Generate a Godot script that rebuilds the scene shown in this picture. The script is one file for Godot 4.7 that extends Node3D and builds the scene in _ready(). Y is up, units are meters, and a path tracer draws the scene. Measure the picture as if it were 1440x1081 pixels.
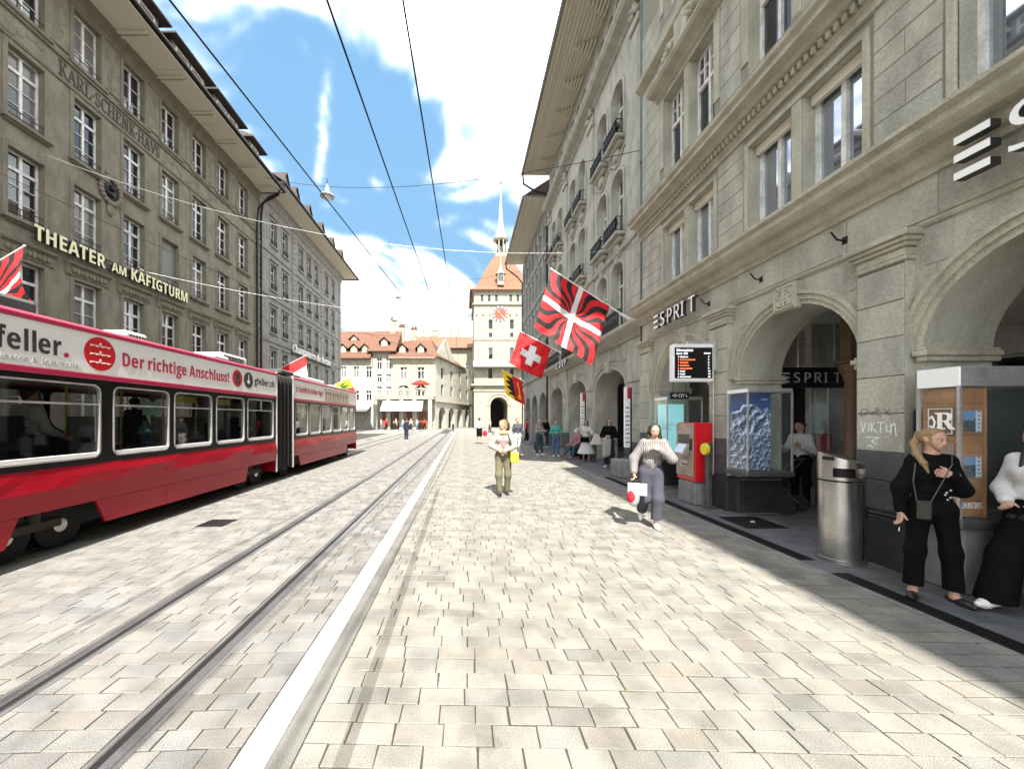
extends Node3D
# World: x right, y up, the street runs away along -z. The lens is level, with a shifted frame (rectified wide-angle photograph).
const LENS := 541.0
const EYE := 1.75
var rng := RandomNumberGenerator.new()
var M := {}
var used := {}
var cache := {}
var noise_fine: NoiseTexture2D
var noise_blotch: NoiseTexture2D
var noise_bump: NoiseTexture2D
var noise_strand: NoiseTexture2D
var noise_speck: NoiseTexture2D
var noise_streak: NoiseTexture2D


class MB:
	var v := PackedVector3Array()
	var n := PackedVector3Array()
	var t := PackedVector2Array()
	var c := PackedColorArray()
	var col := Color.WHITE

	func tri(a: Vector3, b: Vector3, d: Vector3) -> void:
		var m := (b - a).cross(d - a).normalized()
		v.append(a); v.append(d); v.append(b)
		for i in 3:
			n.append(m); c.append(col); t.append(Vector2.ZERO)

	func smooth(a: Vector3, b: Vector3, d: Vector3, na: Vector3, nb: Vector3, nd: Vector3) -> void:
		if (b - a).cross(d - a).dot(na + nb + nd) < 0.0:
			var p := b; b = d; d = p
			p = nb; nb = nd; nd = p
		v.append(a); v.append(d); v.append(b)
		n.append(na); n.append(nd); n.append(nb)
		for i in 3:
			c.append(col); t.append(Vector2.ZERO)

	func quad(a: Vector3, b: Vector3, d: Vector3, e: Vector3) -> void:
		tri(a, b, d); tri(a, d, e)

	func uvquad(a: Vector3, b: Vector3, d: Vector3, e: Vector3, u0 := 0.0, v0 := 0.0, u1 := 1.0, v1 := 1.0) -> void:
		quad(a, b, d, e)
		var k := t.size() - 6
		var w := [Vector2(u0, v1), Vector2(u1, v0), Vector2(u1, v1), Vector2(u0, v1), Vector2(u0, v0), Vector2(u1, v0)]
		for i in 6:
			t[k + i] = w[i]

	func bx(x0: float, x1: float, y0: float, y1: float, z0: float, z1: float) -> void:
		var p := [Vector3(x0, y0, z0), Vector3(x1, y0, z0), Vector3(x1, y1, z0), Vector3(x0, y1, z0), Vector3(x0, y0, z1), Vector3(x1, y0, z1), Vector3(x1, y1, z1), Vector3(x0, y1, z1)]
		quad(p[4], p[5], p[6], p[7]); quad(p[1], p[0], p[3], p[2])
		quad(p[5], p[1], p[2], p[6]); quad(p[0], p[4], p[7], p[3])
		quad(p[7], p[6], p[2], p[3]); quad(p[0], p[1], p[5], p[4])

	func bev(x0: float, x1: float, y0: float, y1: float, z0: float, z1: float, b: float) -> void:
		# a box with chamfered edges
		var lo := Vector3(x0, y0, z0)
		var hi := Vector3(x1, y1, z1)
		var mid := (lo + hi) / 2.0
		var h := (hi - lo) / 2.0
		b = minf(b, minf(h.x, minf(h.y, h.z)) * 0.9)
		for a in 3:
			for s in [-1.0, 1.0]:
				var i := (a + 1) % 3
				var j := (a + 2) % 3
				var q := []
				for k in [[-1, -1], [1, -1], [1, 1], [-1, 1]]:
					var p := mid
					p[a] += s * h[a]
					p[i] += k[0] * (h[i] - b)
					p[j] += k[1] * (h[j] - b)
					q.append(p)
				if s > 0: quad(q[0], q[1], q[2], q[3])
				else: quad(q[3], q[2], q[1], q[0])
			for s in [-1.0, 1.0]:
				for r in [-1.0, 1.0]:
					var i := (a + 1) % 3
					var j := (a + 2) % 3
					var e0 := mid
					e0[i] += s * h[i]; e0[j] += r * (h[j] - b); e0[a] -= h[a] - b
					var e1 := mid
					e1[i] += s * (h[i] - b); e1[j] += r * h[j]; e1[a] -= h[a] - b
					var up := Vector3.ZERO
					up[a] = 2.0 * (h[a] - b)
					if s * r > 0: quad(e0, e1, e1 + up, e0 + up)
					else: quad(e1, e0, e0 + up, e1 + up)
		for s in [-1.0, 1.0]:
			for r in [-1.0, 1.0]:
				for w in [-1.0, 1.0]:
					var k := Vector3(s, r, w)
					var g := mid + k * (h - Vector3(b, b, b))
					var pa := g + Vector3(s * b, 0, 0)
					var pb := g + Vector3(0, r * b, 0)
					var pc := g + Vector3(0, 0, w * b)
					if s * r * w > 0: tri(pa, pb, pc)
					else: tri(pa, pc, pb)

	func pillow(o: Vector3, U: Vector3, V: Vector3, w: float, h: float, d: float, b: float, j: Array) -> void:
		# a piece of a surface: face, chamfers and sides; j holds four corner offsets
		var W := U.cross(V)
		var base := [o, o + U * w, o + U * w + V * h, o + V * h]
		var sx := [1.0, -1.0, -1.0, 1.0]
		var sy := [1.0, 1.0, -1.0, -1.0]
		var top := []
		var rim := []
		for i in 4:
			base[i] += U * j[i].x + V * j[i].y
			rim.append(base[i] + W * (d - b))
			top.append(base[i] + U * sx[i] * b + V * sy[i] * b + W * d)
		quad(top[0], top[1], top[2], top[3])
		for i in 4:
			var k := (i + 1) % 4
			quad(rim[i], rim[k], top[k], top[i])
			quad(base[i], base[k], rim[k], rim[i])

	func cyl(a: Vector3, b: Vector3, ra: float, rb: float, seg := 10, caps := true) -> void:
		var ax := (b - a).normalized()
		var x := ax.cross(Vector3.UP if absf(ax.y) < 0.9 else Vector3.RIGHT).normalized()
		var y := ax.cross(x)
		for i in seg:
			var f := TAU * i / seg
			var g := TAU * (i + 1) / seg
			var d0 := x * cos(f) + y * sin(f)
			var d1 := x * cos(g) + y * sin(g)
			smooth(a + d0 * ra, a + d1 * ra, b + d1 * rb, d0, d1, d1)
			smooth(a + d0 * ra, b + d1 * rb, b + d0 * rb, d0, d1, d0)
			if caps:
				tri(b + d0 * rb, b + d1 * rb, b)
				tri(a + d1 * ra, a + d0 * ra, a)

	func tube(p: Array, r: float, seg := 6) -> void:
		for i in p.size() - 1:
			cyl(p[i], p[i + 1], r, r, seg, i == 0 or i == p.size() - 2)
			if i > 0: ball(p[i], Vector3(r, r, r), 6, 4)

	func ball(o: Vector3, r: Vector3, seg := 12, rings := 8) -> void:
		for i in rings:
			var a := PI * i / rings - PI / 2
			var b := PI * (i + 1) / rings - PI / 2
			for k in seg:
				var f := TAU * k / seg
				var g := TAU * (k + 1) / seg
				var q := [Vector3(cos(a) * cos(f), sin(a), cos(a) * sin(f)), Vector3(cos(a) * cos(g), sin(a), cos(a) * sin(g)), Vector3(cos(b) * cos(g), sin(b), cos(b) * sin(g)), Vector3(cos(b) * cos(f), sin(b), cos(b) * sin(f))]
				if i > 0: smooth(o + q[0] * r, o + q[1] * r, o + q[2] * r, (q[0] / r).normalized(), (q[1] / r).normalized(), (q[2] / r).normalized())
				if i < rings - 1: smooth(o + q[0] * r, o + q[2] * r, o + q[3] * r, (q[0] / r).normalized(), (q[2] / r).normalized(), (q[3] / r).normalized())

	func lathe(o: Vector3, pr: Array, seg := 16, sq := 1.0) -> void:
		# pr: [radius, height] from the bottom up
		for i in pr.size() - 1:
			var r0: float = pr[i][0]
			var r1: float = pr[i + 1][0]
			var dn := Vector2(pr[i + 1][1] - pr[i][1], r0 - r1).normalized()
			for k in seg:
				var f := TAU * k / seg
				var g := TAU * (k + 1) / seg
				var e0 := Vector3(cos(f), 0, sin(f) * sq)
				var e1 := Vector3(cos(g), 0, sin(g) * sq)
				var n0 := (e0 * dn.x + Vector3.UP * dn.y)
				var n1 := (e1 * dn.x + Vector3.UP * dn.y)
				var a: Vector3 = o + e0 * r0 + Vector3.UP * pr[i][1]
				var b: Vector3 = o + e1 * r0 + Vector3.UP * pr[i][1]
				var d: Vector3 = o + e1 * r1 + Vector3.UP * pr[i + 1][1]
				var e: Vector3 = o + e0 * r1 + Vector3.UP * pr[i + 1][1]
				if r0 > 0.0: smooth(a, b, d, n0, n1, n1)
				if r1 > 0.0: smooth(a, d, e, n0, n1, n0)

	func sweep(pr: Array, u0: float, u1: float, caps := true) -> void:
		# profile of (z, y) points, drawn along x; listed from the bottom wall side round the outside to the top
		for i in pr.size() - 1:
			var a: Vector2 = pr[i]
			var b: Vector2 = pr[i + 1]
			quad(Vector3(u0, a.y, a.x), Vector3(u1, a.y, a.x), Vector3(u1, b.y, b.x), Vector3(u0, b.y, b.x))
		if caps:
			var pg := PackedVector2Array(pr)
			var ix := Geometry2D.triangulate_polygon(pg)
			for i in range(0, ix.size(), 3):
				for u in [u0, u1]:
					tri(Vector3(u, pg[ix[i]].y, pg[ix[i]].x), Vector3(u, pg[ix[i + 1]].y, pg[ix[i + 1]].x), Vector3(u, pg[ix[i + 2]].y, pg[ix[i + 2]].x))

	func prism(pg: Array, z0: float, z1: float) -> void:
		# polygon in x,y drawn along z
		var p := PackedVector2Array(pg)
		var ix := Geometry2D.triangulate_polygon(p)
		for i in range(0, ix.size(), 3):
			tri(Vector3(p[ix[i]].x, p[ix[i]].y, z1), Vector3(p[ix[i + 1]].x, p[ix[i + 1]].y, z1), Vector3(p[ix[i + 2]].x, p[ix[i + 2]].y, z1))
			tri(Vector3(p[ix[i]].x, p[ix[i]].y, z0), Vector3(p[ix[i + 2]].x, p[ix[i + 2]].y, z0), Vector3(p[ix[i + 1]].x, p[ix[i + 1]].y, z0))
		for i in p.size():
			var a := p[i]
			var b := p[(i + 1) % p.size()]
			quad(Vector3(a.x, a.y, z0), Vector3(b.x, b.y, z0), Vector3(b.x, b.y, z1), Vector3(a.x, a.y, z1))

	func mesh() -> ArrayMesh:
		var m := ArrayMesh.new()
		if v.is_empty():
			return m
		var a := []
		a.resize(Mesh.ARRAY_MAX)
		a[Mesh.ARRAY_VERTEX] = v
		a[Mesh.ARRAY_NORMAL] = n
		a[Mesh.ARRAY_TEX_UV] = t
		a[Mesh.ARRAY_COLOR] = c
		m.add_surface_from_arrays(Mesh.PRIMITIVE_TRIANGLES, a)
		return m


func part(called: String, shape, material: Material, parent: Node = self, at := Vector3.ZERO) -> MeshInstance3D:
	var o := MeshInstance3D.new()
	o.name = called
	o.mesh = shape.mesh() if shape is MB else shape
	o.material_override = material
	o.position = at
	parent.add_child(o, true)
	return o


func numbered(called: String) -> String:
	used[called] = used.get(called, -1) + 1
	return called if used[called] == 0 else "%s_%03d" % [called, used[called]]


func tag(o: Node, label: String, category: String, group := "") -> Node:
	o.set_meta("label", label)
	o.set_meta("category", category)
	if group: o.set_meta("group", group)
	return o


func thing(called: String, label: String, category: String, at := Vector3.ZERO, turn := 0.0, group := "") -> Node3D:
	var o := Node3D.new()
	o.name = numbered(called)
	add_child(o)
	o.position = at
	o.rotation.y = turn
	tag(o, label, category, group)
	return o


func setting(called: String, shape, material: Material) -> MeshInstance3D:
	var o := part(numbered(called), shape, material)
	o.set_meta("kind", "structure")
	return o


func lin(r: float, g: float, b: float, a := 1.0) -> Color:
	var k := Color(r, g, b).linear_to_srgb()
	k.a = a
	return k


func mat(key: String, color: Color, rough := 0.8, kind := "", metal := 0.0) -> StandardMaterial3D:
	# kind: "" plain, "stone", "plaster", "granite", "cloth", "metal", "roof"
	var m := StandardMaterial3D.new()
	m.resource_name = key
	m.albedo_color = color
	m.roughness = rough
	m.metallic = metal
	m.vertex_color_use_as_albedo = true
	var sc := {"stone": 0.9, "plaster": 0.5, "granite": 3.0, "cloth": 2.6, "hair": 1.0, "metal": 1.5, "roof": 1.2, "paint": 0.8}
	if sc.has(kind):
		var s: float = sc[kind]
		m.uv1_triplanar = true
		m.uv1_world_triplanar = kind != "cloth" and kind != "hair"
		m.uv1_scale = Vector3(9, 0.9, 9) if kind == "hair" else Vector3(s, s, s)
		m.albedo_texture = noise_speck if kind == "granite" else noise_strand if kind == "hair" else noise_fine
		m.normal_enabled = true
		if kind == "cloth": m.metallic_specular = 0.2
		m.normal_texture = noise_bump
		m.normal_scale = {"stone": 0.5, "plaster": 0.25, "granite": 0.5, "cloth": 0.9, "hair": 1.2, "metal": 0.05, "roof": 0.9, "paint": 0.06}[kind]
		if kind != "cloth" and kind != "hair":
			m.detail_enabled = true
			m.detail_blend_mode = BaseMaterial3D.BLEND_MODE_MUL
			m.detail_albedo = noise_streak if kind == "plaster" or kind == "stone" else noise_blotch
			m.detail_uv_layer = BaseMaterial3D.DETAIL_UV_2
			m.uv2_triplanar = true
			m.uv2_world_triplanar = true
			m.uv2_scale = Vector3(0.23, 0.11, 0.23) if kind == "plaster" or kind == "stone" else Vector3(0.31, 0.31, 0.31)
	M[key] = m
	return m


func noise_tex(freq: float, octaves: int, lo: float, hi: float, sd: int, kind := FastNoiseLite.TYPE_SIMPLEX, size := 512) -> NoiseTexture2D:
	var t := NoiseTexture2D.new()
	t.width = size
	t.height = size
	t.seamless = true
	var f := FastNoiseLite.new()
	f.seed = sd
	f.noise_type = kind
	f.frequency = freq
	f.fractal_octaves = octaves
	t.noise = f
	var g := Gradient.new()
	g.set_color(0, Color(lo, lo, lo))
	g.set_color(1, Color(hi, hi, hi))
	t.color_ramp = g
	return t


func glass_mat(key: String, tint: Color, alpha: float) -> StandardMaterial3D:
	var m := StandardMaterial3D.new()
	m.resource_name = key
	m.albedo_color = Color(tint.r, tint.g, tint.b, alpha)
	m.transparency = BaseMaterial3D.TRANSPARENCY_ALPHA
	m.roughness = 0.03
	m.metallic_specular = 0.7
	M[key] = m
	return m


func print_mat(key: String, im: Image, rough := 0.6, glow := 0.0) -> StandardMaterial3D:
	var m := StandardMaterial3D.new()
	m.resource_name = key
	m.albedo_texture = ImageTexture.create_from_image(im)
	m.roughness = rough
	if glow > 0.0:
		m.emission_enabled = true
		m.emission_texture = m.albedo_texture
		m.emission_operator = BaseMaterial3D.EMISSION_OP_MULTIPLY
		m.emission = Color.WHITE
		m.emission_energy_multiplier = glow
	M[key] = m
	return m


func text(called: String, words: String, height: float, depth: float, material: Material, parent: Node, at: Vector3, turn := 0.0, font := "Droid Sans", weight := 700, squash := 1.0, align := 0) -> MeshInstance3D:
	# height is that of a capital; at is the left end of the baseline (or the middle with align 1)
	var tm := TextMesh.new()
	var sf := SystemFont.new()
	sf.font_names = PackedStringArray([font])
	sf.font_weight = weight
	tm.font = sf
	tm.font_size = 48
	tm.pixel_size = height / (48.0 * 0.714)
	tm.depth = depth
	tm.curve_step = 2.0
	tm.text = words
	tm.horizontal_alignment = HORIZONTAL_ALIGNMENT_LEFT if align == 0 else HORIZONTAL_ALIGNMENT_CENTER
	tm.vertical_alignment = VERTICAL_ALIGNMENT_CENTER
	var o := part(called, tm, material, parent, at)
	o.rotation.y = turn
	o.scale.x = squash
	return o


func wall(mb: MB, u0: float, u1: float, v0: float, v1: float, ops: Array, z := 0.0) -> void:
	# a wall face in the plane z with openings [u0, u1, v0, v1, rise of the arch]
	var us := [u0, u1]
	var vs := [v0, v1]
	for o in ops:
		for k in 2:
			if o[k] > u0 and o[k] < u1 and not us.has(o[k]): us.append(o[k])
			if o[k + 2] > v0 and o[k + 2] < v1 and not vs.has(o[k + 2]): vs.append(o[k + 2])
	us.sort(); vs.sort()
	for j in vs.size() - 1:
		var cv: float = (vs[j] + vs[j + 1]) / 2.0
		var start = null
		for i in us.size():
			var open := i == us.size() - 1
			if not open:
				var cu: float = (us[i] + us[i + 1]) / 2.0
				for o in ops:
					if cu > o[0] and cu < o[1] and cv > o[2] and cv < o[3]: open = true
			if open:
				if start != null: mb.quad(Vector3(start, vs[j], z), Vector3(us[i], vs[j], z), Vector3(us[i], vs[j + 1], z), Vector3(start, vs[j + 1], z))
				start = null
			elif start == null: start = us[i]
	for o in ops:
		if o.size() > 4 and o[4] > 0.0:
			var p := arch(o, 14)
			for i in p.size() - 1:
				mb.quad(Vector3(p[i].x, p[i].y, z), Vector3(p[i + 1].x, p[i + 1].y, z), Vector3(p[i + 1].x, o[3], z), Vector3(p[i].x, o[3], z))


func arch(o: Array, n: int, grow := 0.0) -> Array:
	var r := []
	var cu: float = (o[0] + o[1]) / 2.0
	for i in n + 1:
		var f := PI - PI * i / n
		r.append(Vector2(cu + ((o[1] - o[0]) / 2.0 + grow) * cos(f), o[3] - o[4] + (o[4] + grow) * sin(f)))
	return r


func reveal(mb: MB, o: Array, z0: float, z1: float, sill := true) -> void:
	var rise: float = o[4] if o.size() > 4 else 0.0
	var s: float = o[3] - rise
	mb.quad(Vector3(o[0], o[2], z0), Vector3(o[0], o[2], z1), Vector3(o[0], s, z1), Vector3(o[0], s, z0))
	mb.quad(Vector3(o[1], o[2], z1), Vector3(o[1], o[2], z0), Vector3(o[1], s, z0), Vector3(o[1], s, z1))
	if sill: mb.quad(Vector3(o[0], o[2], z0), Vector3(o[1], o[2], z0), Vector3(o[1], o[2], z1), Vector3(o[0], o[2], z1))
	if rise <= 0.0:
		mb.quad(Vector3(o[0], o[3], z1), Vector3(o[1], o[3], z1), Vector3(o[1], o[3], z0), Vector3(o[0], o[3], z0))
	else:
		var p := arch(o, 14)
		var cu: float = (o[0] + o[1]) / 2.0
		for i in p.size() - 1:
			var n0 := Vector3(cu - p[i].x, (s - p[i].y) * 1.2, 0).normalized()
			var n1 := Vector3(cu - p[i + 1].x, (s - p[i + 1].y) * 1.2, 0).normalized()
			var a := Vector3(p[i].x, p[i].y, z0)
			var b := Vector3(p[i + 1].x, p[i + 1].y, z0)
			var d := Vector3(0, 0, z1 - z0)
			mb.smooth(a, b, b + d, n0, n1, n1)
			mb.smooth(a, b + d, a + d, n0, n1, n0)


func archivolt(mb: MB, o: Array, z: float, bands: Array) -> void:
	# bands: [inner growth, outer growth, projection]
	for bd in bands:
		var a := arch(o, 18, bd[0])
		var b := arch(o, 18, bd[1])
		for i in a.size() - 1:
			var zz: float = z + bd[2]
			mb.quad(Vector3(a[i].x, a[i].y, zz), Vector3(a[i + 1].x, a[i + 1].y, zz), Vector3(b[i + 1].x, b[i + 1].y, zz), Vector3(b[i].x, b[i].y, zz))
			mb.quad(Vector3(b[i].x, b[i].y, zz), Vector3(b[i + 1].x, b[i + 1].y, zz), Vector3(b[i + 1].x, b[i + 1].y, z - 0.01), Vector3(b[i].x, b[i].y, z - 0.01))
			mb.quad(Vector3(a[i].x, a[i].y, z - 0.01), Vector3(a[i + 1].x, a[i + 1].y, z - 0.01), Vector3(a[i + 1].x, a[i + 1].y, zz), Vector3(a[i].x, a[i].y, zz))


func jit(a: float) -> Array:
	var r := []
	for i in 4:
		r.append(Vector2(rng.randf_range(-a, a), rng.randf_range(-a, a)))
	return r


func tone(lo: float, hi: float, warm := 0.0) -> Color:
	var k := rng.randf_range(lo, hi)
	var w := rng.randf_range(-warm, warm)
	return Color(k * (1.0 + w), k, k * (1.0 - w))


func blocks(parent: Node, material: Material, u0: float, u1: float, v0: float, v1: float, row: float, lens: Array, ops: Array, z: float, proud := 0.012, called := "stone_block", lo := 0.86, hi := 1.04) -> void:
	# courses of stone in front of a wall; ops are left free
	var y := v0
	var r := 0
	while y < v1 - 0.03:
		var h := minf(row * rng.randf_range(0.94, 1.06), v1 - y)
		if v1 - y - h < row * 0.4: h = v1 - y
		var free := [[u0, u1]]
		for o in ops:
			if o[3] <= y + 0.001 or o[2] >= y + h - 0.001: continue
			var a: float = o[0]
			var b: float = o[1]
			if o.size() > 4 and o[4] > 0.0:
				var q := clampf((y - (o[3] - o[4])) / o[4], 0.0, 1.0)
				var half := (b - a) / 2.0 * sqrt(1.0 - q * q)
				var m := (a + b) / 2.0
				a = m - half; b = m + half
			var next := []
			for f in free:
				if b <= f[0] or a >= f[1]: next.append(f)
				else:
					if a > f[0]: next.append([f[0], a])
					if b < f[1]: next.append([b, f[1]])
			free = next
		for f in free:
			var x: float = f[0]
			var first := true
			while x < f[1] - 0.02:
				var w := rng.randf_range(lens[0], lens[1])
				if first and r % 2: w *= 0.55
				first = false
				if f[1] - x - w < lens[0] * 0.5: w = f[1] - x
				var mb := MB.new()
				mb.col = tone(lo, hi, 0.015)
				mb.pillow(Vector3(x + 0.004, y + 0.004, z), Vector3.RIGHT, Vector3.UP, w - 0.008, h - 0.008, proud, minf(0.008, proud * 0.7), jit(0.0015))
				part(called, mb, material, parent)
				x += w
		y += h
		r += 1


func window(parent: Node, u0: float, u1: float, v0: float, v1: float, z: float, cols := 2, transom := 0.72, bars := 2, frame := "white_paint", pane := "window_glass", f := 0.055, rise := 0.0, called := "window") -> Node3D:
	# frame and glazing bars are one mesh, panes are its sub-parts; alike windows share their meshes
	var w := u1 - u0
	var h := v1 - v0
	var key := "win %.2f %.2f %d %.2f %d %.3f %.2f" % [w, h, cols, transom, bars, f, rise]
	if not cache.has(key):
		var mb := MB.new()
		mb.bx(0, f, 0, h, -0.06, 0); mb.bx(w - f, w, 0, h, -0.06, 0)
		mb.bx(f, w - f, 0, f, -0.06, 0); mb.bx(f, w - f, h - f, h, -0.06, 0)
		var cw := (w - 2 * f) / cols
		for i in range(1, cols): mb.bx(f + cw * i - f * 0.6, f + cw * i + f * 0.6, f, h - f, -0.06, 0.012)
		var ty := h * transom
		if transom > 0: mb.bx(f, w - f, ty - f * 0.7, ty + f * 0.7, -0.06, 0.018)
		var top := ty if transom > 0 else h - f
		for i in range(1, bars + 1): mb.bx(f, w - f, f + (top - f) * i / (bars + 1) - 0.012, f + (top - f) * i / (bars + 1) + 0.012, -0.06, 0.003)
		var panes := []
		for i in cols:
			for half in ([[f, ty], [ty, h - f]] if transom > 0 else [[f, h - f]]):
				var p := MB.new()
				p.quad(Vector3(f + cw * i, half[0], -0.04), Vector3(f + cw * (i + 1), half[0], -0.04), Vector3(f + cw * (i + 1), half[1], -0.04), Vector3(f + cw * i, half[1], -0.04))
				panes.append(p.mesh())
		cache[key] = [mb.mesh(), panes]
	var o := part(called, cache[key][0], M[frame], parent, Vector3(u0, v0, z))
	var curtain := pane == "window_glass" and rng.randf() < 0.3
	for i in cache[key][1].size():
		part("pane", cache[key][1][i], M["pane_curtain" if curtain and (i % 2 == 0 or rng.randf() < 0.5) else pane], o)
	return o


func railing(mb: MB, a: Vector3, b: Vector3, h: float, step := 0.11, r := 0.008) -> void:
	var n := int(a.distance_to(b) / step)
	for i in n + 1:
		var p := a.lerp(b, float(i) / n)
		mb.bx(p.x - r, p.x + r, p.y, p.y + h, p.z - r, p.z + r)
	for y in [0.03, h]:
		mb.cyl(a + Vector3.UP * y, b + Vector3.UP * y, 0.014, 0.014, 6)


func field(mb: MB, bones: Array, cell: float, k: float, ymin := -1e9, face := []) -> void:
	# bones are tapered capsules [a, b, radius at a, radius at b], joined smoothly and meshed by surface nets
	var lo := Vector3(1e9, 1e9, 1e9)
	var hi := -lo
	for b in bones:
		var r: float = maxf(b[2], b[3]) + 2.0 * k + cell
		for e in 2:
			lo = lo.min(b[e] - Vector3(r, r, r))
			hi = hi.max(b[e] + Vector3(r, r, r))
	lo -= Vector3(cell, cell, cell)
	hi += Vector3(cell, cell, cell)
	var nx := int((hi.x - lo.x) / cell) + 2
	var ny := int((hi.y - lo.y) / cell) + 2
	var nz := int((hi.z - lo.z) / cell) + 2
	var sum := PackedFloat32Array()
	sum.resize(nx * ny * nz)
	var reach := 2.5 * k
	for b in bones:
		var a: Vector3 = b[0]
		var ab: Vector3 = b[1] - a
		var l2 := maxf(ab.length_squared(), 1e-9)
		var ra: float = b[2]
		var dr: float = b[3] - ra
		var r := maxf(b[2], b[3]) + reach
		var p0 := (a.min(b[1]) - Vector3(r, r, r) - lo) / cell
		var p1 := (a.max(b[1]) + Vector3(r, r, r) - lo) / cell
		for y in range(maxi(0, int(p0.y)), mini(ny, int(p1.y) + 2)):
			var py := lo.y + y * cell
			if py < ymin: continue
			for z in range(maxi(0, int(p0.z)), mini(nz, int(p1.z) + 2)):
				var row := (y * nz + z) * nx
				for x in range(maxi(0, int(p0.x)), mini(nx, int(p1.x) + 2)):
					var p := Vector3(lo.x + x * cell, py, lo.z + z * cell) - a
					var t := clampf(p.dot(ab) / l2, 0.0, 1.0)
					var d := (p - ab * t).length() - ra - dr * t
					if d < reach: sum[row + x] += exp(-maxf(d, -8.0 * k) / k)
	var at := PackedInt32Array()
	at.resize(sum.size())
	at.fill(-1)
	var pos := PackedVector3Array()
	var nor := PackedVector3Array()
	var sx := nx
	var sy := nx * nz
	for y in ny - 1:
		for z in nz - 1:
			var i0 := y * sy + z * sx
			for x in nx - 1:
				var i := i0 + x
				var in0 := sum[i] >= 1.0
				var c := int(in0) + int(sum[i + 1] >= 1.0) + int(sum[i + sx] >= 1.0) + int(sum[i + sx + 1] >= 1.0) + int(sum[i + sy] >= 1.0) + int(sum[i + sy + 1] >= 1.0) + int(sum[i + sy + sx] >= 1.0) + int(sum[i + sy + sx + 1] >= 1.0)
				if c == 0 or c == 8: continue
				var q := [0, 1, sx, sx + 1, sy, sy + 1, sy + sx, sy + sx + 1]
				var l := []
				for m in 8: l.append(log(maxf(sum[i + q[m]], 0.08)))
				var s := Vector3.ZERO
				var cnt := 0
				for e in [[0, 1], [2, 3], [4, 5], [6, 7], [0, 2], [1, 3], [4, 6], [5, 7], [0, 4], [1, 5], [2, 6], [3, 7]]:
					var la: float = l[e[0]]
					var lb: float = l[e[1]]
					if (la >= 0.0) == (lb >= 0.0): continue
					var pa := Vector3(e[0] & 1, e[0] >> 2, (e[0] >> 1) & 1)
					var pb := Vector3(e[1] & 1, e[1] >> 2, (e[1] >> 1) & 1)
					s += pa.lerp(pb, la / (la - lb))
					cnt += 1
				s = s / cnt
				var g := Vector3(l[1] + l[3] + l[5] + l[7] - l[0] - l[2] - l[4] - l[6], l[4] + l[5] + l[6] + l[7] - l[0] - l[1] - l[2] - l[3], l[2] + l[3] + l[6] + l[7] - l[0] - l[1] - l[4] - l[5])
				at[i] = pos.size()
				pos.append(lo + Vector3(x + s.x, y + s.y, z + s.z) * cell)
				nor.append(-g.normalized())
	for y in range(1, ny - 1):
		for z in range(1, nz - 1):
			var i0 := y * sy + z * sx
			for x in range(1, nx - 1):
				var i := i0 + x
				if at[i] < 0: continue
				var on := sum[i] >= 1.0
				for e in [[1, sy, sx], [sy, 1, sx], [sx, 1, sy]]:
					if (sum[i + e[0]] >= 1.0) == on: continue
					var a := at[i]
					var b := at[i - e[1]]
					var c := at[i - e[1] - e[2]]
					var d := at[i - e[2]]
					if a < 0 or b < 0 or c < 0 or d < 0: continue
					var base := mb.v.size()
					mb.smooth(pos[a], pos[b], pos[c], nor[a], nor[b], nor[c])
					mb.smooth(pos[a], pos[c], pos[d], nor[a], nor[c], nor[d])
					if not face.is_empty():
						for w in range(base, mb.v.size()): mb.c[w] = face_color(face[1] * (mb.v[w] - face[0]) / face[2])


func face_color(k: Vector3) -> Color:
	# lips, brows and lids
	if k.z > 0.07 and absf(k.x) < 0.026 - absf(k.y + 0.057) * 1.2 and k.y < -0.047 and k.y > -0.07: return Color(0.82, 0.5, 0.48)
	if k.z > 0.055 and k.y > 0.019 and k.y < 0.028 and absf(absf(k.x) - 0.03) < 0.018: return Color(0.4, 0.32, 0.28)
	if k.z > 0.06 and absf(k.y) < 0.011 and absf(absf(k.x) - 0.031) < 0.018: return Color(0.62, 0.52, 0.5)
	return Color.WHITE


func hand_bones(out: Array, w: Vector3, dir: Vector3, palm: Vector3, thumb_side: float, curl: float, s: float) -> void:
	# palm: the way the palm faces; four fingers of their own lengths, a thumb from the side
	dir = dir.normalized()
	var across := dir.cross(palm).normalized()
	palm = across.cross(dir).normalized()
	for i in 4:
		var o := (i - 1.5) * 0.0195 * s
		var kn := w + dir * (0.088 - 0.005 * absf(i - 1.3)) * s + across * o
		out.append([w + across * o * 0.6 + dir * 0.012 * s, kn, 0.0135 * s, 0.0115 * s])
		var len: float = [0.066, 0.075, 0.07, 0.055][i if thumb_side > 0 else 3 - i] * s
		var d := dir
		var p := kn
		for j in 3:
			d = d.rotated(across, -curl * (0.6 if j == 0 else 0.9))
			var l: float = len * [0.42, 0.33, 0.25][j]
			out.append([p, p + d * l, (0.0092 - 0.0006 * j) * s, (0.0088 - 0.0008 * j) * s])
			p += d * l
	var tb := w + dir * 0.03 * s - across * 0.022 * thumb_side * s
	var td := (dir * 0.75 - across * 0.75 * thumb_side + palm * 0.35).normalized()
	out.append([tb, tb + td * 0.035 * s, 0.014 * s, 0.011 * s])
	var t2 := tb + td * 0.035 * s
	td = (td + dir * 0.6 + palm * 0.3).normalized()
	out.append([t2, t2 + td * 0.036 * s, 0.0105 * s, 0.008 * s])


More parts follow.
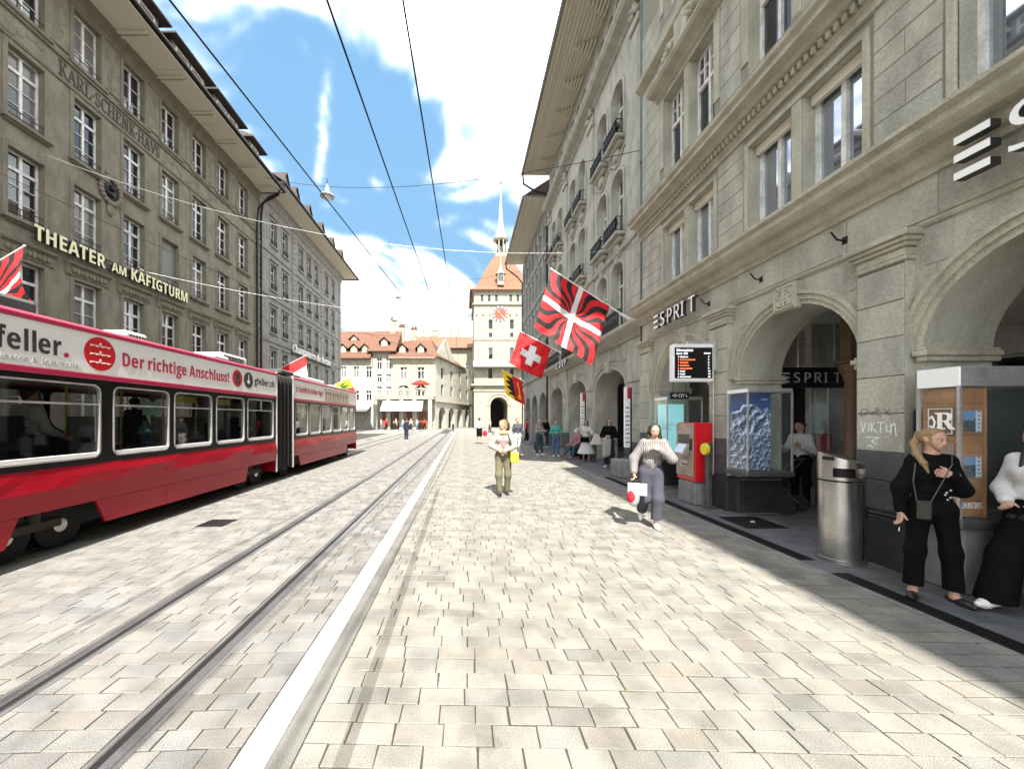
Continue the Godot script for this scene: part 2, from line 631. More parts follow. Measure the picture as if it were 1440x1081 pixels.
func person(label: String, at: Vector3, turn: float, S: Dictionary, group := "") -> Node3D:
	# the figure faces +z before it is turned; +x is its own left
	var o := thing("person", label, "person", at, turn, group)
	var h: float = S.get("h", 1.68) / 1.7
	var cell: float = S.get("cell", 0.024)
	var fine := cell < 0.018
	var up: Vector3 = S.get("torso", Vector3.UP).normalized()
	var legs: Array = S.get("legs", [[Vector3(-0.03, -1, 0), Vector3(0, -1, 0)], [Vector3(0.03, -1, 0), Vector3(0, -1, 0)]])
	var arms: Array = S.get("arms", [[Vector3(-0.2, -1, 0), Vector3(-0.05, -1, 0.2)], [Vector3(0.2, -1, 0), Vector3(0.05, -1, 0.2)]])
	var sh: float = S.get("shoulder", 0.165) * h
	var across := Vector3.RIGHT.rotated(Vector3.UP, S.get("twist", 0.0))
	var hips := []
	var low := 1e9
	for i in 2:
		var hp := Vector3((i * 2 - 1) * 0.088 * h, 0, 0)
		var kn: Vector3 = hp + legs[i][0].normalized() * 0.43 * h
		var an: Vector3 = kn + legs[i][1].normalized() * 0.40 * h
		hips.append([hp, kn, an])
		low = minf(low, an.y)
	var pel := Vector3(0, S.get("hip", -low + 0.075 * h), 0)
	for l in hips:
		for i in 3: l[i] += pel
	var neck := pel + up * 0.53 * h
	var chest := pel + up * 0.37 * h
	var waist := pel + up * 0.19 * h
	var w: float = S.get("width", 1.0)
	var torso := [
		[pel - across * 0.062 * h, pel + across * 0.062 * h, 0.102 * w * h, 0.102 * w * h], [waist - across * 0.045 * h, waist + across * 0.045 * h, 0.088 * w * h, 0.088 * w * h],
		[chest - across * 0.075 * h, chest + across * 0.075 * h, 0.095 * w * h, 0.095 * w * h], [pel, chest, 0.085 * w * h, 0.085 * w * h],
		[chest + up * 0.115 * h - across * sh * 0.82, chest + up * 0.115 * h + across * sh * 0.82, 0.05 * h, 0.05 * h], [chest, neck - up * 0.02 * h, 0.085 * w * h, 0.055 * h]]
	if S.get("bust", true):
		var fw := across.cross(up).normalized()
		for s in [-1.0, 1.0]: torso.append([chest + across * s * 0.06 * h + fw * 0.062 * h + up * 0.0, chest + across * s * 0.058 * h + fw * 0.05 * h - up * 0.03 * h, 0.052 * h, 0.05 * h])
	var skin := []
	for b in torso: skin.append([b[0], b[1], b[2] * 0.93, b[3] * 0.95])
	var top := []
	for b in torso: top.append([b[0], b[1], b[2] + 0.014, b[3] + 0.014])
	if not S.get("dress", false):
		top[0][2] = 0.092 * w * h
		top[0][3] = top[0][2]
	var hb := Basis(Vector3.UP, S.get("look", 0.0)) * Basis(Vector3.RIGHT, S.get("nod", 0.0))
	var hc := neck + up * 0.03 * h + Vector3(0, 0.125, 0.0) * h + hb.z * 0.025
	skin.append([neck - up * 0.03 * h, hc + hb * Vector3(0, -0.05, -0.02) * h, 0.056 * h, 0.05 * h])
	var sleeve: Array = S.get("sleeve", [0.058, 0.05, 0.045, 1.0])
	var hands := []
	for i in 2:
		var s := i * 2.0 - 1.0
		var p := chest + up * 0.11 * h + across * s * sh
		var e: Vector3 = p + arms[i][0].normalized() * 0.285 * h
		var f: Vector3 = arms[i][1].normalized()
		var wr := e + f * 0.245 * h
		skin.append([p - across * s * 0.025, e, 0.034 * h, 0.031 * h])
		skin.append([e, wr, 0.032 * h, 0.025 * h])
		top.append([p - across * s * 0.02, e, sleeve[0] * h, sleeve[1] * h])
		if sleeve[3] > 0.0: top.append([e, e.lerp(wr, sleeve[3] * 0.93), sleeve[1] * h, sleeve[2] * h])
		var pf: Vector3 = arms[i][2] if arms[i].size() > 2 else Vector3(-s, 0, 0)
		var hd: Vector3 = arms[i][3] if arms[i].size() > 3 else f
		var curl: float = arms[i][4] if arms[i].size() > 4 else 0.45
		hands.append([wr, hd, pf, s, curl])
		o.set_meta("wrist%d" % i, wr + hd.normalized() * 0.09 * h)
	var low_cloth := [[pel - across * 0.064 * h, pel + across * 0.064 * h, 0.112 * w * h, 0.112 * w * h], [waist - across * 0.04 * h - up * 0.06 * h, waist + across * 0.04 * h - up * 0.06 * h, 0.098 * w * h, 0.098 * w * h]]
	var pants: Array = S.get("pants", [0.092, 0.07, 0.066, 0.09])
	var shoes := MB.new()
	for i in 2:
		var l: Array = hips[i]
		skin.append([l[0], l[1], 0.068 * h, 0.046 * h])
		skin.append([l[1], l[2], 0.046 * h, 0.033 * h])
		if S.get("dress", false) == false:
			low_cloth.append([l[0], l[1], pants[0] * h, pants[1] * h])
			if pants[2] > 0.0: low_cloth.append([l[1], l[2], pants[1] * h, pants[2] * h])
		var toe: Vector3 = (S.get("toes", [Vector3(-0.15, 0, 1), Vector3(0.15, 0, 1)])[i] as Vector3).normalized()
		var shin: Vector3 = legs[i][1].normalized()
		var foot := l[2] as Vector3
		var heel := foot + shin * 0.035 * h - toe * 0.045 * h
		var ball := foot + toe * 0.10 * h + (shin * 0.05 * h if S.get("flat", true) else shin * 0.03 * h)
		var tip := foot + toe * 0.16 * h + shin * 0.052 * h
		skin.append([foot + shin * 0.03 * h, ball, 0.03 * h, 0.028 * h])
		var ss: float = S.get("shoe_size", 1.0)
		field(shoes, [[heel, ball, 0.036 * h * ss, 0.037 * h * ss], [ball, tip, 0.037 * h * ss, 0.026 * h * ss], [foot + shin * 0.02, ball, 0.04 * h * S.get("ankle_boot", 0.8), 0.034 * h]], minf(cell, 0.014), 0.008)
	if S.get("dress", false):
		var hem: float = S.hem_y
		var hr: float = S.hem_r
		low_cloth.append([pel, Vector3(pel.x, hem, pel.z), 0.12 * h, hr])
	var skin_mat: Material = M[S.get("skin", "skin")]
	var body := MB.new()
	field(body, skin, cell, 0.016)
	# the head on a grid of its own
	var hs := 1.0 * h
	var q := Transform3D(hb.scaled(Vector3(hs, hs, hs)), hc)
	var head := [
		[(q * Vector3(0, 0.032, -0.03)), (q * Vector3(0, 0.036, 0.012)), 0.076 * hs, 0.072 * hs], [(q * Vector3(0, -0.005, 0.03)), (q * Vector3(0, -0.066, 0.047)), 0.056 * hs, 0.03 * hs],
		[(q * Vector3(-0.028, -0.02, 0.042)), (q * Vector3(-0.02, -0.05, 0.045)), 0.034 * hs, 0.026 * hs], [(q * Vector3(0.028, -0.02, 0.042)), (q * Vector3(0.02, -0.05, 0.045)), 0.034 * hs, 0.026 * hs],
		[(q * Vector3(0, -0.04, -0.02)), (q * Vector3(0, -0.10, -0.025)), 0.05 * hs, 0.05 * hs]]
	if fine:
		head += [[(q * Vector3(0, 0.008, 0.081)), (q * Vector3(0, -0.026, 0.098)), 0.007 * hs, 0.009 * hs], [(q * Vector3(-0.009, -0.03, 0.088)), (q * Vector3(0.009, -0.03, 0.088)), 0.008 * hs, 0.008 * hs],
			[(q * Vector3(-0.034, 0.022, 0.07)), (q * Vector3(-0.012, 0.022, 0.078)), 0.011 * hs, 0.011 * hs], [(q * Vector3(0.034, 0.022, 0.07)), (q * Vector3(0.012, 0.022, 0.078)), 0.011 * hs, 0.011 * hs],
			[(q * Vector3(-0.017, -0.053, 0.077)), (q * Vector3(0.017, -0.053, 0.077)), 0.006 * hs, 0.006 * hs], [(q * Vector3(-0.013, -0.062, 0.076)), (q * Vector3(0.013, -0.062, 0.076)), 0.007 * hs, 0.007 * hs],
			[(q * Vector3(-0.074, -0.005, 0.0)), (q * Vector3(-0.078, 0.02, -0.008)), 0.01 * hs, 0.013 * hs], [(q * Vector3(0.074, -0.005, 0.0)), (q * Vector3(0.078, 0.02, -0.008)), 0.01 * hs, 0.013 * hs]]
	else:
		head.append([(q * Vector3(0, 0.005, 0.08)), (q * Vector3(0, -0.028, 0.095)), 0.009 * hs, 0.011 * hs])
	var inv := hb.inverse()
	field(body, head, S.get("head_cell", 0.013), 0.007 if fine else 0.01, -1e9, [hc, inv, hs])
	for hd in hands:
		var hbn := []
		if fine or S.get("fingers", false):
			hand_bones(hbn, hd[0], hd[1], hd[2], hd[3], hd[4], h)
			hbn.append([hd[0] - hd[1].normalized() * 0.03, hd[0] + hd[1].normalized() * 0.02, 0.026 * h, 0.022 * h])
			field(body, hbn, 0.0055, 0.003)
		else:
			hand_bones(hbn, hd[0], hd[1], hd[2], hd[3], hd[4], h * 1.08)
			field(body, hbn, 0.011, 0.003)
	part("body", body, skin_mat, o)
	if fine:
		for s in [-1.0, 1.0]:
			var ey := MB.new()
			ey.ball((q * Vector3(s * 0.031, 0.002, 0.074)), Vector3(0.012, 0.0085, 0.012) * hs, 10, 8)
			var eye := part("eye", ey, M.eye_white, o)
			var ir := MB.new()
			ir.ball((q * Vector3(s * 0.031, 0.002, 0.074)) + hb * Vector3(0.002, 0, 0.0085), Vector3(0.0058, 0.0058, 0.0058) * hs, 8, 6)
			part("iris", ir, M.black_plastic, eye)
	var mt := MB.new()
	field(mt, top, cell, 0.016, S.get("top_y", -1e9))
	part("dress" if S.get("dress", false) and S.get("top") == S.get("bottom") else "top", mt, M[S.top], o)
	var ml := MB.new()
	field(ml, low_cloth, cell, 0.02, S.get("hem_y", pants[3] * h))
	part("skirt" if S.get("dress", false) else "trousers" if pants[2] > 0.0 else "shorts", ml, M[S.bottom], o)
	part("shoes", shoes, M[S.get("shoe", "white_shoe")], o)
	var hair := []
	for b in [[0, 0.04, -0.036, 0, 0.047, 0.0, 0.079, 0.071], [-0.04, 0.03, -0.045, -0.035, 0.075, 0.022, 0.042, 0.031], [0.04, 0.03, -0.045, 0.035, 0.075, 0.022, 0.042, 0.031], [0, 0.03, -0.05, 0, -0.04, -0.052, 0.06, 0.042]] + S.get("locks", []):
		hair.append([(q * Vector3(b[0], b[1], b[2])), (q * Vector3(b[3], b[4], b[5])), b[6] * hs, b[7] * hs])
	var mh := MB.new()
	field(mh, hair, S.get("head_cell", 0.013), 0.008)
	part("hair", mh, M[S.get("hair", "dark_hair")], o)
	if S.has("glasses"):
		var gl := MB.new()
		for s in [-1.0, 1.0]:
			gl.ball((q * Vector3(s * 0.033, 0.0, 0.083)), Vector3(0.026, 0.021, 0.01) * hs, 10, 6)
			gl.cyl((q * Vector3(s * 0.06, 0.005, 0.075)), (q * Vector3(s * 0.08, 0.01, -0.01)), 0.003, 0.003, 5)
		gl.cyl((q * Vector3(-0.012, 0.003, 0.09)), (q * Vector3(0.012, 0.003, 0.09)), 0.003, 0.003, 5)
		part("sunglasses", gl, M.black_plastic, o)
	return o


func _ready() -> void:
	rng.seed = 4711
	# camera: level, looking along the street, the frame shifted
	var cam := Camera3D.new()
	cam.name = "camera"
	cam.projection = Camera3D.PROJECTION_FRUSTUM
	cam.near = 0.05
	cam.far = 600.0
	cam.size = 0.05 * 1081.0 / LENS
	cam.frustum_offset = Vector2(68.0, 47.5) / LENS * 0.05
	cam.position = Vector3(0, EYE, 0)
	add_child(cam)
	cam.current = true
	# sky, sun, exposure
	var we := WorldEnvironment.new()
	we.name = "world"
	var env := Environment.new()
	env.background_mode = Environment.BG_SKY
	env.sky = Sky.new()
	var pan := PanoramaSkyMaterial.new()
	pan.panorama = ImageTexture.create_from_image(sky_image())
	env.sky.sky_material = pan
	env.background_energy_multiplier = 1.0
	env.tonemap_mode = Environment.TONE_MAPPER_LINEAR
	env.tonemap_exposure = 3.5
	env.sdfgi_enabled = true
	env.ssao_enabled = true
	env.ssil_enabled = true
	we.environment = env
	add_child(we)
	var sun := DirectionalLight3D.new()
	sun.name = "sun"
	sun.light_energy = 1.35
	sun.light_color = Color(1.0, 0.972, 0.925)
	sun.light_angular_distance = 0.5
	sun.shadow_enabled = true
	var alt := deg_to_rad(49.0)
	var az := deg_to_rad(3.0)
	var toward := Vector3(-sin(az) * cos(alt), -sin(alt), -cos(az) * cos(alt))
	sun.basis = Basis.looking_at(toward, Vector3.UP)
	add_child(sun)
	materials()
	ground()
	building_arcade_near()
	building_arcade_far()
	building_left()
	building_left_far()
	buildings_square()
	gate_tower()
	tram()
	flags()
	wires()
	street_things()
	people()


func sky_image() -> Image:
	var w := 1024
	var h := 512
	var im := Image.create(w, h, false, Image.FORMAT_RGBF)
	var a := FastNoiseLite.new()
	a.seed = 11
	a.noise_type = FastNoiseLite.TYPE_SIMPLEX
	a.frequency = 1.1
	a.fractal_octaves = 6
	a.fractal_gain = 0.6
	var wp := FastNoiseLite.new()
	wp.seed = 5
	wp.frequency = 0.8
	wp.fractal_octaves = 3
	for y in h:
		var el := PI / 2 - PI * (y + 0.5) / h
		var sy := sin(el)
		var cy := cos(el)
		for x in w:
			var an := wrapf((float(x) + 0.5) / w * TAU, -PI, PI)
			var d := Vector3(sin(an) * cy, sy, -cos(an) * cy)
			var up := maxf(sy, 0.0)
			var zen := pow(1.0 - up, 2.0)
			var blue := Vector3(0.08, 0.163, 0.268).lerp(Vector3(0.115, 0.205, 0.295), zen)
			var p := Vector3(d.x, 0, d.z) / (up + 0.35)
			var wv := Vector3(wp.get_noise_3dv(p * 1.3), 0, wp.get_noise_3dv(p * 1.3 + Vector3(7, 0, 3))) * 0.25
			var f := a.get_noise_3dv((p + wv) * 1.7) + 0.5 * a.get_noise_3dv((p + wv * 1.6) * Vector3(4.0, 1.0, 7.0))
			# where the clouds of the day stand
			var bias := 0.2
			var e := rad_to_deg(el)
			var z := rad_to_deg(an)
			bias -= 0.62 * exp(-(pow((z + 8.0) / 27.0, 4) + pow((e - 31.0) / 14.0, 4)))
			bias += 1.1 * exp(-(pow((z - 9.0) / 14.0, 2) + pow((e - 45.0) / 8.5, 2)))
			bias += 0.5 * exp(-(pow((z + 7.0) / 9.0, 2) + pow((e - 47.0) / 5.0, 2)))
			bias += 0.3 * exp(-(pow((z + 26.0) / 9.0, 2) + pow((e - 43.0) / 6.0, 2)))
			bias += 0.62 * exp(-(pow((z - 0.0) / 6.5, 2) + pow((e - 33.2) / 1.8, 2)))
			bias += 0.45 * exp(-(pow((z + 12.5) / 3.0, 2) + pow((e - 30.5) / 1.3, 2)))
			bias += 0.5 * exp(-(pow((z + 16.0) / 8.0, 2) + pow((e - 20.5) / 4.0, 2)))
			bias += 0.55 * exp(-pow(e / 13.0, 2))
			var trail := exp(-pow((z + 20.2 - 0.12 * (e - 34.0) + wp.get_noise_2d(e * 0.8, 3.0) * 0.35) / 0.5, 2)) * smoothstep(29.0, 31.0, e) * (1.0 - smoothstep(36.0, 42.0, e)) * (0.62 + 0.9 * a.get_noise_2d(z * 0.9, e * 0.7))
			var k := clampf(smoothstep(-0.3, 0.75, f * 0.85 + bias), 0.0, 1.0)
			k = clampf(maxf(k, trail * 0.36), 0.0, 1.0)
			var c := blue.lerp(Vector3(1.3, 1.29, 1.27), k)
			if el < 0.0: c = Vector3(0.35, 0.35, 0.34)
			im.set_pixel(x, y, Color(c.x, c.y, c.z))
	return im


func materials() -> void:
	noise_fine = noise_tex(0.03, 5, 0.9, 1.05, 1)
	noise_blotch = noise_tex(0.012, 4, 0.82, 1.08, 2)
	noise_streak = noise_tex(0.014, 5, 0.84, 1.07, 7)
	noise_strand = noise_tex(0.05, 4, 0.55, 1.2, 9)
	noise_speck = noise_tex(0.07, 4, 0.68, 1.18, 3)
	noise_bump = noise_tex(0.06, 5, 0.0, 1.0, 4)
	noise_bump.as_normal_map = true
	noise_bump.bump_strength = 6.0
	mat("sandstone", lin(0.45, 0.44, 0.365), 0.88, "stone")
	mat("sandstone_trim", lin(0.45, 0.43, 0.335), 0.85, "stone")
	mat("sandstone_dark", lin(0.10, 0.098, 0.105), 0.85, "stone")
	mat("plinth_stone", lin(0.035, 0.038, 0.042), 0.7, "granite")
	mat("sandstone_joint", lin(0.23, 0.22, 0.175), 0.95)
	mat("gutter_grey", lin(0.22, 0.22, 0.21), 0.5)
	mat("joint", lin(0.16, 0.15, 0.12), 0.95)
	mat("far_stone", lin(0.46, 0.45, 0.385), 0.88, "stone")
	mat("grey_stone", lin(0.36, 0.36, 0.335), 0.88, "stone")
	mat("olive_plaster", lin(0.225, 0.21, 0.158), 0.9, "plaster")
	mat("olive_trim", lin(0.21, 0.19, 0.14), 0.88, "plaster")
	mat("grey_plaster", lin(0.27, 0.265, 0.24), 0.9, "plaster")
	mat("grey_trim", lin(0.28, 0.275, 0.255), 0.9, "plaster")
	mat("cream_plaster", lin(0.37, 0.345, 0.255), 0.9, "plaster")
	mat("pale_plaster", lin(0.38, 0.37, 0.31), 0.9, "plaster")
	mat("tower_stone", lin(0.34, 0.318, 0.25), 0.9, "stone")
	mat("tower_trim", lin(0.30, 0.28, 0.22), 0.9, "stone")
	mat("soffit", lin(0.62, 0.57, 0.46), 0.8)
	mat("soffit_pale", lin(0.64, 0.59, 0.48), 0.8)
	mat("roof_tile", lin(0.15, 0.07, 0.043), 0.9, "roof")
	mat("roof_orange", lin(0.21, 0.105, 0.06), 0.9, "roof")
	mat("roof_dark", lin(0.06, 0.045, 0.04), 0.9, "roof")
	mat("paver", lin(0.285, 0.272, 0.24), 0.9, "granite")
	mat("paver_grey", lin(0.265, 0.254, 0.238), 0.85, "granite")
	mat("slab", lin(0.16, 0.158, 0.16), 0.8, "granite")
	mat("sand_joint", lin(0.06, 0.056, 0.042), 0.95, "granite")
	mat("moss", lin(0.13, 0.14, 0.03), 0.95)
	mat("asphalt", lin(0.27, 0.26, 0.235), 0.9, "granite")
	mat("granite_kerb", lin(0.2, 0.195, 0.175), 0.8, "granite")
	mat("white_line", lin(0.8, 0.79, 0.77), 0.7, "paint")
	mat("rail_steel", lin(0.42, 0.42, 0.43), 0.32, "metal", 0.85)
	mat("rail_filler", lin(0.15, 0.148, 0.145), 0.8, "granite")
	mat("rail_rust", lin(0.07, 0.055, 0.05), 0.8, "metal", 0.2)
	mat("groove", lin(0.004, 0.004, 0.004), 0.9)
	mat("iron", lin(0.009, 0.009, 0.01), 0.5, "", 0.4)
	mat("drain_iron", lin(0.02, 0.02, 0.021), 0.6, "metal", 0.5)
	mat("copper_pipe", lin(0.10, 0.145, 0.145), 0.5, "metal", 0.3)
	mat("dark_pipe", lin(0.045, 0.05, 0.05), 0.5, "metal", 0.3)
	mat("steel", lin(0.55, 0.54, 0.52), 0.3, "metal", 0.95)
	mat("aluminium", lin(0.6, 0.6, 0.6), 0.42, "metal", 0.6)
	mat("grey_metal", lin(0.11, 0.11, 0.11), 0.5, "metal", 0.4)
	mat("white_paint", lin(0.80, 0.79, 0.75), 0.45, "paint")
	mat("white_plain", lin(0.82, 0.82, 0.81), 0.4)
	mat("black_plastic", lin(0.005, 0.005, 0.006), 0.4)
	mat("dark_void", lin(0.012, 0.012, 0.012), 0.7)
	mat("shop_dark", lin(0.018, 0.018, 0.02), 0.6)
	mat("ceiling_white", lin(0.75, 0.75, 0.73), 0.9, "plaster")
	mat("arcade_wall", lin(0.55, 0.54, 0.5), 0.9, "plaster")
	var wg := mat("window_glass", lin(0.012, 0.016, 0.02), 0.04)
	wg.metallic_specular = 1.0
	var wb := mat("window_bright", lin(0.4, 0.44, 0.5), 0.03, "", 0.8)
	wb.metallic_specular = 1.0
	mat("pane_curtain", lin(0.16, 0.155, 0.145), 0.08)
	mat("roller_blind", lin(0.24, 0.235, 0.22), 0.8)
	mat("tram_red", lin(0.30, 0.006, 0.016), 0.2)
	mat("tram_crimson", lin(0.42, 0.02, 0.07), 0.25)
	mat("tram_white", lin(0.8, 0.79, 0.78), 0.25)
	mat("tram_black", lin(0.006, 0.006, 0.007), 0.3)
	mat("tram_inside", lin(0.12, 0.125, 0.12), 0.7)
	mat("tram_seat", lin(0.012, 0.018, 0.028), 0.8)
	mat("rubber", lin(0.01, 0.01, 0.01), 0.8)
	M.tram_red.metallic_specular = 0.4
	M.tram_black.metallic_specular = 0.35
	mat("bellows", lin(0.012, 0.011, 0.011), 0.7)
	mat("letter_black", lin(0.03, 0.03, 0.032), 0.5)
	mat("letter_grey", lin(0.45, 0.45, 0.45), 0.5)
	mat("letter_red", lin(0.40, 0.015, 0.06), 0.5)
	mat("letter_white", lin(0.85, 0.85, 0.83), 0.4)
	mat("letter_cream", lin(0.80, 0.75, 0.46), 0.4)
	mat("frieze_letter", lin(0.055, 0.05, 0.04), 0.8)
	mat("bright_red", lin(0.60, 0.012, 0.018), 0.28)
	mat("machine_tan", lin(0.42, 0.36, 0.29), 0.45, "metal", 0.3)
	mat("yellow", lin(0.75, 0.60, 0.03), 0.4)
	mat("concrete", lin(0.30, 0.295, 0.28), 0.9, "granite")
	mat("wood", lin(0.46, 0.22, 0.075), 0.5, "paint")
	mat("wood_dark", lin(0.2, 0.08, 0.03), 0.5, "paint")
	mat("terracotta", lin(0.32, 0.21, 0.14), 0.7, "stone")
	mat("graffiti_white", lin(0.8, 0.8, 0.8), 0.7)
	mat("graffiti_black", lin(0.05, 0.05, 0.05), 0.7)
	mat("clock_red", lin(0.42, 0.04, 0.025), 0.6)
	mat("gold", lin(0.75, 0.55, 0.15), 0.4)
	mat("flower_red", lin(0.5, 0.03, 0.03), 0.8)
	mat("leaf", lin(0.06, 0.10, 0.025), 0.7)
	mat("spire_white", lin(0.27, 0.27, 0.275), 0.5)
	mat("awning_white", lin(0.5, 0.48, 0.45), 0.8, "cloth")
	mat("awning_red", lin(0.55, 0.04, 0.03), 0.8, "cloth")
	# people
	var sk := mat("skin", lin(0.47, 0.275, 0.195), 0.55)
	sk.subsurf_scatter_enabled = true
	sk.subsurf_scatter_strength = 0.15
	mat("eye_white", lin(0.7, 0.68, 0.66), 0.2)
	mat("dark_hair", lin(0.028, 0.018, 0.012), 0.5, "hair")
	mat("brown_hair", lin(0.035, 0.02, 0.011), 0.5, "hair")
	mat("blond_hair", lin(0.34, 0.225, 0.10), 0.45, "hair")
	mat("grey_hair", lin(0.5, 0.48, 0.45), 0.6, "hair")
	mat("black_cloth", lin(0.006, 0.006, 0.007), 0.85, "cloth")
	mat("white_cloth", lin(0.6, 0.59, 0.58), 0.85, "cloth")
	mat("slate_cloth", lin(0.07, 0.068, 0.09), 0.85, "cloth")
	mat("olive_cloth", lin(0.145, 0.135, 0.09), 0.85, "cloth")
	mat("beige_cloth", lin(0.45, 0.39, 0.30), 0.85, "cloth")
	mat("jacket_cloth", lin(0.33, 0.30, 0.27), 0.85, "cloth")
	mat("pink_cloth", lin(0.42, 0.18, 0.23), 0.85, "cloth")
	mat("teal_cloth", lin(0.08, 0.36, 0.33), 0.85, "cloth")
	mat("jeans", lin(0.09, 0.15, 0.27), 0.85, "cloth")
	mat("dark_jeans", lin(0.05, 0.09, 0.11), 0.85, "cloth")
	mat("red_cloth", lin(0.5, 0.03, 0.04), 0.85, "cloth")
	mat("navy_cloth", lin(0.03, 0.035, 0.06), 0.85, "cloth")
	mat("white_shoe", lin(0.72, 0.71, 0.7), 0.6)
	mat("black_shoe", lin(0.015, 0.015, 0.015), 0.4)
	mat("tan_shoe", lin(0.36, 0.2, 0.09), 0.6)
	var bl := print_mat("blouse_cloth", blouse_image(), 0.85)
	bl.uv1_triplanar = true
	bl.uv1_scale = Vector3(5, 5, 5)
	glass_mat("tram_glass", Color(0.03, 0.04, 0.04), 0.55)
	glass_mat("clear_glass", Color(0.6, 0.65, 0.65), 0.12)
	glass_mat("shop_glass", Color(0.05, 0.055, 0.06), 0.45)


func blouse_image() -> Image:
	var im := Image.create(128, 128, false, Image.FORMAT_RGB8)
	for y in 128:
		for x in 128:
			var s := sin((x + y * 0.5 + 6.0 * sin(y * 0.1)) * TAU / 16.0)
			var k := 0.58 if s > -0.1 else 0.22
			im.set_pixel(x, y, Color(k, k * 0.97, k * 0.97))
	return im


func sheet(x0: float, x1: float, d0: float, d1: float, y: float) -> MB:
	var mb := MB.new()
	mb.quad(Vector3(x0, y, -d0), Vector3(x1, y, -d0), Vector3(x1, y, -d1), Vector3(x0, y, -d1))
	return mb


func paving(parent: Node3D, zones: Array, material: Material, d0: float, d1: float, budget: int, rest_name: String, called := "paver") -> void:
	# zones: [x0, x1, shortest, longest piece, depth of a row, slant of the rows, darkest, lightest]
	var rest := MB.new()
	var made := 0
	var meshes := []
	for z in zones:
		var d := d0
		while d < d1:
			var row: float = z[4] * rng.randf_range(0.95, 1.05)
			var x: float = z[0] - rng.randf_range(0.0, z[2] * 0.8)
			while x < z[1] - 0.02:
				var w := rng.randf_range(z[2], z[3])
				if z[1] - x - w < z[2] * 0.45: w = z[1] - x
				var a := maxf(x, z[0])
				var b := x + w
				x += w
				if b - a < 0.02: continue
				var dd: float = d - (a - z[0]) * z[5]
				var g := 0.0045 if d < 8.0 else 0.006
				var k := tone(z[6], z[7], 0.035)
				if rng.randf() < 0.1: k = k * 1.13
				if rng.randf() < 0.08: k = k * 0.86
				var px := (a + b) / 2.0 * LENS / maxf(dd, 0.3)
				var seen := dd > 1.85 and px < 800.0 and px > -665.0
				var mb := MB.new() if seen and made < 6000 else rest
				if seen: meshes.append([dd, mb])
				mb.col = k
				var lift := rng.randf_range(-0.0015, 0.0015)
				mb.pillow(Vector3(a + g, -0.02 + lift, -dd - g * 0.9), Vector3(1, 0, z[5]), Vector3.FORWARD, b - a - 2 * g, row - 1.8 * g, 0.02, 0.0022, jit(0.0035 if dd < 9.0 else 0.002))
			d += row
	meshes.sort_custom(func(p, q): return p[0] < q[0])
	for m in meshes:
		made += 1
		if made <= budget: part(called, m[1], material, parent)
		else:
			rest.v.append_array(m[1].v); rest.n.append_array(m[1].n); rest.c.append_array(m[1].c); rest.t.append_array(m[1].t)
	part(rest_name, rest, material, parent).set_meta("kind", "stuff")


func rail(x: float, flip: float) -> void:
	# grooved tram rail, its head on the outer side
	var mb := MB.new()
	var far := 62.0
	var pr := [[-0.055, 0.0], [0.012, 0.0]]
	var o := Node3D.new()
	o.name = numbered("tram_rail")
	add_child(o)
	o.set_meta("kind", "structure")
	o.position = Vector3(x, 0, 0)
	o.scale = Vector3(1, 1, 1)
	var head := MB.new()
	head.bev(minf(-0.06 * flip, 0.01 * flip), maxf(-0.06 * flip, 0.01 * flip), -0.06, 0.006, -far, 2.0, 0.006)
	part("rail_head", head, M.rail_steel, o)
	var groove := MB.new()
	groove.bx(minf(0.01 * flip, 0.055 * flip), maxf(0.01 * flip, 0.055 * flip), -0.06, -0.0045, -far, 2.0)
	part("groove", groove, M.groove, o)
	var lip := MB.new()
	lip.bev(minf(0.055 * flip, 0.07 * flip), maxf(0.055 * flip, 0.07 * flip), -0.06, 0.003, -far, 2.0, 0.004)
	part("guard_lip", lip, M.rail_steel, o)
	var fill := MB.new()
	fill.bx(minf(0.07 * flip, 0.095 * flip), maxf(0.07 * flip, 0.095 * flip), -0.06, -0.003, -far, 2.0)
	fill.bx(minf(-0.09 * flip, -0.06 * flip), maxf(-0.09 * flip, -0.06 * flip), -0.06, -0.002, -far, 2.0)
	part("joint_filler", fill, M.rail_filler, o)


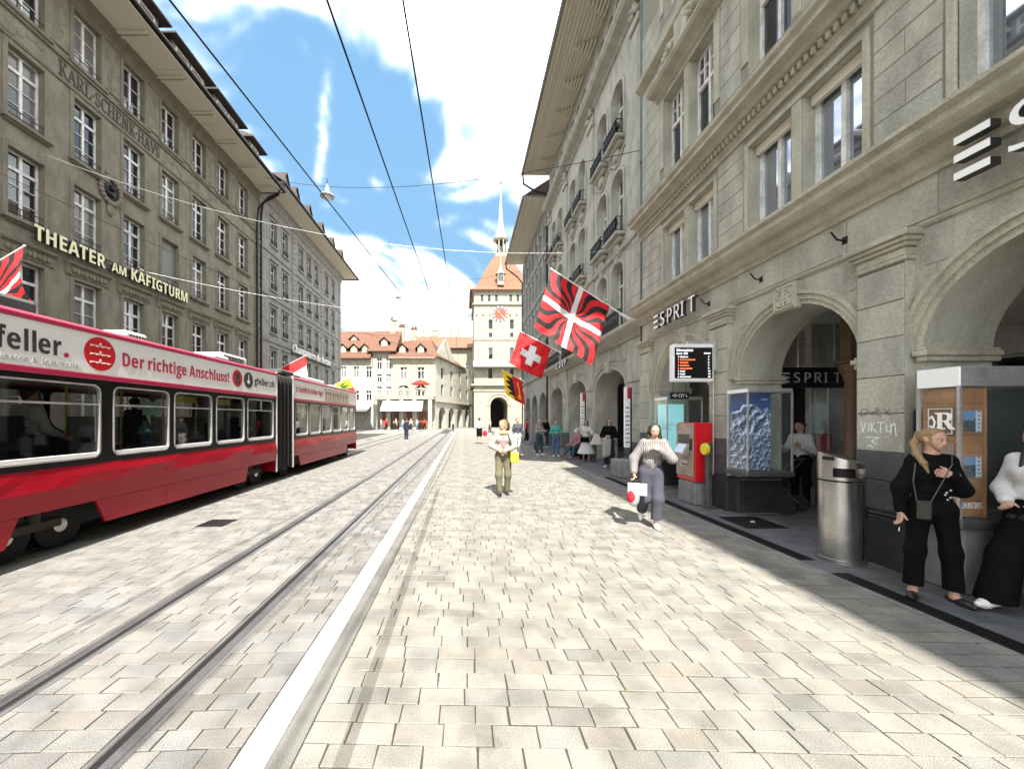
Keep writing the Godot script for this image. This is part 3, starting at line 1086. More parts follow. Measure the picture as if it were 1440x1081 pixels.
func ground() -> void:
	setting("ground", sheet(-260, 260, -120, 420, -0.045), M.asphalt)
	var walk := setting("pavement", sheet(-0.866, 4.15, -14, 44, -0.007), M.sand_joint)
	paving(walk, [[-0.866, 4.15, 0.19, 0.29, 0.147, 0.024, 0.86, 1.06]], M.paver, 0.6, 44.0, 290, "far_pavers")
	var moss := MB.new()
	for i in 16:
		var x := rng.randf_range(-0.2, 2.6)
		var d := rng.randf_range(1.95, 2.9)
		moss.bx(x, x + 0.05, -0.016, -0.003, -d - 0.004, -d + 0.003)
	part("moss", moss, M.moss, walk).set_meta("kind", "stuff")
	var worn := StandardMaterial3D.new()
	worn.albedo_color = Color(0.2, 0.18, 0.15, 0.22)
	worn.transparency = BaseMaterial3D.TRANSPARENCY_ALPHA
	worn.roughness = 0.9
	var faint := worn.duplicate() as StandardMaterial3D
	faint.albedo_color = Color(0.2, 0.18, 0.15, 0.1)
	var st := MB.new()
	for i in 70:
		var c := Vector3(rng.randf_range(-0.7, 4.0), 0.0042 + i * 0.00002, -rng.randf_range(1.9, 9.0))
		var r := rng.randf_range(0.008, 0.02) if i < 50 else rng.randf_range(0.05, 0.13)
		var ring := []
		for k in 9: ring.append(c + Vector3(cos(k * TAU / 9), 0, sin(k * TAU / 9)) * r * rng.randf_range(0.6, 1.2))
		for k in 9: st.tri(c, ring[(k + 1) % 9], ring[k])
	part("stains", st, faint, walk).set_meta("kind", "stuff")
	part("worn_streak", sheet(-0.66, -0.58, 1.2, 9.5, 0.004), worn, walk)
	var bed := setting("road", sheet(-14.5, -1.175, -14, 60, -0.007), M.sand_joint)
	paving(bed, [[-1.732, -1.18, 0.17, 0.27, 0.142, -0.05, 0.72, 0.98], [-2.722, -1.918, 0.2, 0.3, 0.142, -0.02, 0.84, 1.06], [-5.65, -2.912, 0.2, 0.3, 0.142, 0.0, 0.84, 1.06], [-6.62, -5.88, 0.24, 0.34, 0.142, 0.0, 0.84, 1.06], [-8.6, -6.88, 0.24, 0.34, 0.16, 0.0, 0.84, 1.06]], M.paver_grey, 0.6, 44.0, 290, "far_pavers")
	part("far_paving", sheet(-1.71, 4.15, 44, 66, -0.004), M.paver, walk)
	part("far_paving", sheet(-14.5, -2.95, 44, 66, -0.005), M.paver_grey, bed)
	for x in [-1.82, -2.82]: rail(x, 1.0 if x < -2.3 else -1.0)
	for x in [-5.75, -6.75]: rail(x, 1.0 if x < -6.5 else -1.0)
	var kerb := setting("kerb", sheet(-1.0, -0.866, -5, 62, -0.012), M.granite_kerb)
	var line := setting("guide_strip", sheet(-1.175, -1.0, -5, 62, -0.014), M.sand_joint)
	var d := 0.4
	while d < 60.0:
		var l := 1.0 if d < 20 else 4.0
		var mb := MB.new()
		mb.col = tone(0.97, 1.0)
		mb.pillow(Vector3(-1.173, -0.014, -d), Vector3.RIGHT, Vector3.FORWARD, 0.171, l - 0.004, 0.016, 0.003, jit(0.0))
		part("white_stone", mb, M.white_line, line)
		var kb := MB.new()
		kb.col = tone(0.9, 1.04)
		kb.pillow(Vector3(-0.998, -0.012, -d - 0.3), Vector3.RIGHT, Vector3.FORWARD, 0.128, l - 0.004, 0.013, 0.003, jit(0.001))
		part("kerb_stone", kb, M.granite_kerb, kerb)
		d += l
	# the strip under the arcades
	var side := setting("arcade_floor", sheet(4.36, 9.2, -14, 44, -0.007), M.sand_joint)
	paving(side, [[4.36, 8.6, 0.4, 0.62, 0.3, 0.0, 0.8, 1.06]], M.slab, 0.6, 38.0, 240, "far_slabs", "slab")
	var drain := setting("drain_channel", sheet(4.15, 4.36, -5, 44, -0.012), M.slab)
	for q in [[0.5, 1.5], [4.35, 4.75], [11.5, 38.0]]:
		var fl := MB.new()
		fl.bev(4.155, 4.352, -0.02, 0.0, -q[1] + 0.004, -q[0] - 0.004, 0.003)
		part("edge_slab", fl, M.slab, drain)
	for seg in [[1.5, 4.35], [4.75, 11.5]]:
		var g := MB.new()
		g.bx(4.2, 4.33, -0.06, -0.012, -seg[1], -seg[0])
		part("channel", g, M.groove, drain)
		var bars := MB.new()
		bars.bx(4.18, 4.2, -0.012, 0.001, -seg[1], -seg[0])
		bars.bx(4.33, 4.35, -0.012, 0.001, -seg[1], -seg[0])
		var q: float = seg[0]
		while q < seg[1]:
			bars.bx(4.2, 4.33, -0.012, -0.001, -q - 0.016, -q)
			q += 0.03
		part("grating_bars", bars, M.drain_iron, drain).set_meta("kind", "stuff")
	var cover := tag(part(numbered("manhole_cover"), MB.new(), M.grey_metal), "square dark access cover in the pavement before the middle arch", "manhole cover") as MeshInstance3D
	var cm := MB.new()
	cm.bev(4.5, 5.2, -0.02, 0.002, -6.85, -6.1, 0.004)
	for i in 9: cm.bx(4.55 + i * 0.07, 4.57 + i * 0.07, 0.0, 0.005, -6.8, -6.15)
	cover.mesh = cm.mesh()
	cover.material_override = M.drain_iron
	for s in [[-4.35, 6.2, 0.45], [-0.95, 7.4, 0.0], [-3.9, 20.6, 0.35]]:
		if s[2] <= 0.0: continue
		var gm := MB.new()
		gm.bev(s[0], s[0] + s[2], -0.015, 0.004, -s[1] - s[2], -s[1], 0.004)
		tag(part(numbered("gully_cover"), gm, M.drain_iron), "dark iron cover in the paving near the front end of the tram" if s[1] > 9 else "dark iron cover in the pale paving beside the tram's side panels", "drain cover")


func pair_trim(mb: MB, a: float, b: float, v0: float, v1: float, w: float, p: float) -> void:
	mb.bev(a - w, a, v0, v1 + w, -0.02, p, 0.01)
	mb.bev(b, b + w, v0, v1 + w, -0.02, p, 0.01)
	mb.bev(a, b, v1, v1 + w, -0.02, p - 0.003, 0.01)


func letters(parent: Node, words: String, u: float, v: float, z: float, pitch: float, cap: float, face: Material, body: Material, depth := 0.08, weight := 700) -> void:
	# raised capitals one by one; E is three bars
	for ch in words:
		if ch == "=":
			for i in 3:
				var mb := MB.new()
				mb.bx(u, u + cap * 0.62, v + cap * (0.415 * i), v + cap * (0.415 * i + 0.17), z, z + depth)
				var o := part("letter", mb, body, parent)
				var fc := MB.new()
				fc.bx(u, u + cap * 0.62, v + cap * (0.415 * i), v + cap * (0.415 * i + 0.17), z + depth, z + depth + 0.006)
				part("letter_face", fc, face, o)
		elif ch != " ":
			var o := text("letter", ch, cap, depth, body, parent, Vector3(u, v + cap * 0.5, z + depth / 2), 0.0, "Droid Sans", weight)
			text("letter_face", ch, cap, 0.006, face, o, Vector3(0, 0, depth / 2 + 0.003), 0.0, "Droid Sans", weight)
		u += pitch


func building_arcade_near() -> void:
	var o := thing("sandstone_building", "greenish sandstone house with arches and paired white windows, nearest on the right", "building", Vector3(5.12, 0, 0), -PI / 2)
	var ops := [[-10.0, -7.9, 0.0, 3.5, 1.02], [-7.1, -4.95, 0.0, 3.5, 1.02], [-4.27, -2.02, 0.0, 3.5, 1.02]]
	var pil := [-10.9, -7.83, -4.89, -1.97]
	# ground floor wall
	var mb := MB.new()
	wall(mb, -11.0, -0.2, 0.0, 5.0, ops)
	for a in ops: reveal(mb, a, 0.0, -0.75, false)
	part("arcade_wall", mb, M.sandstone, o)
	var inner := MB.new()
	wall(inner, -11.0, -0.2, 0.0, 3.75, ops, -0.75)
	part("arcade_inner_wall", inner, M.arcade_wall, o)
	# voussoirs: the stones of each arch
	for a in ops:
		var av := MB.new()
		archivolt(av, a, 0.0, [[0.0, 0.07, 0.02], [0.07, 0.15, 0.045], [0.15, 0.2, 0.075]])
		part("archivolt", av, M.sandstone_trim, o)
		for s in [0, 1]:
			var im := MB.new()
			var x0: float = a[0] - 0.04 if s == 0 else a[1] - 0.05
			for k in [[2.38, 2.44, 0.02], [2.44, 2.5, 0.045], [2.5, 2.53, 0.02]]:
				im.bev(x0 - k[2] + 0.02, x0 + 0.09 + k[2] - 0.02, k[0], k[1], -0.79, 0.03 + k[2], 0.008)
			part("impost", im, M.sandstone_trim, o)
		var cu: float = (a[0] + a[1]) / 2.0
		var ks := MB.new()
		ks.bev(cu - 0.2, cu + 0.2, 3.43, 3.84, -0.02, 0.1, 0.015)
		var key := part("keystone", ks, M.sandstone_trim, o)
		var rel := MB.new()
		for i in 9:
			var ang := i * 0.7
			for s in [-1.0, 1.0]:
				rel.ball(Vector3(cu + s * (0.06 + 0.05 * cos(ang)), 3.64 + 0.12 * sin(ang * 0.9), 0.1), Vector3(0.03, 0.022, 0.022), 7, 5)
		rel.tube([Vector3(cu, 3.5, 0.11), Vector3(cu, 3.8, 0.11)], 0.02, 6)
		for s in [-1.0, 1.0]: rel.bev(minf(s * 0.16, s * 0.19) + cu, maxf(s * 0.16, s * 0.19) + cu, 3.46, 3.81, 0.09, 0.118, 0.005)
		rel.bev(cu - 0.155, cu + 0.155, 3.46, 3.485, 0.09, 0.118, 0.005)
		rel.bev(cu - 0.155, cu + 0.155, 3.785, 3.81, 0.09, 0.118, 0.005)
		part("carved_relief", rel, M.sandstone_trim, key)
		blocks(o, M.sandstone, a[0] - 0.0, a[1] + 0.0, 2.55, 3.86, 0.43, [0.4, 0.7], [[a[0] - 0.21, a[1] + 0.21, 0.0, 3.72, 1.22], [cu - 0.21, cu + 0.21, 3.4, 3.86]], 0.0, 0.009)
	# pilasters of stacked stones with plinth and capital
	for u in pil:
		var core := MB.new()
		core.bx(u, u + 0.53, 0.0, 3.58, -0.02, 0.105)
		var p := part("pilaster", core, M.joint, o)
		blocks(p, M.sandstone, u, u + 0.53, 1.35, 3.52, 0.43, [0.6, 0.7], [], 0.105, 0.02)
		blocks(p, M.sandstone_dark, u, u + 0.53, 0.66, 1.35, 0.35, [0.6, 0.7], [], 0.105, 0.02)
		var side := MB.new()
		for s in [u - 0.002, u + 0.53]: side.bx(s, s + 0.002, 0.66, 3.54, -0.02, 0.118)
		part("flank", side, M.sandstone, p)
		var pl := MB.new()
		pl.bev(u - 0.05, u + 0.58, 0.0, 0.58, -0.02, 0.16, 0.012)
		pl.bev(u - 0.035, u + 0.565, 0.58, 0.63, -0.02, 0.145, 0.02)
		pl.bev(u - 0.02, u + 0.55, 0.63, 0.665, -0.02, 0.13, 0.01)
		part("plinth", pl, M.plinth_stone, p)
		var cap := MB.new()
		for k in [[3.55, 3.6, 0.135, 0.02], [3.6, 3.7, 0.128, 0.008], [3.7, 3.75, 0.16, 0.045], [3.75, 3.8, 0.19, 0.075], [3.8, 3.87, 0.22, 0.1]]:
			cap.bev(u - k[3], u + 0.53 + k[3], k[0], k[1], -0.02, k[2], 0.012)
		part("capital", cap, M.sandstone_trim, p)
	# plinth band of the piers beside the arches
	for g in [[-11.0, -10.0], [-7.9, -7.1], [-4.95, -4.27]]:
		var dado := MB.new()
		dado.bev(g[0] - 0.005, g[1] + 0.005, 0.0, 0.62, -0.77, 0.05, 0.012)
		dado.bev(g[0] - 0.008, g[1] + 0.008, 0.62, 0.67, -0.773, 0.03, 0.012)
		part("plinth_band", dado, M.plinth_stone, o)
	# string over the arches, frieze and lower cornice
	var st := MB.new()
	for i in 3:
		st.sweep([Vector2(-0.01, 3.86), Vector2(0.03, 3.87), Vector2(0.05, 3.9), Vector2(0.02, 3.93), Vector2(-0.01, 3.93)], pil[i] + 0.6, pil[i + 1] - 0.07)
	part("string_course", st, M.sandstone_trim, o)
	blocks(o, M.sandstone, -11.0, -0.2, 3.94, 4.42, 0.6, [0.7, 1.15], [], 0.0, 0.014)
	var co := MB.new()
	co.sweep([Vector2(-0.01, 4.4), Vector2(0.05, 4.4), Vector2(0.05, 4.47), Vector2(0.1, 4.5), Vector2(0.13, 4.58), Vector2(0.15, 4.6), Vector2(0.26, 4.63), Vector2(0.31, 4.68), Vector2(0.34, 4.72), Vector2(0.34, 4.8), Vector2(0.40, 4.84), Vector2(0.40, 4.89), Vector2(0.36, 4.91), Vector2(-0.01, 5.02)], -11.05, -0.2)
	part("lower_cornice", co, M.sandstone_trim, o)
	# floors above
	var up := []
	for f in [[5.04, 6.6], [7.9, 9.85], [11.9, 13.8]]:
		for k in 3:
			var n := -9.83 + 2.925 * k
			up.append([n, n + 0.89, f[0], f[1]])
			up.append([n + 1.09, n + 1.98, f[0], f[1]])
	var w2 := MB.new()
	wall(w2, -11.0, -0.2, 5.0, 12.5, up)
	wall(w2, -11.0, -2.2, 12.5, 17.0, up)
	for a in up:
		var rvm := MB.new()
		reveal(rvm, a, 0.0, -0.28)
		part("window_reveal", rvm, M.sandstone, o)
	w2.bx(-11.0, -0.2, 0.0, 12.5, -9.0, -8.9)
	w2.quad(Vector3(-11.0, 3.75, -9), Vector3(-11.0, 3.75, 0), Vector3(-11.0, 17, 0), Vector3(-11.0, 17, -9))
	w2.quad(Vector3(-2.2, 12.5, 0), Vector3(-2.2, 12.5, -9), Vector3(-2.2, 17, -9), Vector3(-2.2, 17, 0))
	w2.quad(Vector3(-0.2, 0, 0), Vector3(-0.2, 0, -9), Vector3(-0.2, 12.5, -9), Vector3(-0.2, 12.5, 0))
	part("upper_wall", w2, M.sandstone_joint, o)
	for i in up.size():
		var a: Array = up[i]
		var fl := i / 6
		if fl == 0: window(o, a[0], a[1], a[2], a[3], -0.2, 2, 0.0, 0, "white_paint", "window_bright", 0.06)
		else:
			var wo := window(o, a[0], a[1], a[2], a[3], -0.2, 2, 0.62, 0, "white_paint", "window_glass", 0.055)
			var gb := MB.new()
			var hh: float = a[3] - a[2]
			gb.bx(0.05, 0.84, hh * 0.81 - 0.015, hh * 0.81 + 0.015, -0.05, 0.004)
			for k in 2: gb.bx(0.05 + 0.2 + k * 0.395 - 0.015, 0.05 + 0.2 + k * 0.395 + 0.015, hh * 0.62, hh - 0.05, -0.05, 0.006)
			part("glazing_bars", gb, M.white_paint, wo)
	for k in 3:
		var n := -9.83 + 2.925 * k
		for f in [[5.04, 6.6, 0.06], [7.9, 9.85, 0.16], [11.9, 13.8, 0.16]]:
			var tr := MB.new()
			pair_trim(tr, n, n + 1.98, f[1] - 1.7 if f[1] > 7 else f[0], f[1], 0.09 if f[1] < 7 else 0.17, 0.028)
			tr.bev(n + 0.9, n + 1.08, f[0] + 0.02, f[1], -0.1, 0.012, 0.015)
			part("window_surround", tr, M.sandstone_trim, o)
			if f[1] < 7:
				var bl := MB.new()
				for q in [n, n + 1.09]: bl.bx(q + 0.02, q + 0.87, f[1] - 0.16, f[1] - 0.01, -0.19, -0.12)
				part("blind_box", bl, M.soffit_pale, o)
			else:
				var hd := MB.new()
				hd.sweep([Vector2(-0.01, f[1] + 0.12), Vector2(0.06, f[1] + 0.14), Vector2(0.1, f[1] + 0.2), Vector2(0.28, f[1] + 0.26), Vector2(0.33, f[1] + 0.33), Vector2(0.33, f[1] + 0.38), Vector2(-0.01, f[1] + 0.46)], n - 0.28, n + 2.26)
				part("window_hood", hd, M.sandstone_trim, o)
				var rl := MB.new()
				for i in 26:
					var tt := (i - 12.5) / 12.5
					rl.ball(Vector3(n + 0.99 + tt * 0.95, f[1] + 0.62 + (1.0 - tt * tt) * 0.5 * rng.randf_range(0.5, 1.0), 0.06), Vector3(0.12, 0.11, 0.13) * rng.randf_range(0.6, 1.2), 7, 5)
				rl.bev(n + 0.75, n + 1.23, f[1] + 0.45, f[1] + 1.2, -0.01, 0.2, 0.06)
				part("carved_pediment", rl, M.sandstone_trim, o)
	blocks(o, M.sandstone, -11.0, -0.2, 5.1, 6.82, 0.29, [0.45, 0.85], [[-9.95, -7.73, 5.0, 6.72], [-7.03, -4.80, 5.0, 6.72], [-4.10, -1.88, 5.0, 6.72]], 0.0, 0.011)
	blocks(o, M.sandstone, -11.0, -4.0, 7.5, 12.5, 0.38, [0.5, 0.9], [[-10.02, -7.66, 7.4, 10.02], [-7.1, -4.72, 7.4, 10.02], [-10.02, -7.66, 11.9, 14.2], [-7.1, -4.72, 11.9, 14.2]], 0.0, 0.011)
	var c2 := MB.new()
	c2.sweep([Vector2(-0.01, 6.8), Vector2(0.05, 6.8), Vector2(0.05, 6.9), Vector2(0.09, 6.93), Vector2(0.09, 7.05), Vector2(0.19, 7.07), Vector2(0.22, 7.14), Vector2(0.36, 7.17), Vector2(0.36, 7.25), Vector2(0.42, 7.3), Vector2(0.43, 7.36), Vector2(0.38, 7.39), Vector2(-0.01, 7.48)], -11.05, -0.2)
	part("upper_cornice", c2, M.sandstone_trim, o)
	var dm := MB.new()
	dm.bev(0, 0.062, 6.945, 7.045, 0.08, 0.155, 0.006)
	var dmesh := dm.mesh()
	for i in 96:
		part("dentil", dmesh, M.sandstone_trim, o, Vector3(-11.0 + i * 0.112, 0, 0))
	var s3c := MB.new()
	s3c.sweep([Vector2(-0.01, 10.95), Vector2(0.08, 10.98), Vector2(0.2, 11.06), Vector2(0.22, 11.18), Vector2(-0.01, 11.25)], -11.03, -0.2)
	part("string_course", s3c, M.sandstone_trim, o)
	var hooks := MB.new()
	for u in [-8.0, -6.6, -5.15]:
		hooks.tube([Vector3(u, 4.12, 0.0), Vector3(u, 4.14, 0.12), Vector3(u, 4.24, 0.2)], 0.012)
		hooks.bev(u - 0.04, u + 0.04, 4.08, 4.18, -0.01, 0.02, 0.005)
	part("iron_hook", hooks, M.iron, o)
	# roof
	var rf := MB.new()
	rf.bx(-11.2, -2.2, 16.8, 17.05, -9.0, 1.5)
	part("eave", rf, M.soffit_pale, o)
	var r2 := MB.new()
	r2.quad(Vector3(-11.2, 17.06, 1.5), Vector3(-2.2, 17.06, 1.5), Vector3(-2.2, 21, -6), Vector3(-11.2, 21, -6))
	r2.quad(Vector3(-11.2, 17.06, -9.0), Vector3(-2.2, 17.06, -9.0), Vector3(-2.2, 21, -6), Vector3(-11.2, 21, -6))
	part("roof", r2, M.roof_tile, o)
	# passage behind the arches
	var cl := MB.new()
	cl.bx(-11.0, -0.2, 3.75, 3.9, -4.0, -0.01)
	part("arcade_ceiling", cl, M.ceiling_white, o)
	var bk := MB.new()
	bk.bx(-11.0, -0.2, 0.0, 3.75, -3.7, -3.5)
	part("shop_wall", bk, M.arcade_wall, o)
	for sp in [[-10.6, -8.4, 0.25, 2.7], [-8.2, -7.3, 0.05, 2.3], [-7.1, -5.2, 0.3, 2.7], [-5.0, -2.8, 0.3, 2.7], [-2.6, -0.6, 0.3, 2.7]]:
		var fr := MB.new()
		fr.bev(sp[0], sp[1], sp[2], sp[3], -3.52, -3.44, 0.01)
		var q := part("shop_window" if sp[2] > 0.1 else "door", fr, M.black_plastic, o)
		var gl := MB.new()
		gl.quad(Vector3(sp[0] + 0.06, sp[2] + 0.06, -3.43), Vector3(sp[1] - 0.06, sp[2] + 0.06, -3.43), Vector3(sp[1] - 0.06, sp[3] - 0.06, -3.43), Vector3(sp[0] + 0.06, sp[3] - 0.06, -3.43))
		part("pane", gl, M.window_glass, q)
	var fas := MB.new()
	fas.bx(-11.0, -0.2, 2.75, 3.2, -3.5, -3.4)
	part("shop_fascia", fas, M.arcade_wall, o)
	var cross := MB.new()
	cross.bx(-8.35, -8.2, 0.0, 3.75, -3.5, -2.3)
	part("cross_wall", cross, M.arcade_wall, o)
	# signs on the frieze
	var s1 := thing("shop_sign", "white raised letters ESPRIT on the frieze over the arch with the departure board", "shop sign", Vector3(5.0, 0, 0), -PI / 2, "")
	letters(s1, "=SPRIT", -9.83, 4.02, 0.06, 0.3, 0.33, M.letter_white, M.letter_black, 0.08, 400)
	var s2 := thing("shop_sign", "large white raised letters of the shop name over the nearest arch, cut by the frame", "shop sign", Vector3(5.0, 0, 0), -PI / 2, "")
	letters(s2, "=SPRIT", -3.80, 4.09, 0.05, 0.35, 0.42, M.letter_white, M.letter_black, 0.1, 400)
	var s3 := thing("hanging_sign", "black hanging panel with grey letters ESPRIT inside the middle arch", "shop sign", Vector3(6.72, 2.52, -7.3))
	var pb := MB.new()
	pb.bev(-0.84, 0.52, -0.19, 0.19, -0.05, 0.05, 0.01)
	part("panel", pb, M.black_plastic, s3)
	letters(s3, "=SPRIT", -0.70, -0.1, 0.05, 0.19, 0.19, M.letter_grey, M.letter_black, 0.004, 400)
	for x in [-0.37, 0.32]:
		var rd := MB.new()
		rd.cyl(Vector3(x, 0.19, 0), Vector3(x, 1.23, 0), 0.012, 0.012)
		part("hanging_rod", rd, M.aluminium, s3)
	# the house behind the viewer, whose eaves shade the pavement
	var rear := thing("sandstone_building", "sandstone house further back along the same arcade, behind the viewpoint", "building", Vector3(5.12, 0, 0), -PI / 2)
	var rw := MB.new()
	rw.bx(1.3, 34.0, 0.0, 16.8, -9.0, 0.0)
	part("wall", rw, M.sandstone, rear)
	var rr := MB.new()
	rr.bx(1.3, 34.0, 16.8, 17.05, -9.0, 0.92)
	part("eave", rr, M.soffit_pale, rear)
	var rt := MB.new()
	rt.quad(Vector3(1.3, 17.06, 0.92), Vector3(34, 17.06, 0.92), Vector3(34, 21, -6), Vector3(1.3, 21, -6))
	part("roof", rt, M.roof_tile, rear)
	var pipe := thing("rain_pipe", "blue green copper rain pipe in the corner between the two right hand houses", "drainpipe", Vector3(5.52, 0, -11.85))
	var pm := MB.new()
	pm.cyl(Vector3(0, 4.9, 0), Vector3(0, 16.5, 0), 0.075, 0.075, 12)
	part("copper_pipe", pm, M.copper_pipe, pipe)
	var pd := MB.new()
	pd.cyl(Vector3(0, 0.1, 0), Vector3(0, 4.9, 0), 0.07, 0.07, 12)
	part("lower_pipe", pd, M.dark_pipe, pipe)
	for y in [1.2, 3.0, 5.0, 7.2, 9.6, 12.0]:
		var cm := MB.new()
		cm.cyl(Vector3(0, y, 0), Vector3(0, y + 0.05, 0), 0.09, 0.09, 12)
		part("pipe_clamp", cm, M.dark_pipe, pipe)


func building_arcade_far() -> void:
	var o := thing("baroque_building", "pale stone house with arched windows and iron balconies beyond the rain pipe", "building", Vector3(5.7, 0, 0), -PI / 2)
	var ops := [[-16.5, -13.5, 0.0, 3.62, 0.7], [-20.75, -17.8, 0.0, 3.62, 0.7], [-24.9, -22.0, 0.0, 3.62, 0.7]]
	var bays := [-15.0, -19.25, -23.45]
	var mb := MB.new()
	wall(mb, -25.6, -11.0, 0.0, 4.9, ops)
	for a in ops: reveal(mb, a, 0.0, -0.9, false)
	wall(mb, -25.6, -11.0, 0.0, 3.75, ops, -0.9)
	part("arcade_wall", mb, M.far_stone, o)
	for a in ops:
		var cu: float = (a[0] + a[1]) / 2.0
		var av := MB.new()
		archivolt(av, a, 0.0, [[0.0, 0.18, 0.05], [0.18, 0.24, 0.09]])
		av.bev(cu - 0.22, cu + 0.22, 3.5, 3.95, -0.02, 0.16, 0.03)
		part("archivolt", av, M.far_stone, o)
		for i in 7:
			var x := cu + (i - 3) * 0.46
			var y0 := 3.95 - 0.05 * absf(i - 3)
			var pn := MB.new()
			pn.col = tone(0.92, 1.04)
			pn.pillow(Vector3(x - 0.21, y0, 0), Vector3.RIGHT, Vector3.UP, 0.42, 4.4 - y0, 0.03, 0.015, jit(0))
			part("stone_panel", pn, M.far_stone, o)
	for g in [[-13.5, -11.9], [-17.8, -16.5], [-22.0, -20.75], [-25.6, -24.9]]:
		blocks(o, M.far_stone, g[0] + 0.02, g[1] - 0.02, 0.95, 2.95, 0.4, [1.2, 1.5], [], 0.0, 0.05, "stone_block", 0.9, 1.03)
		blocks(o, M.sandstone_dark, g[0], g[1], 0.0, 0.95, 0.47, [1.2, 1.6], [], 0.0, 0.08, "plinth_stone")
		var pp := MB.new()
		pp.bev(g[0] + 0.25, g[1] - 0.25, 2.96, 4.4, -0.02, 0.08, 0.02)
		part("pier_strip", pp, M.far_stone, o)
	var co := MB.new()
	co.sweep([Vector2(-0.01, 4.42), Vector2(0.08, 4.42), Vector2(0.1, 4.52), Vector2(0.2, 4.58), Vector2(0.38, 4.68), Vector2(0.45, 4.76), Vector2(0.45, 4.86), Vector2(-0.01, 4.93)], -25.6, -11.0)
	part("balcony_cornice", co, M.far_stone, o)
	# upper floors
	var up := []
	for f in [[5.0, 7.45, 0.32], [8.4, 10.8, 0.36], [11.85, 14.05, 0.4]]:
		for b in bays:
			for s in [-0.78, 0.78]: up.append([b + s - 0.53, b + s + 0.53, f[0], f[1], f[2]])
	var att := []
	for b in bays:
		for s in [-0.95, 0.0, 0.95]: att.append([b + s - 0.36, b + s + 0.36, 15.95, 17.3, 0.3])
	var w2 := MB.new()
	wall(w2, -25.6, -11.0, 4.9, 18.0, up + att)
	for a in up + att: reveal(w2, a, 0.0, -0.34)
	w2.quad(Vector3(-11.0, 0, 0), Vector3(-11.0, 0, -9), Vector3(-11.0, 18, -9), Vector3(-11.0, 18, 0))
	w2.quad(Vector3(-25.6, 0, 0), Vector3(-25.6, 0, -9), Vector3(-25.6, 18, -9), Vector3(-25.6, 18, 0))
	part("upper_wall", w2, M.far_stone, o)
	for a in up: window(o, a[0], a[1], a[2], a[3], -0.26, 2, 0.7, 0)
	for a in att: window(o, a[0], a[1], a[2], a[3], -0.26, 1, 0.6, 0)
	for i in up.size():
		var a: Array = up[i]
		var cu: float = (a[0] + a[1]) / 2.0
		var av := MB.new()
		archivolt(av, a, 0.0, [[0.02, 0.14, 0.05]])
		for s in [a[0] - 0.14, a[1] + 0.02]: av.bev(s, s + 0.12, a[2], a[3] - a[4], -0.02, 0.05, 0.01)
		if i < 6:
			av.bev(cu - 0.1, cu + 0.1, a[3] - 0.02, a[3] + 0.3, -0.02, 0.1, 0.02)
		else:
			av.bev(cu - 0.66, cu + 0.66, a[2] - 0.13, a[2], -0.02, 0.34, 0.03)
			av.bev(cu - 0.55, cu + 0.55, a[2] - 0.28, a[2] - 0.13, -0.02, 0.2, 0.05)
			av.ball(Vector3(cu, a[2] - 0.42, 0.05), Vector3(0.3, 0.2, 0.1))
			var crest := []
			for k in 9:
				var tt := k / 4.0 - 1.0
				crest.append(Vector3(cu + tt * 0.7, a[2] - 0.62 - 0.18 * cos(tt * PI), 0.03))
			av.tube(crest, 0.045, 6)
		part("window_surround", av, M.far_stone, o)
		if i >= 6:
			var rl := MB.new()
			railing(rl, Vector3(cu - 0.6, a[2], 0.3), Vector3(cu + 0.6, a[2], 0.3), 0.5, 0.085, 0.012)
			for s in [-0.6, 0.6]: railing(rl, Vector3(cu + s, a[2], 0.02), Vector3(cu + s, a[2], 0.3), 0.5, 0.12, 0.012)
			for k in 5: rl.ball(Vector3(cu - 0.48 + k * 0.24, a[2] + 0.26, 0.31), Vector3(0.08, 0.1, 0.02), 8, 5)
			part("window_railing", rl, M.iron, o)
			var fl := MB.new()
			for k in 10: fl.ball(Vector3(cu + rng.randf_range(-0.5, 0.5), a[2] + rng.randf_range(0.2, 0.5), 0.2 + rng.randf_range(-0.06, 0.06)), Vector3(0.09, 0.08, 0.07) * rng.randf_range(0.6, 1.1), 6, 4)
			var pf := part("flower_box_leaves", fl, M.leaf, o)
			var fr := MB.new()
			for k in 6: fr.ball(Vector3(cu + rng.randf_range(-0.5, 0.5), a[2] + rng.randf_range(0.4, 0.56), 0.22), Vector3(0.035, 0.035, 0.035), 6, 4)
			part("red_flowers", fr, M.flower_red, pf)
	for b in bays:
		var rl := MB.new()
		railing(rl, Vector3(b - 1.7, 4.93, 0.36), Vector3(b + 1.7, 4.93, 0.36), 0.6, 0.09, 0.014)
		for k in 15: rl.ball(Vector3(b - 1.6 + k * 0.23, 5.24, 0.37), Vector3(0.09, 0.13, 0.02), 8, 5)
		part("balcony_railing", rl, M.iron, o)
		var fl := MB.new()
		for k in 24: fl.ball(Vector3(b + rng.randf_range(-1.6, 1.6), rng.randf_range(5.2, 5.55), 0.26 + rng.randf_range(-0.06, 0.06)), Vector3(0.1, 0.09, 0.08) * rng.randf_range(0.6, 1.1), 6, 4)
		part("flower_box_leaves", fl, M.leaf, o)
	for u in [-12.6, -17.1, -21.35, -25.3]:
		blocks(o, M.far_stone, u - 0.32, u + 0.32, 4.95, 7.7, 0.42, [0.6, 0.7], [], 0.0, 0.06)
		var pl := MB.new()
		pl.bev(u - 0.3, u + 0.3, 7.75, 15.1, -0.02, 0.07, 0.02)
		pl.bev(u - 0.2, u + 0.2, 8.2, 14.3, 0.06, 0.09, 0.015)
		pl.bev(u - 0.38, u + 0.38, 14.5, 14.75, -0.02, 0.16, 0.03)
		for k in 8: pl.ball(Vector3(u + rng.randf_range(-0.25, 0.25), 14.9 + k * 0.07, 0.12), Vector3(0.13, 0.1, 0.1), 7, 5)
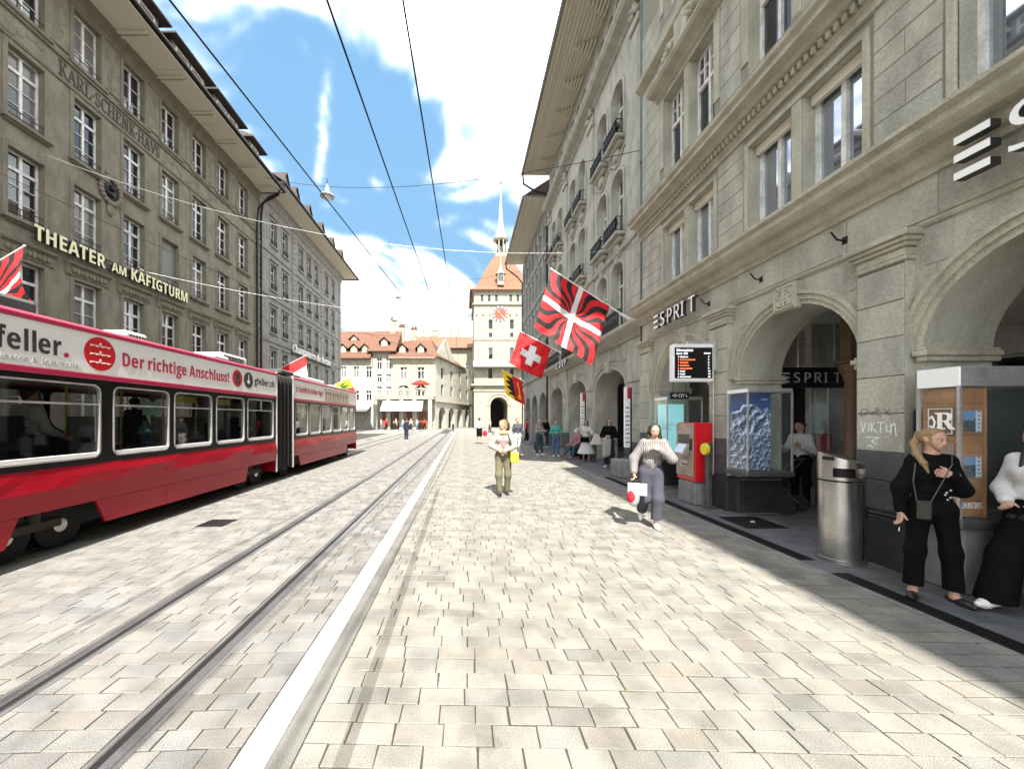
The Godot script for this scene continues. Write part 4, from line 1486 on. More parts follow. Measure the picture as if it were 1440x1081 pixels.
		part("pilaster", pl, M.far_stone, o)
	var bd := MB.new()
	bd.sweep([Vector2(-0.01, 7.72), Vector2(0.1, 7.75), Vector2(0.13, 7.85), Vector2(-0.01, 7.9)], -25.6, -11.0)
	part("string_course", bd, M.far_stone, o)
	var c3 := MB.new()
	c3.sweep([Vector2(-0.01, 15.2), Vector2(0.06, 15.22), Vector2(0.12, 15.32), Vector2(0.4, 15.42), Vector2(0.5, 15.55), Vector2(0.5, 15.65), Vector2(-0.01, 15.75)], -25.6, -11.0)
	part("attic_cornice", c3, M.far_stone, o)
	# plank soffit under the eaves
	for i in 11:
		var pk := MB.new()
		pk.col = tone(0.9, 1.05, 0.01)
		pk.bev(-25.7, -11.0, 18.0, 18.04, 0.0 + i * 0.157, 0.138 + i * 0.157, 0.008)
		part("soffit_plank", pk, M.soffit, o)
	for u in [-13.3, -15.0, -16.8, -18.6, -20.4, -22.2, -24.2]:
		var br := MB.new()
		for k in 6:
			var wd := 0.46 * (1.0 - k / 6.0)
			br.bev(u - wd, u + wd, 17.84, 18.0, 0.02 + k * 0.15, 0.12 + k * 0.15, 0.012)
		part("soffit_bracket", br, M.soffit, o)
	var ev := MB.new()
	ev.bx(-25.8, -11.0, 18.04, 18.2, -9.0, 1.74)
	ev.cyl(Vector3(-25.8, 18.1, 1.78), Vector3(-11.0, 18.1, 1.78), 0.09, 0.09, 10)
	part("eave", ev, M.gutter_grey, o)
	var r2 := MB.new()
	r2.quad(Vector3(-25.8, 18.22, 1.74), Vector3(-11.0, 18.22, 1.74), Vector3(-11.0, 22.5, -5), Vector3(-25.8, 22.5, -5))
	r2.quad(Vector3(-25.8, 18.22, -9), Vector3(-11.0, 18.22, -9), Vector3(-11.0, 22.5, -5), Vector3(-25.8, 22.5, -5))
	part("roof", r2, M.roof_tile, o)
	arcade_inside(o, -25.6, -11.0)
	var sg := thing("shop_sign", "small raised letters on the balcony cornice above the second arch", "shop sign", Vector3(5.7, 0, 0), -PI / 2)
	letters(sg, "COOP", -21.3, 4.42, 0.48, 0.55, 0.34, M.letter_white, M.letter_black)
	# the plainer house beyond
	var q := thing("office_building", "plain grey stone house with strips of rectangular windows, farthest on the right before the tower", "building", Vector3(5.7, 0, 0), -PI / 2)
	var oc := [[-29.0, -26.4, 0.0, 3.6, 1.2], [-32.2, -29.7, 0.0, 3.6, 1.2], [-35.4, -32.9, 0.0, 3.6, 1.2]]
	var wn := []
	for f in [[5.3, 7.2], [8.2, 10.1], [11.0, 12.9], [13.6, 15.2]]:
		for k in 7: wn.append([-36.1 + k * 1.48, -35.2 + k * 1.48, f[0], f[1]])
	var wm := MB.new()
	wall(wm, -36.5, -25.6, 0.0, 16.5, oc + wn)
	for a in oc: reveal(wm, a, 0.0, -0.8, false)
	for a in wn: reveal(wm, a, 0.0, -0.25)
	wm.quad(Vector3(-36.5, 0, 0), Vector3(-36.5, 0, -9), Vector3(-36.5, 16.5, -9), Vector3(-36.5, 16.5, 0))
	part("wall", wm, M.grey_stone, q)
	for a in wn: window(q, a[0], a[1], a[2], a[3], -0.2, 2, 0.7, 0)
	for f in [4.75, 7.65, 10.5, 13.2]:
		var sc := MB.new()
		sc.sweep([Vector2(-0.01, f), Vector2(0.14, f + 0.06), Vector2(0.16, f + 0.2), Vector2(-0.01, f + 0.26)], -36.5, -25.6)
		part("string_course", sc, M.grey_stone, q)
	for k in 8:
		var ps := MB.new()
		ps.bev(-36.45 + k * 1.48, -36.2 + k * 1.48, 5.0, 16.2, -0.02, 0.1, 0.02)
		part("wall_strip", ps, M.grey_stone, q)
	for i in 10:
		var pk := MB.new()
		pk.col = tone(0.9, 1.05, 0.01)
		pk.bev(-37.0, -25.8, 16.5, 16.54, i * 0.165, 0.146 + i * 0.165, 0.008)
		part("soffit_plank", pk, M.soffit_pale, q)
	var e2 := MB.new()
	e2.bx(-37.0, -25.8, 16.54, 16.68, -9.0, 1.66)
	e2.cyl(Vector3(-37.0, 16.6, 1.7), Vector3(-25.8, 16.6, 1.7), 0.09, 0.09, 10)
	part("eave", e2, M.gutter_grey, q)
	var r3 := MB.new()
	r3.quad(Vector3(-37, 16.7, 1.66), Vector3(-25.8, 16.7, 1.66), Vector3(-25.8, 21, -5), Vector3(-37, 21, -5))
	part("roof", r3, M.roof_tile, q)
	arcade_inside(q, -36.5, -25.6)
	var sw := MB.new()
	sw.tube([Vector3(-25.7, 18.1, 1.75), Vector3(-25.7, 17.4, 1.7), Vector3(-25.7, 16.9, 0.9), Vector3(-25.7, 16.7, 0.15), Vector3(-25.7, 0.2, 0.12)], 0.06, 8)
	part("rain_pipe", sw, M.iron, q)
	var sx := MB.new()
	sx.tube([Vector3(-36.7, 16.6, 1.7), Vector3(-36.7, 16.0, 1.6), Vector3(-36.6, 15.2, 0.6), Vector3(-36.5, 14.6, 0.15), Vector3(-36.5, 0.2, 0.12)], 0.06, 8)
	part("rain_pipe", sx, M.iron, q)


func arcade_inside(o: Node, u0: float, u1: float) -> void:
	var cl := MB.new()
	cl.bx(u0, u1, 3.75, 3.9, -4.0, -0.01)
	part("arcade_ceiling", cl, M.ceiling_white, o)
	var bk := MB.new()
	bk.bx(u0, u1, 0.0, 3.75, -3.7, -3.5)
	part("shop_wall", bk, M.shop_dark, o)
	var u := u0 + 0.4
	while u < u1 - 2.4:
		var fr := MB.new()
		fr.bev(u, u + 2.2, 0.3, 2.8, -3.52, -3.44, 0.01)
		var q := part("shop_window", fr, M.black_plastic, o)
		var gl := MB.new()
		gl.quad(Vector3(u + 0.06, 0.36, -3.43), Vector3(u + 2.14, 0.36, -3.43), Vector3(u + 2.14, 2.74, -3.43), Vector3(u + 0.06, 2.74, -3.43))
		part("pane", gl, M.window_glass, q)
		u += 2.5


func fit_text(called: String, words: String, u0: float, u1: float, v: float, z: float, cap: float, depth: float, m: Material, parent: Node, font := "Droid Sans", weight := 700) -> MeshInstance3D:
	var o := text(called, words, cap, depth, m, parent, Vector3(u0, v + cap / 2.0, z), 0.0, font, weight)
	var bb := o.mesh.get_aabb()
	o.scale.x = (u1 - u0) / bb.size.x
	o.position.x = u0 - bb.position.x * o.scale.x
	o.position.y = v - bb.position.y if not "g" in words else o.position.y
	return o


func dormer(o: Node, u: float, w: float, y0: float, h: float, z0: float, z1: float, wall_m: Material, roof_m: Material, wins: int) -> void:
	var mb := MB.new()
	mb.bx(u - w / 2, u + w / 2, y0, y0 + h, z1, z0)
	var d := part("dormer", mb, wall_m, o)
	var rf := MB.new()
	var a := w / 2 + 0.3
	var y := y0 + h
	rf.bx(u - a, u + a, y, y + 0.08, z1, z0 + 0.4)
	rf.quad(Vector3(u - a, y + 0.08, z0 + 0.4), Vector3(u + a, y + 0.08, z0 + 0.4), Vector3(u + a * 0.4, y + 0.75, z0 - 0.5), Vector3(u - a * 0.4, y + 0.75, z0 - 0.5))
	rf.quad(Vector3(u - a * 0.4, y + 0.75, z0 - 0.5), Vector3(u + a * 0.4, y + 0.75, z0 - 0.5), Vector3(u + a * 0.4, y + 0.9, z1), Vector3(u - a * 0.4, y + 0.9, z1))
	for s in [-1.0, 1.0]:
		rf.tri(Vector3(u + s * a, y + 0.08, z0 + 0.4), Vector3(u + s * a, y + 0.08, z1), Vector3(u + s * a * 0.4, y + 0.75, z0 - 0.5))
		rf.tri(Vector3(u + s * a, y + 0.08, z1), Vector3(u + s * a * 0.4, y + 0.9, z1), Vector3(u + s * a * 0.4, y + 0.75, z0 - 0.5))
	part("dormer_roof", rf, roof_m, d)
	for i in wins:
		var ww := (w - 0.3) / wins - 0.15
		var x := u - w / 2 + 0.2 + i * (ww + 0.18)
		window(o, x, x + ww, y0 + 0.15, y0 + h - 0.12, z0 + 0.035, 1, 0.6, 0)


func building_left() -> void:
	var o := thing("theatre_building", "olive grey plastered house with rows of white windows and dormers, nearest on the left", "building", Vector3(-14.5, 0, 0), PI / 2)
	var fl := [[0.9, 4.0], [4.55, 6.9], [8.25, 10.45], [11.4, 13.7], [14.95, 17.0]]
	var ops := []
	for f in fl:
		for k in range(-4, 7):
			var c := 12.75 + 2.08 * k
			ops.append([c - 0.53, c + 0.53, f[0], f[1]])
	var mb := MB.new()
	wall(mb, -8.0, 27.0, 0.0, 17.7, ops)
	for a in ops: reveal(mb, a, 0.0, -0.3)
	mb.quad(Vector3(27, 0, 0), Vector3(27, 0, -12), Vector3(27, 17.7, -12), Vector3(27, 17.7, 0))
	mb.quad(Vector3(-8, 0, 0), Vector3(-8, 0, -12), Vector3(-8, 17.7, -12), Vector3(-8, 17.7, 0))
	mb.quad(Vector3(-8, 0, -12), Vector3(27, 0, -12), Vector3(27, 17.7, -12), Vector3(-8, 17.7, -12))
	part("wall", mb, M.olive_plaster, o)
	for i in ops.size():
		var a: Array = ops[i]
		var f := i / 11
		var c: float = (a[0] + a[1]) / 2.0
		if f == 2 and i % 11 == 7:
			var bl := MB.new()
			for k in 24: bl.bev(a[0] + 0.02, a[1] - 0.02, a[2] + k * 0.092, a[2] + k * 0.092 + 0.088, -0.2, -0.18, 0.006)
			part("roller_blind", bl, M.roller_blind, o)
		else:
			window(o, a[0], a[1], a[2], a[3], -0.2, 2, 0.74 if f < 4 else 0.0, 2, "white_paint", "window_glass", 0.072)
		var tr := MB.new()
		tr.bev(a[0] - 0.16, a[0], a[2], a[3] + 0.16, -0.02, 0.03, 0.01)
		tr.bev(a[1], a[1] + 0.16, a[2], a[3] + 0.16, -0.02, 0.03, 0.01)
		tr.bev(a[0], a[1], a[3], a[3] + 0.16, -0.02, 0.027, 0.01)
		if f > 0:
			tr.bev(a[0] - 0.22, a[1] + 0.22, a[2] - 0.14, a[2], -0.02, 0.16, 0.02)
			tr.bev(a[0] - 0.16, a[1] + 0.16, a[2] - 0.2, a[2] - 0.14, -0.02, 0.1, 0.02)
		if f == 1:
			tr.sweep([Vector2(-0.01, a[3] + 0.12), Vector2(0.06, a[3] + 0.14), Vector2(0.1, a[3] + 0.45), Vector2(0.2, a[3] + 0.52), Vector2(0.22, a[3] + 0.6), Vector2(-0.01, a[3] + 0.68)], a[0] - 0.3, a[1] + 0.3)
			for k in 9: tr.ball(Vector3(c + (k - 4) * 0.15, a[3] + 0.31, 0.09), Vector3(0.08, 0.1 + 0.04 * (k % 2), 0.05), 7, 5)
		part("window_surround", tr, M.olive_trim, o)
		if f > 0:
			var rl := MB.new()
			for y in [0.12, 0.32]: rl.bx(a[0], a[1], a[2] + y, a[2] + y + 0.025, -0.03, -0.005)
			for k in 2: rl.bx(a[0] + 0.35 + k * 0.35, a[0] + 0.365 + k * 0.35, a[2], a[2] + 0.33, -0.025, -0.01)
			part("window_rail", rl, M.iron, o)
	for k in range(-3, 7):
		# faint relief figures between the top windows, and rosettes on the frieze
		var c := 12.75 + 2.08 * k + 1.04
		var rl := MB.new()
		for i in 10: rl.ball(Vector3(c + rng.randf_range(-0.22, 0.22), 15.3 + i * 0.15, -0.01), Vector3(0.13, 0.12, 0.035), 7, 5)
		rl.bev(c - 0.3, c + 0.3, 15.05, 15.12, -0.02, 0.06, 0.01)
		part("carved_relief", rl, M.olive_trim, o)
	var fr := MB.new()
	for i in 60:
		var u := rng.randf_range(8.0, 13.2) if i < 30 else rng.randf_range(18.6, 24.0)
		fr.ball(Vector3(u, 14.3 + 0.2 * sin(u * 4.0), 0.0), Vector3(0.12, 0.1, 0.03), 7, 5)
	part("frieze_relief", fr, M.olive_trim, o)
	var sc := MB.new()
	sc.sweep([Vector2(-0.01, 13.86), Vector2(0.06, 13.88), Vector2(0.08, 13.96), Vector2(-0.01, 14.0)], -8, 27)
	sc.sweep([Vector2(-0.01, 14.7), Vector2(0.08, 14.72), Vector2(0.1, 14.8), Vector2(-0.01, 14.84)], -8, 27)
	sc.sweep([Vector2(-0.01, 4.15), Vector2(0.14, 4.2), Vector2(0.16, 4.34), Vector2(-0.01, 4.4)], -8, 27)
	sc.sweep([Vector2(-0.01, 17.08), Vector2(0.06, 17.1), Vector2(0.08, 17.22), Vector2(0.16, 17.27), Vector2(0.17, 17.37), Vector2(0.27, 17.43), Vector2(0.3, 17.55), Vector2(0.3, 17.6), Vector2(-0.01, 17.6)], -8, 27)
	part("string_course", sc, M.olive_trim, o)
	fit_text("frieze_lettering", "KARL·SCHENK·HAVS", 13.75, 18.3, 14.08, 0.012, 0.52, 0.03, M.frieze_letter, o, "Droid Serif", 400)
	for k in 6:
		var rp := MB.new()
		rp.col = tone(0.96, 1.03)
		rp.bev(8.0 + k * 3.17, 11.16 + k * 3.17, 17.6, 17.64, 0.02, 1.76, 0.01)
		part("soffit_panel", rp, M.soffit_pale, o)
	for k in range(-3, 8):
		var c := 11.7 + 2.08 * k
		for s in [-0.1, 0.1]:
			var br := MB.new()
			br.bev(c + s - 0.05, c + s + 0.05, 17.52, 17.61, 0.25, 1.5, 0.02)
			part("soffit_bracket", br, M.soffit_pale, o)
	var ev := MB.new()
	ev.bx(-8.0, 27.2, 17.64, 17.8, -6.0, 1.8)
	ev.cyl(Vector3(-8, 17.76, 1.84), Vector3(27.2, 17.76, 1.84), 0.1, 0.1, 10)
	part("eave", ev, M.iron, o)
	var rf := MB.new()
	rf.quad(Vector3(-8, 17.85, 1.8), Vector3(27.2, 17.85, 1.8), Vector3(27.2, 24.5, -6), Vector3(-8, 24.5, -6))
	rf.quad(Vector3(-8, 17.85, -12), Vector3(27.2, 17.85, -12), Vector3(27.2, 24.5, -6), Vector3(-8, 24.5, -6))
	for u in [-8.0, 27.2]: rf.tri(Vector3(u, 17.85, 1.8), Vector3(u, 17.85, -12), Vector3(u, 24.5, -6))
	part("roof", rf, M.roof_dark, o)
	for u in [9.6, 12.8, 15.9, 19.0, 22.0, 24.9]:
		dormer(o, u, 2.3 if u < 24 else 1.2, 17.95, 1.4, 0.95, -3.0, M.olive_trim, M.roof_dark, 2 if u < 24 else 1)
	var med := thing("portrait_medallion", "dark oval bronze portrait medallion in a carved wreath on the left facade", "medallion", Vector3(-14.47, 11.05, -15.75), PI / 2)
	var wr := MB.new()
	for i in 18: wr.ball(Vector3(0.44 * cos(i * TAU / 18), 0.5 * sin(i * TAU / 18), 0.03), Vector3(0.12, 0.12, 0.08), 7, 5)
	wr.ball(Vector3(0, -0.75, 0.0), Vector3(0.16, 0.28, 0.06))
	wr.ball(Vector3(0, 0.68, 0.0), Vector3(0.24, 0.14, 0.08))
	part("wreath", wr, M.olive_trim, med)
	var bu := MB.new()
	bu.ball(Vector3.ZERO, Vector3(0.32, 0.4, 0.06), 16, 8)
	bu.ball(Vector3(0.02, 0.1, 0.08), Vector3(0.12, 0.15, 0.1))
	bu.ball(Vector3(0.0, -0.16, 0.06), Vector3(0.22, 0.12, 0.08))
	part("portrait", bu, M.iron, med)
	var sg := thing("theatre_sign", "pale yellow raised letters THEATER AM KÄFIGTURM across the left facade", "sign", Vector3(-14.42, 0, 0), PI / 2)
	for wd in [["THEATER", 12.8, 15.35, 7.72, 0.5], ["AM", 15.62, 16.3, 7.74, 0.36], ["KÄFIGTURM", 16.55, 19.9, 7.72, 0.5]]:
		var b := fit_text("word", wd[0], wd[1], wd[2], wd[3], 0.06, wd[4], 0.1, M.letter_black, sg, "Droid Sans", 700)
		var bb := b.mesh.get_aabb()
		text("letter_face", wd[0], wd[4], 0.012, M.letter_cream, b, Vector3(0, 0, 0.057), 0.0, "Droid Sans", 700)
	var bar := MB.new()
	for y in [7.76, 8.12]: bar.bx(12.8, 19.9, y, y + 0.03, 0.0, 0.02)
	part("fixing_bar", bar, M.iron, sg)
	for q in [[26.75, 1.0], [27.3, 0.0]]:
		var pipe := thing("rain_pipe", "black rain pipe bending down from the first left eave" if q[1] > 0 else "black rain pipe bending down from the second left eave", "drainpipe", Vector3(-14.5, 0, 0), PI / 2)
		var u: float = q[0]
		var yt: float = 17.7 if q[1] > 0 else 18.3
		var pm := MB.new()
		pm.tube([Vector3(u, yt, 1.75), Vector3(u, yt - 0.4, 1.6), Vector3(u, yt - 0.65, 1.2), Vector3(u, yt - 0.9, 0.6), Vector3(u, yt - 1.4, 0.22), Vector3(u, yt - 2.4, 0.12), Vector3(u, 0.2, 0.12)], 0.07, 8)
		part("pipe", pm, M.iron, pipe)


func building_left_far() -> void:
	var o := thing("grey_building", "grey stone house with grouped windows and a long plank eave, second on the left", "building", Vector3(-14.5, 0, 0), PI / 2)
	var cols := [29.3, 31.2, 34.2, 36.0, 37.8, 40.6, 42.6]
	var fl := [[4.9, 6.9], [8.2, 10.1], [11.45, 13.4], [14.8, 16.7]]
	var ops := []
	for f in fl:
		for c in cols: ops.append([c - 0.45, c + 0.45, f[0], f[1]])
	var shop := []
	for k in 5: shop.append([27.8 + k * 3.5, 30.4 + k * 3.5, 0.0, 3.4, 0.9])
	var mb := MB.new()
	wall(mb, 27.0, 45.3, 0.0, 18.4, ops + shop)
	for a in ops: reveal(mb, a, 0.0, -0.3)
	for a in shop: reveal(mb, a, 0.0, -0.6)
	mb.quad(Vector3(45.3, 0, 0), Vector3(45.3, 0, -12), Vector3(45.3, 18.4, -12), Vector3(45.3, 18.4, 0))
	mb.quad(Vector3(27, 0, -12), Vector3(45.3, 0, -12), Vector3(45.3, 18.4, -12), Vector3(27, 18.4, -12))
	part("wall", mb, M.grey_plaster, o)
	for i in ops.size():
		var a: Array = ops[i]
		window(o, a[0], a[1], a[2], a[3], -0.2, 2, 0.72, 1, "white_paint", "window_glass", 0.05)
		var tr := MB.new()
		tr.bev(a[0] - 0.12, a[0], a[2], a[3] + 0.14, -0.02, 0.04, 0.01)
		tr.bev(a[1], a[1] + 0.12, a[2], a[3] + 0.14, -0.02, 0.04, 0.01)
		tr.bev(a[0], a[1], a[3], a[3] + 0.14, -0.02, 0.037, 0.01)
		tr.bev(a[0] - 0.2, a[1] + 0.2, a[3] + 0.2, a[3] + 0.3, -0.02, 0.16, 0.02)
		tr.bev(a[0] - 0.16, a[1] + 0.16, a[2] - 0.13, a[2], -0.02, 0.14, 0.02)
		part("window_surround", tr, M.grey_trim, o)
		var rl := MB.new()
		railing(rl, Vector3(a[0], a[2], 0.05), Vector3(a[1], a[2], 0.05), 0.45, 0.12, 0.012)
		part("window_railing", rl, M.iron, o)
	for a in shop:
		var fr := MB.new()
		fr.bev(a[0], a[1], 0.0, 3.4, -0.66, -0.6, 0.01)
		part("shop_window", fr, M.window_glass, o)
	for u in [27.1, 32.4, 39.0, 44.6]:
		var y := 4.5
		while y < 17.6:
			var bk := MB.new()
			bk.col = tone(0.92, 1.04)
			bk.pillow(Vector3(u, y, 0), Vector3.RIGHT, Vector3.UP, 0.62, 0.42, 0.07, 0.03, jit(0))
			part("stone_block", bk, M.grey_trim, o)
			y += 0.45
	var sc := MB.new()
	for v in [4.2, 7.45, 10.75, 14.05]: sc.sweep([Vector2(-0.01, v), Vector2(0.1, v + 0.04), Vector2(0.12, v + 0.16), Vector2(-0.01, v + 0.2)], 27, 45.3)
	sc.sweep([Vector2(-0.01, 17.6), Vector2(0.1, 17.65), Vector2(0.2, 17.9), Vector2(0.34, 18.1), Vector2(0.34, 18.3), Vector2(-0.01, 18.3)], 27, 45.3)
	part("string_course", sc, M.grey_trim, o)
	var pk := MB.new()
	pk.bev(0, 0.19, 18.3, 18.33, 0.0, 1.75, 0.008)
	var pm := pk.mesh()
	for i in 94: part("soffit_plank", pm, M.soffit_pale, o, Vector3(27.3 + i * 0.197, 0, 0))
	var ev := MB.new()
	ev.bx(27.2, 46.4, 18.33, 18.5, -6.0, 1.78)
	ev.cyl(Vector3(27.2, 18.44, 1.82), Vector3(46.4, 18.44, 1.82), 0.1, 0.1, 10)
	part("eave", ev, M.iron, o)
	var rf := MB.new()
	rf.quad(Vector3(27.2, 18.52, 1.78), Vector3(46.4, 18.52, 1.78), Vector3(43.0, 24.0, -6), Vector3(27.2, 24.0, -6))
	rf.tri(Vector3(46.4, 18.52, 1.78), Vector3(46.4, 18.52, -12), Vector3(43.0, 24.0, -6))
	rf.quad(Vector3(27.2, 18.52, -12), Vector3(46.4, 18.52, -12), Vector3(43.0, 24.0, -6), Vector3(27.2, 24.0, -6))
	rf.tri(Vector3(27.2, 17.8, 1.78), Vector3(27.2, 17.8, -12), Vector3(27.2, 24, -6))
	part("roof", rf, M.roof_dark, o)
	for u in [29.0, 30.8, 33.4, 36.4, 39.4, 42.2]:
		var dm := MB.new()
		dm.prism([Vector2(u - 0.55, 18.9), Vector2(u + 0.55, 18.9), Vector2(u + 0.55, 19.4), Vector2(u, 20.2), Vector2(u - 0.55, 19.4)], -2.0, 1.05)
		var d := part("dormer", dm, M.grey_trim, o)
		var dr := MB.new()
		for s in [-1.0, 1.0]: dr.quad(Vector3(u, 20.28, 1.2), Vector3(u + s * 0.75, 19.2, 1.2), Vector3(u + s * 0.75, 19.2, -2), Vector3(u, 20.28, -2))
		part("dormer_roof", dr, M.roof_dark, d)
	var sg := thing("shop_sign", "white raised cursive lettering on a rail across the second left house", "shop sign", Vector3(-14.42, 0, 0), PI / 2)
	fit_text("lettering", "Chaussures de Berne", 32.2, 41.3, 7.35, 0.12, 0.62, 0.06, M.letter_white, sg, "Droid Serif", 400)
	var bar := MB.new()
	bar.bx(32.0, 41.5, 7.16, 7.26, 0.0, 0.14)
	part("rail", bar, M.iron, sg)


func facade_windows(o: Node, wins: Array, z: float, parent_wall: MB) -> void:
	for a in wins:
		reveal(parent_wall, a, z, z - 0.25)
		window(o, a[0], a[1], a[2], a[3], z - 0.18, 2, 0.7, 0, "white_paint", "window_glass", 0.06)


func buildings_square() -> void:
	# corner house with the terrace
	var o := thing("corner_house", "cream corner house with red tiled roof, terrace and white awning at the far square", "house", Vector3(0, 0, -62))
	var wins := []
	for x in [-9.7, -6.9]:
		wins.append([x - 0.55, x + 0.55, 8.1, 10.0, 0.0])
		wins.append([x - 0.95, x + 0.95, 5.3, 7.1, 0.7])
	var mb := MB.new()
	wall(mb, -11.4, -4.6, 0.0, 12.0, wins)
	facade_windows(o, wins, 0.0, mb)
	mb.quad(Vector3(-11.4, 0, 0), Vector3(-11.4, 0, -14), Vector3(-11.4, 12, -14), Vector3(-11.4, 12, 0))
	part("front_wall", mb, M.cream_plaster, o)
	# the oblique side towards the gate, with its arcade
	var sd := Node3D.new()
	sd.name = "side_wing"
	o.add_child(sd)
	sd.position = Vector3(-4.6, 0, 0)
	sd.rotation.y = atan2(20.0, 6.4)
	var len := 21.0
	var ar := []
	for k in 4: ar.append([1.6 + k * 4.7, 4.9 + k * 4.7, 0.0, 3.6, 1.5])
	var sw := []
	for k in 4:
		sw.append([2.6 + k * 4.7, 3.8 + k * 4.7, 5.6, 7.4])
		sw.append([2.6 + k * 4.7, 3.8 + k * 4.7, 8.4, 10.2])
	var ms := MB.new()
	wall(ms, 0, len, 0, 12.0, ar + sw)
	for a in ar: reveal(ms, a, 0.0, -0.8, false)
	for a in sw:
		reveal(ms, a, 0.0, -0.25)
	ms.prism([Vector2(0.5, 12.0), Vector2(10.0, 12.0), Vector2(5.2, 15.6)], -0.3, 0.0)
	part("side_wall", ms, M.pale_plaster, sd)
	var gw := MB.new()
	for a in sw: gw.bx(a[0], a[1], a[2], a[3], -0.3, -0.2)
	part("window_panes", gw, M.window_glass, sd)
	var dk := MB.new()
	dk.bx(0, len, 0, 4.2, -3.2, -3.0)
	dk.bx(0, len, 4.0, 4.2, -3.0, -0.05)
	part("arcade_back", dk, M.tower_trim, sd)
	var sg := MB.new()
	sg.sweep([Vector2(-0.01, 4.3), Vector2(0.3, 4.4), Vector2(0.3, 4.6), Vector2(-0.01, 4.7)], 0, len)
	part("string_course", sg, M.tower_trim, sd)
	var rf := MB.new()
	rf.quad(Vector3(-12.0, 11.6, 0.9), Vector3(-4.0, 11.6, 0.9), Vector3(-5.6, 15.6, -6.5), Vector3(-12.0, 15.6, -6.5))
	rf.quad(Vector3(-4.0, 11.6, 0.9), Vector3(0.6, 11.6, -15.5), Vector3(-5.0, 15.6, -13.5), Vector3(-5.6, 15.6, -6.5))
	rf.quad(Vector3(-12.0, 15.6, -6.5), Vector3(-5.6, 15.6, -6.5), Vector3(-5.0, 15.6, -13.5), Vector3(-12.0, 11.6, -15))
	rf.quad(Vector3(-12.0, 11.45, 0.9), Vector3(-4.0, 11.45, 0.9), Vector3(-4.0, 11.6, 0.9), Vector3(-12.0, 11.6, 0.9))
	part("roof", rf, M.roof_tile, o)
	var so := MB.new()
	so.bx(-12.0, -4.6, 11.4, 11.5, 0.0, 0.9)
	part("soffit", so, M.soffit_pale, o)
	for x in [-10.0, -7.0]: small_dormer(o, x, 12.3, -0.6)
	var tc := MB.new()
	tc.bx(-14.0, -4.6, 4.7, 5.1, 0.02, 3.0)
	tc.bev(-14.1, -4.5, 5.1, 5.22, 0.02, 3.1, 0.04)
	for k in 16: tc.bev(-13.95 + k * 0.61, -13.75 + k * 0.61, 5.22, 5.95, 2.8, 2.95, 0.03)
	tc.bev(-14.0, -4.6, 5.95, 6.07, 2.75, 3.0, 0.03)
	part("terrace", tc, M.pale_plaster, o)
	var aw := MB.new()
	aw.quad(Vector3(-12.4, 3.1, 5.0), Vector3(-6.2, 3.1, 5.0), Vector3(-6.2, 4.4, 2.95), Vector3(-12.4, 4.4, 2.95))
	aw.quad(Vector3(-12.4, 2.8, 5.02), Vector3(-6.2, 2.8, 5.02), Vector3(-6.2, 3.1, 5.0), Vector3(-12.4, 3.1, 5.0))
	part("awning", aw, M.awning_white, o)
	for x in [-13.6, -11.6, -9.6, -7.6, -5.2]:
		var ps := MB.new()
		ps.bev(x - 0.3, x + 0.3, 0.0, 4.7, 2.3, 2.9, 0.03)
		part("terrace_pier", ps, M.pale_plaster, o)
	var sh := MB.new()
	for x in [-13.2, -11.2, -9.2, -7.2]: sh.bev(x, x + 1.5, 0.2, 2.9, 0.02, 0.1, 0.02)
	part("shop_window", sh, M.wood_dark, o)
	var um := thing("parasol", "red parasol open on the far terrace", "parasol", Vector3(-6.7, 5.22, -59.6))
	var cn := MB.new()
	cn.lathe(Vector3.ZERO, [[1.5, 1.75], [1.45, 1.85], [0.8, 2.25], [0.0, 2.5]], 8)
	part("canopy", cn, M.awning_red, um)
	var pl := MB.new()
	pl.cyl(Vector3.ZERO, Vector3(0, 2.5, 0), 0.04, 0.04)
	part("pole", pl, M.white_plain, um)
	# the taller narrow house and the long house to its left
	var h2 := thing("narrow_house", "tall narrow cream house with tiled roof between the far corner house and the long house", "house", Vector3(0, 0, -62.4))
	wins = []
	for x in [-13.7, -12.2]:
		for f in [[5.4, 6.9], [7.6, 8.9], [9.7, 11.5]]: wins.append([x - 0.4, x + 0.4, f[0], f[1], 0.0])
	mb = MB.new()
	wall(mb, -14.8, -11.4, 0, 12.8, wins)
	facade_windows(h2, wins, 0.0, mb)
	mb.quad(Vector3(-14.8, 0, 0), Vector3(-14.8, 0, -12), Vector3(-14.8, 12.8, -12), Vector3(-14.8, 12.8, 0))
	mb.quad(Vector3(-11.39, 0, 0), Vector3(-11.39, 0, -12), Vector3(-11.39, 12.8, -12), Vector3(-11.39, 12.8, 0))
	part("wall", mb, M.pale_plaster, h2)
	roof_gable(h2, -15.6, -10.9, 12.6, 17.2, 0.9, -12, M.roof_tile)
	small_dormer(h2, -13.0, 13.4, -0.5)
	var h3 := thing("long_house", "long cream house with a steep red tiled roof and dormers behind the tram's front", "house", Vector3(0, 0, -62))
	wins = []
	for k in 6:
		for f in [[4.6, 6.2], [8.3, 10.1]]: wins.append([-26.0 + k * 2.05, -25.1 + k * 2.05, f[0], f[1], 0.0])
	mb = MB.new()
	wall(mb, -28, -14.8, 0, 11.5, wins)
	facade_windows(h3, wins, 0.0, mb)
	part("wall", mb, M.pale_plaster, h3)
	roof_gable(h3, -28.5, -14.9, 11.4, 17.0, 0.9, -12, M.roof_tile)
	for x in [-24.0, -21.8, -19.6, -17.8, -16.0]: small_dormer(h3, x, 12.2, -0.3)
	for x in [-18.6]: small_dormer(h3, x, 14.3, -3.2)
	var ah := MB.new()
	ah.quad(Vector3(-20.5, 2.8, 3.0), Vector3(-14.9, 2.8, 3.0), Vector3(-14.9, 3.9, 0.05), Vector3(-20.5, 3.9, 0.05))
	part("awning", ah, M.awning_white, h3)
